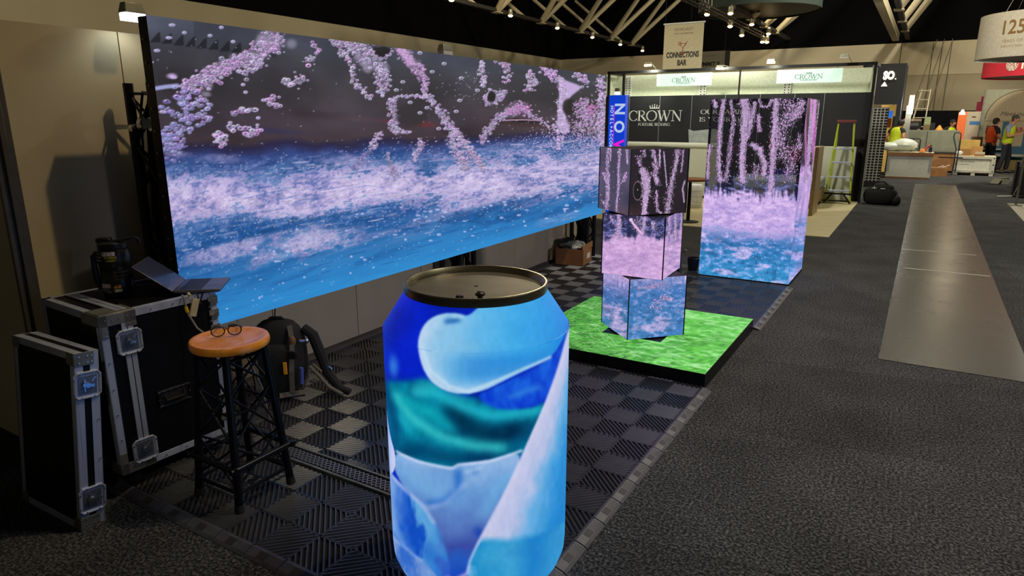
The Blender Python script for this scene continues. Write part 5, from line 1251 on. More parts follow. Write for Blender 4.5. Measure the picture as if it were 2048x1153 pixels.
for i, (x0, x1) in enumerate(((-5.26, -4.05), (-2.74, -1.537))):
    o = MB().bb((x0, 14.94, 2.328), (x1, 14.955, 2.588)).build('hanging_sign', M_sign)
    tag(o, 'pale %s sign with small crown hanging from the black beam, %s' % (('oblong', 'below the cocktail banner') if i == 0 else ('oblong', 'above the tall LED column')), 'sign', 'hanging crown signs')
    xm = (x0 + x1) / 2
    roman('lettering', 'CROWN', .085, xm - .26, xm + .26, 14.939, 2.405, M_signink, o, .12)
    roman('small_lettering', 'POSTURE BEDDING', .022, xm - .16, xm + .16, 14.939, 2.372, M_signink, o, .14)
    q = MB()
    for a in (-.8, -.4, 0, .4, .8): q.prism([(xm + a * .05 - .01, 2.503), (xm + a * .062, 2.535), (xm + a * .05 + .01, 2.503)], 'y', 14.933, 14.939)
    q.build('crown_emblem', M_signink, o, smooth=False)
    q = MB()
    for x in (x0 + .1, x1 - .1): q.cyl((x, 14.95, 2.588), (x, 15.07, 2.63), .004, n=6)
    q.build('hanger', M_black, o)
for lab, p, lit in (('lit floodlight above the black beam, left of the cocktail glass banner', (-5.45, 14.85, 2.79), M_bulb), ('lit floodlight above the black beam, right of the cocktail glass banner', (-3.87, 14.85, 2.67), M_bulb),
                    ('lit floodlight above the right hanging pale sign, against the far wall', (-2.86, 14.85, 2.75), M_bulb), ('unlit white floodlight at the right end of the black beam', (-1.53, 14.85, 2.79), M_off)):
    flood('floodlight', lab, p, lit, (p[0] + .12, 15.1, 2.697), .16)

# blue totem with sideways lettering
t = thing('blue_totem', 'tall bright blue sign with sideways white and pink lettering behind the topmost display cube', 'sign', (-3.72, 9.0, 0))
MB().bb((-.122, 0, 0), (.122, .10, 1.955)).build('lightbox', mat('totem_blue', (20, 70, 210), .4, emit=(8, 62, 214), es=.75), t)
w_ = mat('totem_white', (214, 226, 246), .5, emit=(190, 216, 250), es=.7); p_ = mat('totem_pink', (240, 30, 200), .5, emit=(240, 20, 200), es=.9)
for ch, z, mm in (('N', 1.77, w_), ('O', 1.53, w_), ('V', 1.29, p_), ('A', 1.05, p_), ('C', .81, w_)):
    text_mesh('letter', ch, .205, (.035, -.002, z), 'y-', mm, t, spin=-PI / 2, bold=.006, space=1)
text_mesh('side_lettering', 'HOTEL+ACCOMMODATION', .062, (-.075, -.002, 1.38), 'y-', w_, t, width=.86, spin=-PI / 2 , bold=.002) if False else None
for k, ch in enumerate('HOTEL+ACCOMM'): text_mesh('side_letter', ch, .062, (-.075, -.002, 1.795 - k * .054), 'y-', w_, t, spin=-PI / 2, bold=.002)
MB().bb((-.040, -.003, .6), (-.034, 0, 1.80)).build('pink_rule', p_, t)
t2 = flood('floodlight', 'tiny lit lamp on top of the blue sign post', (-3.735, 9.03, 2.0), M_bulb, (-3.735, 9.06, 1.955), .07)

# beds and furniture of the bedding stand
M_uph = mat('pale_upholstery', (196, 198, 178), .85, c2=(186, 188, 168), scale=60, bump=.2, bscale=260); M_linen = mat('linen', (176, 186, 186), .8)
t = thing('headboard', 'wide pale padded headboard below the white serif lettering, behind the topmost display cube', 'headboard', (-4.6, 14.2, .012))
MB().bb((-1.0, 0, .04), (1.0, .10, 1.05)).build('padded_panel', M_uph, t, bevel=.02)
m = MB(); m.cyl((-.99, .03, 1.075), (1.0, .03, 1.075), .062, n=16); m.build('rolled_top', M_uph, t)
MB().bb((-.98, .01, 0), (.98, .09, .04)).build('plinth', M_black, t)
t = thing('headboard', 'pale headboard standing behind the yellow step ladder, right of the tall LED column', 'headboard', (-1.56, 15.0, .012))
MB().bb((-.42, 0, .02), (.42, .09, 1.085)).build('padded_panel', M_uph, t, bevel=.015); MB().bb((-.42, .002, 0), (.42, .088, .02)).build('plinth', M_black, t)
t = thing('bed_end', 'light oak bed end board with mattress corner, half hidden by the tall LED column', 'bed', (-1.9, 12.4, .012))
M_oak = mat('light_oak', (178, 150, 104), .5, c2=(162, 134, 90), scale=5, aniso=(1, 1, 8))
MB().bb((.33, .1, 0), (.39, .75, 1.16)).build('end_board', M_oak, t, bevel=.004)
MB().bb((-1.2, 1.1, .08), (.30, 2.4, .30)).build('bed_base', M_oak, t); MB().bb((-1.2, 1.1, .30), (.30, 2.35, .52)).build('mattress', M_linen, t, bevel=.05)
MB().bb((-1.15, 1.15, 0), (.25, 2.3, .08)).build('plinth', M_black, t)
t = thing('side_table', 'round wooden side table beside the topmost display cube', 'table', (-3.14, 10.75, .012))
MB().lathe([(.26, .665), (.29, .67), (.29, .695), (.28, .70), (0, .70)], 40).build('table_top', mat('walnut', (166, 96, 44), .4, c2=(140, 78, 36), scale=6, aniso=(4, 1, 1)), t)
MB().lathe([(.17, 0), (.17, .012), (.03, .03), (.025, .66), (.06, .665)], 20).build('pedestal', M_black, t)
m = MB(); m.lathe([(.17, 0), (.18, .02), (.18, .10), (.172, .108), (.18, .116), (.18, .20), (.172, .208), (.18, .216), (.18, .30), (.172, .308), (.18, .316), (.18, .40), (.16, .43), (0, .435)], 32)
o = tag(m.build('pouf', M_white), 'round white ribbed pouf behind the wooden side table', 'pouf'); o.location = (-3.62, 12.6, .012)

# step ladder
t = thing('step_ladder', 'green-yellow step ladder with aluminium treads and red top before the black panel', 'ladder', (-1.34, 14.58, .012))
M_fg = mat('ladder_yellow', (176, 190, 40), .5)
for s in (-1, 1):
    MB().bar((s * .225, 0, .08), (s * .135, .12, 1.56), .045, .03).build('rail', M_fg, t); MB().bar((s * .21, .36, .0), (s * .125, .16, 1.54), .035, .025).build('rear_rail', M_fg, t)
    MB().bar((s * .10, 0, .20), (s * .235, -.02, .02), .03, .03).build('stabiliser', M_black, t)
for z in (.26, .52, .80, 1.06):
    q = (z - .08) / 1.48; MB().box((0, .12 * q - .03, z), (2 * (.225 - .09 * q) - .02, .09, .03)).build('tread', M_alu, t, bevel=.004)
MB().box((0, .13, 1.575), (.33, .12, .05)).build('top_cap', mat('ladder_red', (120, 52, 50), .5), t, bevel=.006)
m = MB(); m.bar((-.24, -.01, .2), (.24, -.01, .2), .03, .03); m.build('foot_bar', M_black, t)

# duffel bag
t = thing('duffel_bag', 'bulging black duffel bag on the carpet at the end of the black stand wall', 'bag', (-.62, 15.05, 0), math.radians(-8))
m = MB(); m.ball((0, 0, .17), (.30, .20, .19), 24, 14, power=.7, jit=.03); m.build('main_body', M_bag, t)
m = MB(); m.ball((.02, -.05, .30), (.22, .12, .12), 18, 10, power=.8, jit=.05); m.build('lid_flap', M_bag, t)
m = MB(); m.ball((.28, -.04, .10), (.09, .11, .11), 14, 8, jit=.05); m.build('side_pocket', M_bag, t)
m = MB(); m.bar((-.14, -.17, .325), (-.05, -.175, .33), .012, .012); m.bar((-.1, -.165, .36), (-.08, -.17, .31), .012, .012); m.bar((.02, -.175, .325), (.10, -.175, .32), .012, .012); m.build('white_mark', M_white, t)
m = MB(); m.tube([(-.16, -.1, .36), (-.1, -.12, .44), (.06, -.12, .45), (.14, -.1, .38)], .014, 8); m.build('handle', M_bag, t)

# ------------------------------------------------------------------ hanging banners
M_ban = mat('banner_cloth', (196, 184, 154), .8); M_dark = mat('banner_ink', (50, 46, 40), .7)
t = thing('hanging_banner', 'cream hanging banner with a red cocktail glass over two lines of dark lettering', 'banner', (-5.68, 18, 0))
zb, zt = 2.89, 4.00
MB().bb((-.515, -.004, zb), (.515, .004, zt)).build('cloth', M_ban, t)
MB().cyl((-.54, 0, zt + .01), (.54, 0, zt + .01), .022, n=10).build('top_rail', M_white, t)
text_mesh('lettering', 'CONNECTIONS', .19, (0, -.006, zb + .345), 'y-', M_dark, t, width=.86, bold=.008); text_mesh('lettering', 'BAR', .19, (.0, -.006, zb + .15), 'y-', M_dark, t, width=.25, bold=.008)
text_mesh('faint_lettering', 'NOVACANCY', .11, (0, -.006, zt - .14), 'y-', mat('faint_ink', (136, 126, 104), .7), t, width=.50); text_mesh('small_lettering', 'HOTEL + ACCOMMODATION', .05, (0, -.006, zt - .24), 'y-', MATS['faint_ink'], t, width=.50)
m = MB(); m.tube([(-.09, -.007, 3.52), (.09, -.007, 3.52), (0, -.007, 3.40)], .009, 6, closed=True); m.cyl((0, -.007, 3.40), (0, -.007, 3.27), .009, n=6); m.cyl((-.06, -.007, 3.265), (.06, -.007, 3.265), .010, n=6); m.cyl((.02, -.007, 3.44), (.11, -.007, 3.57), .006, n=6)
m.tube([(-.09 + .035 * math.cos(a), -.007, 3.525 + .035 * math.sin(a)) for a in np.linspace(0, 2 * PI, 12, endpoint=False)], .007, 6, closed=True); m.build('cocktail_glass', mat('red_ink', (178, 74, 60), .7), t)
m = MB()
for x in (-.5, .5): m.cyl((x, 0, zt + .02), (x, 0, 10.9), .004, n=5)
m.build('hanging_wire', M_black, t)
t = thing('hanging_banner', 'grey hanging banner with a dark right edge, behind the cocktail glass banner', 'banner', (-7.25, 26, 0))
MB().bb((-.75, -.004, 3.38), (.63, .004, 4.02)).build('cloth', mat('grey_banner', (168, 164, 148), .8), t); MB().bb((.63, -.02, 3.36), (.80, .02, 4.02)).build('dark_edge', M_black, t)
text_mesh('lettering', 'SUMMIT II', .2, (.02, -.006, 3.57), 'y-', M_dark, t, width=.84, bold=.008); text_mesh('small_lettering', 'NOVACANCY', .1, (.1, -.006, 3.87), 'y-', MATS['faint_ink'], t, width=.6)
m = MB(); m.cyl((-.7, 0, 4.02), (-.7, 0, 10.9), .004, n=5); m.cyl((.6, 0, 4.02), (.6, 0, 10.9), .004, n=5); m.build('hanging_wire', M_black, t)

def drum(name, label, c, r, z0, z1, m_, top=1.0):
    t = thing(name, label, 'hanging sign', c)
    MB().lathe([(r, z0), (r * top, z1), (r * top - .03, z1), (r - .03, z0)], 72, cap=False).build('cloth_band', m_, t, angle=.9)
    k = MB(); k.lathe([(r - .03, z0 + .01), (r - .03, z0 + .04), (.04, z0 + .04), (.04, z0 + .01)], 72, cap=False); k.build('inner_floor', M_black, t)
    q = MB()
    for a in range(4): q.cyl((r * .8 * math.cos(a * PI / 2 + .6), r * .8 * math.sin(a * PI / 2 + .6), z1), (0, 0, z1 + 2.2), .005, n=5)
    q.cyl((0, 0, z1 + 2.2), (0, 0, 10.9), .006, n=5); q.build('hanging_wire', M_alu_d, t)
    return t
def wrap_text(t, s, size, r, z, a0, m_, name='lettering', bold=0.0, width=None):
    o = text_mesh(name, s, size, (0, 0, 0), 'z+', m_, t, width=width, bold=bold)
    for v in o.data.vertices:
        a = a0 + v.co.x / r; v.co = Vector((math.cos(a) * (r + .004 + v.co.z), math.sin(a) * (r + .004 + v.co.z), z + v.co.y))
    return o
M_wb = mat('white_banner', (222, 214, 196), .7)
t = drum('round_hanging_sign', 'big round white hanging sign with brown 125 lettering at the right edge', (2.05, 20.6, 0), 1.28, 3.0, 3.98, M_wb, 1.0)
M_brown = mat('brown_ink', (150, 112, 62), .7)
A0 = math.atan2(-1, -.62)
wrap_text(t, '125', .42, 1.28, 3.62, A0, M_brown, bold=.006, width=.46); wrap_text(t, 'YEARS OF', .1, 1.28, 3.34, A0, mat('pale_ink', (186, 172, 140), .7), 'small_lettering', width=.44); wrap_text(t, 'INNOVATION', .07, 1.28, 3.23, A0, MATS['pale_ink'], 'small_lettering', width=.44)
q = MB()
for dx, z, w, h, mi in ((.42, 3.50, .10, .14, 0), (.44, 3.36, .14, .10, 1), (.46, 3.68, .07, .16, 2)):
    a = A0 + dx / 1.28; q.box((math.cos(a) * 1.288, math.sin(a) * 1.288, z), (.012, w, h), rz=a, mi=mi)
q.build('picture', [mat('pic_tan', (180, 140, 90), .7), mat('pic_blue', (70, 80, 100), .7), mat('pic_pink', (196, 150, 130), .7)], t, bevel=.003)
t = drum('round_hanging_sign', 'round red hanging sign with white emblem and lettering below the white 125 sign', (2.80, 25.5, 0), 1.60, 2.80, 3.376, mat('red_banner', (178, 24, 44), .7), 1.0)
A1 = math.atan2(-1, -.42)
wrap_text(t, 'mym', .40, 1.6, 3.10, A1 + .13, M_wb, bold=.004)
q = MB()
for k in range(9):
    rr = .165; zz = -rr + (k + .5) * 2 * rr / 9; w = math.sqrt(rr * rr - zz * zz); a = A1 - .26
    for s_ in (-1, 1):
        n_ = 5; 
        q.tube([(math.cos(a + (s_ * w * i / n_) / 1.6) * 1.606, math.sin(a + (s_ * w * i / n_) / 1.6) * 1.606, 3.10 + zz + .02 * math.sin(i * 2 + k)) for i in range(n_ + 1)], .009, 5)
q.build('round_emblem', M_wb, t)
t = drum('round_hanging_sign', 'dark grey-green round hanging sign with white FRONT lettering', (-5.15, 24.0, 0), 1.88, 4.97, 6.1, mat('green_banner', (58, 72, 66), .8), 1.0)
wrap_text(t, 'FRONT', .44, 1.88, 5.13, -2.50, M_white, bold=.006)

# ------------------------------------------------------------------ roof trusses and spotlights
M_strut = mat('strut_cream', (190, 178, 146), .6)
def roof_truss(label, x, z, ys, dx, dz, both, hi):
    t = thing('roof_truss', label, 'roof truss', (x, 0, z), group='roof trusses')
    MB().bb((-.07, ys[0] - 3, .0), (.07, 31.9, .10)).build('bottom_chord', M_void if False else mat('chord_dark', (40, 38, 34), .7), t)
    MB().bb((dx - .08, ys[0] - 3, dz), (dx + .08, 31.9, dz + .14)).build('top_chord', M_strut, t)
    for y in ys:
        MB().bb((-.13, y - .16, -.03), (.13, y + .16, .0)).build('node_plate', M_strut, t)
        for s in (-1, 1):
            MB().cyl((0, y, .03), (dx, y + s * hi, dz), .092, n=10).build('strut', M_strut, t)
            if both and s < 0: MB().cyl((0, y - 1.1, .03), (-dx * .5, y - 2.4, dz * .5), .06, n=8).build('strut', M_strut, t)
    return t
roof_truss('cream roof truss left of the dark round sign', -12.0, 4.86, [19.0, 21.9, 25.0, 28.0, 30.4], 3.4, 3.4, True, 1.5)
roof_truss('cream roof truss behind the dark round sign', -5.5, 4.84, [24.6, 26.8, 28.9], 2.6, 2.4, False, 1.1)
roof_truss('cream roof truss to the right, next to the wide cream beam', -1.1, 4.62, [23.0, 25.8, 28.6], 1.6, 2.6, False, .7)
roof_truss('cream roof truss at the right edge, above the white 125 sign', 3.2, 5.2, [24.5], -2.2, 2.6, False, .9)
o = MB().bb((-1.62, 12.0, 4.60), (-1.40, 31.98, 4.86)).build('roof_beam', M_strut); tag(o, 'wide cream roof beam running down to the top of the far wall', 'beam')
def spot(p, label, grp):
    t = thing('spotlight', label, 'spotlight', p, 0, grp)
    MB().lathe([(.05, .0), (.075, .05), (.07, .16), (.03, .20), (0, .205)], 16).build('housing', M_lampbody, t)
    MB().lathe([(.076, -.004), (.072, -.024), (.045, -.05), (0, -.058)], 16).build('lens', M_bulb, t)
    MB().bar((0, 0, .2), (0, 0, .24), .02, .02).build('bracket', M_black, t)
T1 = [(-11.78, 16.3, 4.84), (-11.74, 19.4, 4.80), (-11.78, 22.7, 4.78), (-11.82, 25.8, 4.76), (-11.82, 28.7, 4.74), (-11.82, 31.4, 4.70)]
for i, p in enumerate(T1):
    spot(p, 'glowing spotlight under the far left roof truss, %s from the left' % ('first', 'second', 'third', 'fourth', 'fifth', 'sixth')[i], 'spotlights under the left roof truss')
T2 = [(-5.68, 20, 4.47), (-5.16, 20.5, 4.52), (-5.52, 22, 4.36), (-5.33, 24, 4.62), (-5.62, 24, 4.30), (-5.18, 26, 4.52), (-5.36, 26, 4.26), (-5.24, 26.15, 4.26)]
for i, p in enumerate(T2):
    spot(p, 'glowing spotlight on the dark lighting bar, %s from its near end' % ('first', 'second', 'third', 'fourth', 'fifth', 'sixth', 'seventh', 'eighth')[i], 'spotlights on the lighting bar')
m = MB()
for x, z in ((-5.52, 4.44), (-5.36, 4.44), (-5.44, 4.58)): m.cyl((x, 12, z), (x, 26.6, z), .022, n=6)
for k in range(36): y = 12 + k * .4; m.cyl((-5.52, y, 4.44), (-5.36, y + .2, 4.44), .010, n=5); m.cyl((-5.36, y + .2, 4.44), (-5.44, y + .4, 4.58), .010, n=5)
for y in (14, 20, 26): m.cyl((-5.44, y, 4.58), (-5.44, y, 10.9), .008, n=5)
tag(m.build('lighting_bar', mat('bar_dark', (52, 48, 42), .5, .5)), 'thin dark lighting bar with glowing spotlights below the dark round sign', 'lighting bar')
# ------------------------------------------------------------------ stands and clutter at the far right
t = thing('black_stand', 'black stand front with two glowing white letters beside the bedding stand', 'stand', (-1.10, 23.2, 0))
MB().bb((-.75, 0, 2.04), (.37, .06, 3.18)).build('fascia', M_graphic, t); MB().bb((.25, 0, 0), (.37, .06, 2.04)).build('post', M_graphic, t); MB().bb((.31, .06, 0), (.37, 1.6, 3.18)).build('side_wall', M_graphic, t)
MB().bb((-.20, 1.2, 0), (.30, 1.25, 2.04)).build('lit_inner_wall', mat('warm_inner', (226, 196, 120), .7, emit=(214, 170, 80), es=.35), t)  # warm light on this inner wall is put in as emission
MB().bb((.02, 1.16, 1.66), (.13, 1.2, 1.86)).build('blue_screen', glow('blue_screen', (40, 110, 220), .8), t); MB().bb((.02, 1.16, 1.36), (.12, 1.2, 1.64)).build('orange_panel', mat('orange_panel', (190, 90, 40), .6), t); MB().bb((.15, 1.14, .5), (.25, 1.2, 1.7)).build('grey_cabinet', mat('grey_cab', (90, 88, 84), .7), t)
w2 = glow('so_letters', (255, 244, 214), 1.6)
text_mesh('glowing_lettering', 'SO', .30, (-.05, -.02, 2.84), 'y-', w2, t, width=.29, extrude=.015, bold=.018); MB().bb((.115, -.035, 2.735), (.145, 0, 2.765)).build('glowing_dot', w2, t); MB().prism([(-.22, 2.55), (-.06, 2.55), (-.14, 2.68)], 'y', -.02, 0).build('glowing_triangle', w2, t)
t = thing('grid_rack', 'tall white wire grid rack beside the black stand with glowing letters', 'rack', (-1.0, 19.0, 0))
m = MB()
for x in (-.17, -.09, -.01, .07): m.cyl((x, 0, .12), (x, 0, 1.88), .011, n=6)
for k in range(27): m.cyl((-.18, 0, .16 + k * .066), (.15, 0, .16 + k * .066), .009, n=6)
m.build('wire_grid', M_white, t); m = MB(); m.bb((-.20, .01, 0), (.16, .03, 1.9)); m.build('dark_backing', mat('dark_backing', (46, 46, 52), .8), t); m = MB(); m.bar((-.2, -.15, .02), (-.2, .2, .02), .03, .03); m.bar((.16, -.15, .02), (.16, .2, .02), .03, .03); m.build('foot', M_white, t)

t = thing('trade_counter', 'white-fronted counter with brown wooden edges, a white plastic sheet heaped on it', 'counter', (-.31, 21.9, 0))
M_brn = mat('brown_edge', (126, 88, 52), .6)
MB().bb((-.54, 0, .03), (.54, .5, .62)).build('body', mat('counter_white', (204, 206, 196), .6), t); MB().bb((-.56, -.02, .62), (.56, .52, .72)).build('top_board', M_brn, t); MB().bb((-.55, -.01, .0), (.53, .5, .05)).build('plinth', M_brn, t)
m = MB(); m.bb((-.54, -.006, .54), (.54, 0, .62)); m.bb((-.54, -.006, .2), (-.47, 0, .54)); m.bb((.47, -.006, .2), (.54, 0, .54)); m.build('grey_frame', mat('grey_frame', (150, 152, 156), .6), t)
MB().bb((-.55, .0, .72), (.55, .5, .728)).build('top_sheet', M_cream, t)
m = MB(); m.ball((-.50, .2, .125), (.30, .16, .12), 18, 10, jit=.06); m.ball((-.18, .24, .175), (.32, .2, .17), 18, 10, jit=.1)
o = tag(m.build('plastic_sheet', mat('plastic_film', (216, 222, 208), .35, bump=.5, bscale=14)), 'white plastic sheet heaped on the white-fronted counter', 'sheet'); o.location = (-.31, 21.9, .745)
o = tag(MB().box((.27, .08, .05), (.16, .14, .10), top=(.5, .6)).build('orange_cloth', mat('orange_cloth', (226, 142, 70), .8), bevel=.02), 'crumpled orange cloth on the front edge of the white-fronted counter', 'cloth'); o.location = (-.31, 21.9, .726)
m = MB(); m.lathe([(.04, 0), (.04, .13), (.018, .16), (.018, .2), (0, .2)], 12); o = tag(m.build('bottle', mat('dark_blue_bottle', (26, 32, 60), .3)), 'small dark blue bottle at the right end of the white-fronted counter', 'bottle'); o.location = (.15, 22.1, .728)
m = MB(); m.bar((0, 0, .02), (.09, .04, .16), .05, .05); m.ball((.10, .04, .17), .035); o = tag(m.build('hand_tool', mat('tool_red', (176, 80, 60), .5)), 'small red and white tool standing on the white-fronted counter', 'tool'); o.location = (.0, 22.2, .728)

t = thing('covered_load', 'wide grey-draped load on a brown cardboard crate at the far end of the aisle', 'load', (.05, 24.97, 0))
MB().box((0, .3, .95), (1.74, .6, .66), top=(.93, .9)).build('grey_cover', mat('grey_cover', (122, 124, 106), .8, c2=(108, 110, 92), scale=4), t, bevel=.02); MB().bb((-.35, .0, .06), (.82, .6, .60)).build('cardboard_crate', M_card, t); MB().bb((-.9, -.03, .59), (.9, .62, .63)).build('flat_platform', mat('dark_tray', (48, 48, 44), .6), t)
m = MB(); m.bar((-.02, -.005, .63), (-.02, -.005, 1.26), .012, .012); m.build('seam', M_black, t); MB().bb((-.55, .02, .0), (-.36, .58, .5)).build('dark_base', mat('base_dark', (40, 40, 38), .8), t)  # seam, and a dark-coloured block left of the crate
m = MB(); m.tube([(-.45, -.02, .56), (-.45, -.02, .98), (-.42, -.02, 1.02), (-.06, -.02, 1.02), (-.03, -.02, .98), (-.03, -.02, .56)], .016, 8); m.cyl((-.24, -.02, .56), (-.24, -.02, 1.02), .014, n=6); m.cyl((-.45, -.02, .8), (-.03, -.02, .8), .012, n=6); m.bb((-.5, -.35, .12), (.02, .0, .15)); m.cyl((-.45, -.02, .14), (-.45, -.02, .6), .014, n=6); m.cyl((-.03, -.02, .14), (-.03, -.02, .6), .014, n=6)
o = tag(m.build('platform_trolley', M_black), 'black tube handled trolley in front of the grey-draped load', 'trolley'); o.location = (-.10, 24.85, 0)
m = MB()
for x in (-.45, -.05):
    for y in (-.3, -.05): m.cyl((x - .015, y, .06), (x + .015, y, .06), .06, n=14)
m.build('wheels', M_rubber, o)
t = thing('hand_truck', 'dark hand truck with a tall loop handle leaning by the yellow wooden box', 'hand truck', (.84, 23.98, 0))
m = MB(); m.tube([(-.03, 0, .12), (-.03, .02, .75), (-.14, .02, 1.1), (-.13, .02, 1.21), (-.08, .02, 1.24), (.02, .02, 1.22), (.035, .02, 1.15), (.03, .0, .6), (.03, 0, .12)], .017, 8); m.build('loop_handle', mat('steel_blue', (60, 64, 74), .4, .5), t)
m = MB(); m.bb((-.45, -.12, .50), (.16, .02, .53)); m.build('deck', M_black, t); m = MB(); m.cyl((-.22, -.1, .10), (-.18, -.1, .10), .10, n=16); m.build('wheel', M_rubber, t); m = MB(); m.cyl((-.225, -.1, .10), (-.175, -.1, .10), .03, n=10); m.build('hub', M_white, t); m = MB(); m.bb((-.40, -.09, .085), (-.22, -.06, .11)); m.build('axle', M_black, t)
o = tag(MB().bb((-.25, -.2, 0), (.2, .2, .24)).build('cardboard_box', M_card), 'low brown cardboard box with scraps on it, right of the white-fronted counter', 'box'); o.location = (.46, 23.5, 0)
m = MB(); m.bar((-.05, 0, .01), (.10, .02, .06), .07, .004); m.bar((.06, -.05, .01), (.24, -.02, .09), .06, .004); o = tag(m.build('torn_scraps', M_white), 'torn white scraps lying on the low cardboard box', 'scraps'); o.location = (.46, 23.45, .242)

t = thing('wooden_crate', 'pale grey shipping crate on pallet feet with faint stencilled marks', 'crate', (1.32, 24.15, 0))
M_cr = mat('crate_grey', (178, 176, 162), .7, c2=(164, 162, 148), scale=8)
MB().bb((-.46, .02, .11), (.46, .68, .53)).build('body', mat('crate_face', (196, 194, 180), .7), t)
m = MB()
for a, b_ in (((-.5, -.01, .09), (.5, .02, .15)), ((-.5, -.01, .48), (.5, .02, .55)), ((-.5, -.01, .15), (-.42, .02, .48)), ((.40, -.01, .15), (.5, .02, .48))): m.bb(a, b_)
m.build('battens', M_cr, t); MB().bb((-.5, 0, .53), (.5, .7, .56)).build('lid', M_cream, t)
for x in (-.44, 0, .44): MB().bb((x - .05, .0, 0), (x + .05, .68, .09)).build('pallet_foot', M_cr, t)
text_mesh('stencil', 'CUSTOMS', .07, (-.19, -.001, .40), 'y-', mat('stencil_ink', (128, 126, 116), .8), t, width=.33) if False else None
m = MB()
for k in range(8): m.bb((-.33 + k * .042, .016, .385), (-.33 + k * .042 + .03, .0195, .425))
for k in range(6): m.bb((-.33 + k * .035, .016, .31), (-.33 + k * .035 + .024, .0195, .335))
m.build('faint_stencil', mat('stencil_ink', (140, 138, 128), .8), t, smooth=False)
for x in (-.46, .46):
    for z in (.13, .32, .51): MB().cyl((x, -.011, z), (x, -.0145, z), .02, .012, 8).build('corner_bolt', M_darksteel, t)
t = thing('bottle_carton', 'open carton with rows of small bottles on top of the pale grey crate', 'carton', (1.42, 24.3, .56))
MB().bb((-.12, -.1, 0), (.12, .1, .06)).build('tray', M_card, t)
m = MB()
for k in range(6): m.cyl((-.10 + k * .04, -.05, .01), (-.10 + k * .04, -.05, .12), .017, n=8); m.cyl((-.10 + k * .04, .04, .01), (-.10 + k * .04, .04, .12), .017, n=8)
m.build('bottles', M_cream, t)
o = tag(MB().bb((-.14, -.1, 0), (.14, .1, .19)).build('cardboard_box', M_card), 'brown carton at the left half of the pale grey crate top', 'box'); o.location = (1.06, 24.5, .56)
o = tag(MB().bb((-.13, -.1, 0), (.13, .1, .27)).build('cardboard_box', mat('kraft', (176, 132, 76), .8)), 'upright kraft carton behind the bottles on the pale grey crate', 'box'); o.location = (1.36, 24.62, .56)
m = MB(); m.ball((0, 0, .08), (.10, .08, .065), 12, 8, jit=.15); o = tag(m.build('paper_wad', M_white), 'crumpled white paper at the left end of the pale grey crate top', 'paper'); o.location = (.90, 24.3, .555)
o = tag(MB().bb((-.26, -.3, 0), (.24, .3, .98)).build('wooden_box', mat('yellow_ply', (206, 170, 92), .7, c2=(190, 152, 76), scale=8)), 'tall yellow plywood box behind the hand truck', 'box'); o.location = (1.22, 25.9, 0)
o = tag(MB().bb((-.12, -.12, 0), (.18, .2, 1.05)).build('brown_panel', mat('brown_panel', (96, 72, 50), .7)), 'brown upright panel below the dark red pull-up sign', 'panel'); o.location = (1.42, 27.2, .0)

# black curtain and clutter before the far wall
h = MB()
for k in range(60): h.bb((-1.2 + k * .09, 30.9 + .03 * math.sin(k * 1.7), 0), (-1.2 + (k + 1) * .09, 30.95 + .03 * math.sin(k * 1.7), 1.92))
tag(h.build('black_curtain', M_blackmat), 'long black curtain hanging in front of the far wall, behind the workers', 'curtain')
t = thing('white_ladder', 'tall white extension ladder standing before the black curtain', 'ladder', (-.30, 25.75, 0))
for x, q in ((-.14, .26), (.26, .1)): MB().bar((x - .06, 0, 1.1), (x + q - .12, .25, 2.54), .03, .03).build('rail', M_cream, t)
for k in range(6): z = 1.1 + k * .28; MB().bar((-.19 + .07 * k * .28, .04 * k, z), (.22 + .0 * k, .04 * k, z), .025, .02).build('rung', M_cream, t)
for x in (-.2, .2): MB().bar((x, 0, 0), (x, 0, 1.1), .03, .03).build('rail', M_cream, t)
m = MB()
for a, b_ in (((-.10, 31.5, 4.55), (-.66, 31.5, 1.9)), ((.14, 31.5, 4.55), (-.34, 31.5, 1.9)), ((.40, 31.5, 4.55), (-.06, 31.5, 1.9))): m.cyl(a, b_, .012, n=6)
tag(m.build('lifting_cables', mat('cable_olive', (120, 112, 90), .7)), 'three thin slanting cables against the far wall above the white ladder', 'cable')
t = thing('monitor', 'dark boxy monitor standing on the grey-draped load', 'monitor', (-.37, 25.1, 1.285)); MB().bb((-.20, 0, .03), (.20, .06, .27)).build('screen_case', M_black, t, bevel=.01); MB().bb((-.13, -.004, .12), (.12, .0, .22)).build('grey_panel', mat('monitor_grey', (78, 80, 76), .5), t); MB().bb((-.1, -.03, 0), (.1, .09, .03)).build('foot', M_black, t)
for lab, x, y, z0, w, hh, col in (('brown carton on the grey-draped load beside the dark monitor', -.02, 25.1, 1.28, .17, .17, (118, 98, 62)), ('black box on the grey-draped load beside the brown carton', .14, 25.12, 1.28, .12, .22, (26, 26, 30)), ('pale green bag propped behind the brown carton on the grey-draped load', -.02, 25.32, 1.28, .20, .40, (150, 160, 116))):
    o = tag(MB().box((0, 0, hh / 2), (w, .15, hh), top=(.8, 1) if hh > .3 else None).build('bag' if hh > .3 else 'carton', mat('col_%d' % col[0], col, .8), bevel=.01), lab, 'bag' if hh > .3 else 'box'); o.location = (x, y, z0)
t = thing('tube_light', 'short glowing white light tube on a grey column beyond the black stand', 'lamp', (-.50, 23.7, 0))
MB().bb((-.10, 0, 0), (.05, .10, 2.0)).build('column', mat('grey_column', (134, 132, 118), .7), t); MB().cyl((-.02, -.03, 1.85), (.03, -.03, 2.20), .032, n=12).build('tube', glow('tube_white', (244, 246, 255), 5.0), t); MB().bb((-.06, -.01, 1.75), (.07, .02, 2.3)).build('holder', M_cream, t)
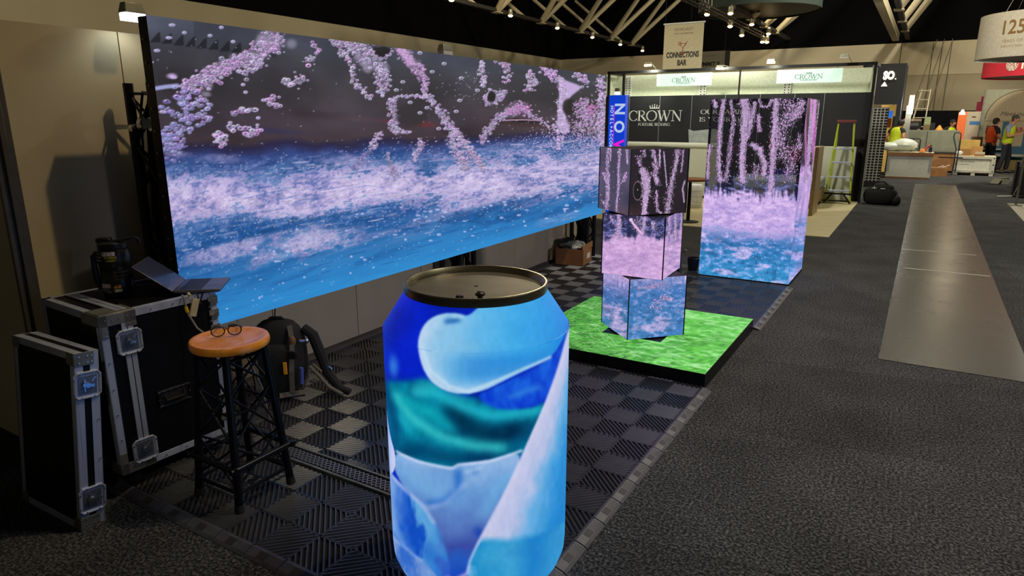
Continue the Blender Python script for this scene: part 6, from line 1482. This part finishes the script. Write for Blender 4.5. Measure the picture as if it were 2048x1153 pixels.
t = thing('pink_board', 'pinkish presentation board with a red figure, behind the dark monitor', 'board', (-.42, 27.5, 0)); MB().bb((-.32, 0, .5), (.22, .03, 1.62)).build('board', mat('pink_board', (176, 146, 124), .8), t); MB().bb((-.30, .0, 0), (-.24, .03, .5)).build('leg', M_cream, t); MB().bb((.14, .0, 0), (.2, .03, .5)).build('leg', M_cream, t); MB().box((.06, -.01, 1.18), (.09, .01, .26), top=(.5, 1)).build('red_figure', mat('red_fig', (130, 50, 44), .7), t)
t = thing('orange_lightbox', 'slim orange and white lit panel before the black curtain', 'sign', (.96, 27.6, 0)); MB().bb((-.12, 0, .3), (.12, .05, 1.85)).build('panel', mat('orange_lit', (226, 110, 50), .6, emit=(226, 100, 40), es=.3), t); MB().box((-.02, -.01, 1.84), (.18, .03, .16), top=(.3, 1)).build('white_light', glow('lightbox_white', (255, 240, 236), 3.0), t); MB().bb((-.12, 0, 0), (.12, .05, .3)).build('foot', M_black, t)
t = thing('poster_stand', 'tall white poster stand with a blue stripe, left of the dark red pull-up sign', 'poster stand', (1.30, 27.9, 0)); MB().bb((-.30, 0, .1), (.18, .03, 1.86)).build('poster', mat('poster_cream', (200, 190, 166), .8), t); MB().bb((-.10, -.003, 1.42), (.18, .0, 1.54)).build('blue_stripe', mat('poster_blue', (70, 124, 186), .7), t); MB().bb((-.30, -.004, .1), (-.22, -.0, 1.86)).build('silver_edge', M_cream, t); MB().bb((-.06, -.004, 1.66), (.05, 0, 1.70)).build('dark_caption', M_dark, t); MB().bb((-.3, -.1, 0), (.18, .13, .1)).build('foot', M_black, t)
t = thing('pull_up_sign', 'dark red pull-up sign with a round picture, left of the arched stand', 'sign', (1.55, 28.6, 0)); MB().bb((-.20, 0, .06), (.3, .02, 2.18)).build('cloth', mat('crimson', (140, 26, 54), .7), t); MB().bb((-.10, -.02, 2.18), (.3, 0, 2.36)).build('cloth_top', MATS['crimson'], t)
m = MB(); m.tube([(.06 + .15 * math.cos(a), -.008, 1.48 + .2 * math.sin(a)) for a in np.linspace(0, 2 * PI, 20, endpoint=False)], .014, 6, closed=True); m.build('round_frame', M_cream, t); m = MB(); m.lathe([(0, 0), (.13, 0)], 20); o = m.build('round_picture', mat('pic_grey', (90, 80, 76), .8, c2=(30, 30, 30), scale=20), t); o.rotation_euler = (PI / 2, 0, 0); o.location = (.06, -.006, 1.48)
MB().bb((-.02, -.004, 1.98), (.14, 0, 2.04)).build('caption', mat('pale_pink', (206, 150, 160), .7), t); MB().bb((-.24, -.1, 0), (.32, .12, .06)).build('foot', M_alu_d, t)

# arched stand
t = thing('arched_stand', 'cream stand with a big arch reading Meet our Brands above picture shelves', 'stand', (2.55, 28.0, 0))
M_arch = mat('arch_cream', (206, 188, 154), .8); M_grn = mat('arch_green', (168, 168, 144), .8); M_blu = mat('arch_blue', (70, 116, 146), .7)
MB().bb((-1.04, .02, 0), (1.6, .06, 2.56)).build('back_panel', M_grn, t)
cxA, rA = .05, .98
P = [(cxA + rA * math.cos(a), 1.62 + .92 * math.sin(a)) for a in np.linspace(0, PI, 28)] + [(cxA - rA, 0), (cxA + rA, 0)]
MB().prism(P, 'y', .0, .02).build('arch_face', M_arch, t, smooth=False)
m = MB(); m.tube([(cxA + rA * math.cos(a), -.004, 1.62 + .92 * math.sin(a)) for a in np.linspace(0, PI, 28)], .012, 5); m.bb((-.93, -.008, 1.54), (1.03, 0, 1.555)); m.build('arch_line', mat('arch_line', (120, 110, 90), .8), t)
text_mesh('script_lettering', 'Meet our Brands', .2, (.12, -.004, 1.78), 'y-', mat('script_ink', (110, 96, 76), .8), t, width=1.30, slant=.35)
for x0, x1 in ((-.42, -.26), (.18, .32)): MB().bb((x0, -.02, .3), (x1, 0, 1.53)).build('blue_pillar', M_blu, t)
MB().bb((-.9, -.03, .30), (1.5, -.0, .74)).build('blue_counter', M_blu, t); MB().bb((-.9, -.25, .62), (-.3, -.03, .66)).build('shelf', M_white, t); MB().bb((-.9, -.25, .0), (1.5, -.02, .30)).build('low_plinth', M_cream, t)
k = 0
for x, z, w, hh, col in ((-.80, 1.30, .10, .2, (60, 60, 44)), (-.60, 1.30, .10, .2, (70, 66, 50)), (-.13, 1.28, .07, .14, (150, 40, 34)), (-.02, 1.28, .07, .14, (160, 44, 36)), (.09, 1.28, .06, .14, (150, 40, 34)), (.45, 1.28, .12, .2, (70, 60, 44)), (.60, 1.28, .1, .2, (80, 70, 54)), (-.80, 1.0, .10, .10, (110, 80, 60)), (.44, .95, .12, .2, (70, 90, 60)), (.62, .9, .1, .2, (130, 110, 80))):
    MB().bb((x - w / 2, -.02, z - hh / 2), (x + w / 2, .0, z + hh / 2)).build('picture', mat('arch_pic_%d' % col[0], col, .7, c2=tuple(min(255, v + 60) for v in col), scale=30, lo=.45, hi=.55), t)
MB().bb((-1.06, -.03, 0), (-1.02, .08, 2.58)).build('silver_post', M_alu_d, t); MB().bb((.02, -.03, 2.44), (.07, .0, 2.56)).build('lamp_clip', M_black, t)
t = thing('shell_post', 'thin pale metal post at the right edge, before the person in the yellow vest', 'post', (1.66, 16.2, 0)); MB().bb((-.018, -.018, .02), (.018, .018, 2.02)).build('upright', M_alu_d, t); MB().bb((-.10, -.10, 0), (.10, .10, .02)).build('foot_plate', M_alu_d, t); MB().cyl((0, -.03, 1.78), (0, -.03, 1.84), .012, n=8).build('lit_clip', glow('clip_light', (255, 250, 236), 3.0), t)
struct('floor_vinyl', MB().bb((1.55, 10.5, -.02), (4.5, 16.5, .006)), mat('pale_vinyl', (150, 144, 122), .5))
t = thing('rolling_case', 'tall black rolling case with grey top at the right edge', 'case', (1.98, 17.9, 0)); MB().bb((-.20, 0, .05), (.3, .4, .66)).build('body', M_graphic, t, bevel=.02); MB().box((.05, .2, .80), (.44, .36, .28), top=(.7, .8)).build('grey_lid', mat('case_grey', (70, 72, 70), .6), t, bevel=.02); MB().box((-.02, .2, 1.02), (.22, .2, .18), top=(.8, .8)).build('grey_bundle', mat('bundle_grey', (126, 122, 108), .8), t, bevel=.03)
m = MB(); m.bb((-.24, .05, .0), (-.20, .35, .75)); m.build('side_strap', M_black, t); MB().bar((-.22, -.03, .05), (-.14, -.06, .33), .03, .006).build('white_tag', M_white, t); m = MB(); m.bar((-.50, -.08, .012), (-.24, -.04, .03), .05, .01); m.build('loose_flap', M_white, t)
o = tag(MB().bb((-.16, -.15, 0), (.16, .15, .22)).build('cardboard_box', mat('bright_card', (204, 150, 80), .8)), 'small bright cardboard box on the carpet left of the black rolling case', 'box'); o.location = (2.16, 20.6, 0)
t = thing('open_carton', 'open white carton with spread flaps on the carpet beside the bright cardboard box', 'carton', (1.86, 21.4, 0)); MB().bb((-.14, -.12, 0), (.10, .2, .15)).build('body', mat('carton_pale', (150, 152, 134), .8), t); MB().bar((-.18, -.10, .26), (.14, -.02, .17), .28, .006).build('flap', mat('carton_flap', (206, 190, 126), .8), t); MB().bar((-.14, -.13, .15), (-.22, -.25, .02), .2, .006).build('flap', MATS['carton_pale'], t)
t = thing('white_table', 'low white table with cartons beneath, behind the legs of the person in the yellow vest', 'table', (2.5, 27.2, 0)); MB().bb((-.9, 0, .44), (.6, .5, .50)).build('table_top', M_cream, t)
for x in (-.85, .55):
    for y in (.05, .45): MB().bb((x - .02, y - .02, 0), (x + .02, y + .02, .44)).build('leg', M_alu_d, t)
o = tag(MB().bb((-.3, -.2, 0), (.3, .2, .32)).build('cardboard_box', mat('olive_card', (150, 130, 80), .8)), 'olive cardboard box under the low white table', 'box'); o.location = (2.5, 27.45, 0)

# ------------------------------------------------------------------ people
M_skin = mat('skin', (186, 128, 98), .6, c2=(176, 118, 90), scale=30); M_hair = mat('dark_hair', (24, 20, 18), .7); M_navy = mat('navy_cloth', (24, 26, 38), .9); M_or = mat('orange_vest', (236, 84, 24), .7); M_ye = mat('yellow_vest', (196, 214, 30), .7, emit=None); M_shirt = mat('blue_shirt', (132, 148, 176), .8); M_blk = mat('black_shirt', (26, 26, 32), .85); M_tan = mat('tan_cloth', (140, 104, 76), .8); M_shoe = mat('dark_shoe', (24, 22, 22), .6)
def hand(ch, w, e, r=.0105):
    """palm and five fingers continuing from the wrist w, coming from the elbow e"""
    w = Vector(w); d = (w - Vector(e)).normalized(); s = d.cross(Vector((0, 0, 1)))
    s = s.normalized() if s.length > .1 else Vector((1, 0, 0)); dn = d.cross(s)
    p = w + d * .055; ch.append([(*w, .026), (*p, .034)])
    for k, (o_, L) in enumerate(((-.030, .060), (-.010, .072), (.010, .068), (.028, .052))):
        a = p + s * o_ + d * .02; b_ = a + d * L * .5 + dn * .008; c_ = b_ + d * L * .5 + dn * .02
        ch.append([(*p, .034), (*a, r), (*b_, r * .9), (*c_, r * .75)])
    a = w + d * .03 + s * -.034; ch.append([(*p, .034), (*a, r * 1.1), (*(a + d * .035 + s * -.012), r), (*(a + d * .06 + s * -.012 + dn * .01), r * .8)])
def person(label, loc, rz, J, torso, legs, vest, hair=True, bald=False, sleeve=None, skirt=False):
    """J: joints in the person's own frame (facing -y): pelvis, chest, neck, head, elbows, wrists, knees, ankles."""
    t = thing('person', label, 'person', loc, rz)
    pv, chs, nk, hd = (Vector(J[k]) for k in ('pelvis', 'chest', 'neck', 'head'))
    sh = {s: chs + Vector((s * .185, 0, .10)) for s in (-1, 1)}; hp = {s: pv + Vector((s * .095, 0, -.05)) for s in (-1, 1)}
    F = Vector(J.get('look', (0, -1, 0))).normalized()
    ch = [[(*pv, (.135, .10)), (*((pv + chs) / 2), (.125, .09)), (*chs, (.15, .105)), (*(chs + Vector((0, 0, .13))), (.10, .08)), (*nk, .055), (*(nk + (hd - nk) * .35), .052), (*hd, (.078, .092)), (*(hd + Vector((0, 0, .075))), (.07, .085))]]
    ch.append([(*hd, (.078, .092)), (*(hd + F * .075 + Vector((0, 0, -.055))), .040)])                # jaw
    top = chs + Vector((0, 0, .13))
    for s in (-1, 1):
        el, wr = Vector(J['elbow'][0 if s < 0 else 1]), Vector(J['wrist'][0 if s < 0 else 1])
        ch.append([(*top, (.10, .08)), (*sh[s], .062), (*((sh[s] + el) / 2), .050), (*el, .042), (*((el + wr) / 2), .038), (*wr, .026)]); hand(ch, wr, el)
        kn, an = Vector(J['knee'][0 if s < 0 else 1]), Vector(J['ankle'][0 if s < 0 else 1])
        ch.append([(*pv, (.135, .10)), (*hp[s], .088), (*((hp[s] + kn) / 2), .075), (*kn, .056), (*((kn + an) / 2), .052), (*an, .038), (*(an + Vector((0, -.10, -.05))), .036), (*(an + Vector((0, -.17, -.06))), .028)])
    body = skin_mesh('body', ch, M_skin, t)
    f = MB(); e = F.cross(Vector((0, 0, 1))).normalized()                                              # face
    f.ball(hd + F * .098 + Vector((0, 0, -.012)), (.013, .018, .020), 10, 6)
    for s in (-1, 1): f.ball(hd + e * s * .080 + Vector((0, 0, -.01)), (.014, .02, .030), 10, 6)
    f.build('nose_and_ears', M_skin, body); f = MB()
    for s in (-1, 1): f.ball(hd + F * .088 + e * s * .030 + Vector((0, 0, .018)), .010, 8, 6)
    f.build('eyes', M_hair, body); MB().ball(hd + F * .092 + Vector((0, 0, -.055)), (.022, .012, .006), 8, 6).build('mouth', mat('lips', (140, 80, 72), .6), body)
    if hair:
        h_ = MB(); c_ = hd - F * .016 + Vector((0, 0, .045)); h_.ball(c_, (.092, .098, .085), 16, 10); h_.ball(hd - F * .055 + Vector((0, 0, -.01)), (.075, .055, .075), 14, 8); h_.build('hair', M_hair if hair is True else hair, t)
    tc = [[(*pv, (.145, .112)), (*((pv + chs) / 2), (.138, .102)), (*chs, (.162, .118)), (*top, (.115, .095)), (*(nk - Vector((0, 0, .02))), .066)]]
    for s in (-1, 1):
        el = Vector(J['elbow'][0 if s < 0 else 1]); wr = Vector(J['wrist'][0 if s < 0 else 1])
        q = [(*top, (.115, .095)), (*sh[s], .076), (*(sh[s] + (el - sh[s]) * .6), .064)]
        if sleeve == 'long': q += [(*el, .055), (*(el + (wr - el) * .8), .045)]
        tc.append(q)
    skin_mesh('shirt', tc, torso, t)
    if vest is not None:
        lo = pv + Vector((0, 0, -.02))
        skin_mesh('safety_vest', [[(*(lo - Vector((0, 0, .06))), (.185, .150)), (*lo, (.185, .148)), (*((pv + chs) / 2), (.180, .142)), (*chs, (.205, .155)), (*(chs + Vector((0, 0, .09))), (.205, .145)), (*(chs + Vector((0, 0, .15))), (.16, .125)), (*(chs + Vector((0, 0, .20))), (.09, .09))]], vest, t)
    lc = []
    lc.append([(*pv, (.148, .116)), (*(pv + Vector((0, 0, -.04))), (.15, .118))])
    for s in (-1, 1):
        kn, an = Vector(J['knee'][0 if s < 0 else 1]), Vector(J['ankle'][0 if s < 0 else 1])
        lc.append([(*(pv + Vector((0, 0, -.04))), (.15, .118)), (*hp[s], .104), (*((hp[s] + kn) / 2), .090), (*kn, .074), (*((kn + an) / 2), .068), (*(an + Vector((0, 0, .0))), .062)])
    skin_mesh('trousers', lc, legs, t)
    for s in (0, 1):
        an = Vector(J['ankle'][s]); MB().ball(an + Vector((0, -.07, -.035)), (.05, .135, .045), 14, 8, power=.8).build('shoe', M_shoe, t)
    return t
def J(**k):
    d = dict(pelvis=(0, 0, .93), chest=(0, 0, 1.24), neck=(0, -.01, 1.46), head=(0, -.03, 1.60), elbow=[(-.26, .04, 1.10), (.26, .04, 1.10)], wrist=[(-.24, -.10, .88), (.24, -.10, .88)], knee=[(-.11, -.02, .50), (.11, -.02, .50)], ankle=[(-.11, .03, .08), (.11, .03, .08)]); d.update(k); return d
# facing: rz turns the -y facing figure; +90 deg faces +x
person('person in an orange safety vest and black shirt, turned away, hands held together', (1.82, 26.9, 0), math.radians(128), J(chest=(0, .0, 1.20), neck=(0, -.04, 1.40), head=(0, -.07, 1.53), elbow=[(-.25, -.02, 1.02), (.25, -.02, 1.02)], wrist=[(-.12, -.28, 1.02), (.12, -.28, 1.02)]), M_blk, M_navy, M_or)
person('person in a yellow safety vest and blue shirt raising a hand to chest height', (2.16, 25.7, 0), math.radians(70), J(pelvis=(0, .03, .95), chest=(0, .0, 1.27), neck=(0, -.05, 1.48), head=(0, -.10, 1.62), elbow=[(-.26, -.04, 1.10), (.26, -.02, 1.10)], wrist=[(-.10, -.30, 1.20), (.16, -.32, 1.32)], knee=[(-.11, .02, .50), (.11, -.06, .50)], ankle=[(-.11, .12, .08), (.11, -.02, .08)]), M_shirt, M_navy, M_ye, hair=mat('grey_hair', (70, 64, 58), .8))
person('person in a yellow vest over black sleeves with a cap, bending by the grid rack', (-.76, 22.8, 0), math.radians(150), J(chest=(0, -.05, 1.20), neck=(0, -.13, 1.36), head=(0, -.20, 1.47), look=(0, -1, -.4)), M_blk, M_navy, M_ye)
person('person with a bald head and yellow vest behind the left end of the grey-draped load', (-.66, 26.0, 0), math.radians(160), J(head=(0, -.04, 1.58)), M_shirt, M_navy, M_ye, hair=None)
person('person in a yellow vest mostly hidden behind the right end of the grey-draped load', (.62, 26.6, 0), math.radians(40), J(chest=(0, -.03, 1.18), neck=(0, -.08, 1.36), head=(0, -.12, 1.48)), M_blk, M_navy, M_ye)
o = tag(MB().lathe([(.11, 0), (.11, .015), (.02, .15), (0, .15)], 16).build('traffic_cone', mat('cone_orange', (230, 160, 70), .6)), 'small pale orange cone on top of the grey-draped load', 'cone'); o.location = (.32, 25.15, 1.282)
# ------------------------------------------------------------------ light
def lamp(name, kind, loc, energy, colour, size=.2, target=None, angle=None, blend=.5):
    l = bpy.data.lights.new(name, kind); l.energy = energy; l.color = colour
    if kind == 'AREA': l.shape = 'DISK'; l.size = size
    else: l.shadow_soft_size = size
    if kind == 'SPOT': l.spot_size = math.radians(angle); l.spot_blend = blend
    o = bpy.data.objects.new(name, l); COL.objects.link(o); o.location = loc
    if target is not None: o.rotation_euler = (Vector(target) - Vector(loc)).to_track_quat('-Z', 'Y').to_euler()
    return o
WARM = (1.0, .84, .56); NEUT = (1.0, .92, .74)
lamp('hall_and_fill_lamp', 'SPOT', (-.05, 4.30, 7.48), 500, (1.0, .74, .40), .07, (-3.4, 1.8, .8), 140, .5)
lamp('hall_and_fill_lamp', 'SPOT', (3.2, 6.5, 10.0), 2100, (1, .96, .88), 1.0, (2.4, 5.4, 0), 78, .8)
lamp('hall_and_fill_lamp', 'SPOT', (3.2, -2.6, 6.2), 380, (1, .86, .62), .12, (-2.42, 1.70, .66), 9, .7)  # added fill: narrow warm spot on the stool and case side
lamp('hall_and_fill_lamp', 'AREA', (.6, 13, 8.5), 260, NEUT, .6, (.3, 13, 0))
lamp('hall_and_fill_lamp', 'AREA', (.8, 21, 8.5), 900, NEUT, 1.0, (.9, 24, 0))
lamp('stand_and_fill_lamp', 'POINT', (3.7, 22.3, 2.6), 280, NEUT, .2)  # added fill beyond the right edge, brightens the far people
lamp('hall_and_fill_lamp', 'SPOT', (.5, 14.5, 6.6), 900, NEUT, .3, (1.9, 21.5, 2.6), 48, .7)  # added spot to brighten the round signs, arch and people
lamp('tube_light_glow', 'POINT', (-.46, 23.5, 2.0), 26, (1, 1, .95), .1)
lamp('hall_and_fill_lamp', 'POINT', (-9, 16, 5.6), 420, WARM, .3)
lamp('hall_and_fill_lamp', 'POINT', (-10, 6, 6.4), 340, WARM, .3)
lamp('hall_and_fill_lamp', 'POINT', (-5, 26, 6.2), 560, WARM, .3)
lamp('hall_and_fill_lamp', 'POINT', (1.3, 29.4, 4.3), 60, WARM, .35)
lamp('stand_and_fill_lamp', 'SPOT', (5.6, 2.9, 2.9), 480, (.80, .76, 1.0), .25, (-3.6, 5.0, .0), 43, .6)  # added lilac fill from out of view, lifts partition foot and case rails
for x in (-5.45, -3.87, -2.86): lamp('stand_and_fill_lamp', 'SPOT', (x, 14.86, 2.74), 60, (.96, 1.0, .80), .06, (x - .2, 15.9, 2.3), 150, .8)
lamp('stand_and_fill_lamp', 'SPOT', (-3.4, 11.6, 4.3), 560, (1, .98, .86), .2, (-3.6, 15.0, 1.1), 95, .8)  # added lamp that brightens the black graphic wall from in front
lamp('small_floodlight', 'SPOT', (-3.46, 2.09, 2.13), 3, (.9, .97, 1.0), .04, (-3.7, 2.0, 1.7), 120, .8)
w = bpy.data.worlds.new('hall_air'); w.use_nodes = True; SC.world = w
w.node_tree.nodes['Background'].inputs['Color'].default_value = (1.0, .9, .7, 1); w.node_tree.nodes['Background'].inputs['Strength'].default_value = .034

# ------------------------------------------------------------------ camera
cam = bpy.data.cameras.new('camera'); cam.sensor_fit = 'HORIZONTAL'; cam.sensor_width = 36.0; cam.lens = 36.0 * 1341.4 / 2048
cam.clip_start = .05; cam.clip_end = 200
co = bpy.data.objects.new('camera', cam); COL.objects.link(co); co.location = (0, 0, 1.65)
co.rotation_euler = (PI / 2 - math.radians(14.24), 0, math.radians(31.06))
SC.camera = co
SC.view_settings.view_transform = 'Standard'; SC.view_settings.look = 'None'; SC.view_settings.exposure = 0; SC.view_settings.gamma = 1; SC.view_settings.use_curve_mapping = False
SC.cycles.use_denoising = True
SC.cycles.max_bounces = 8; SC.cycles.sample_clamp_indirect = 6
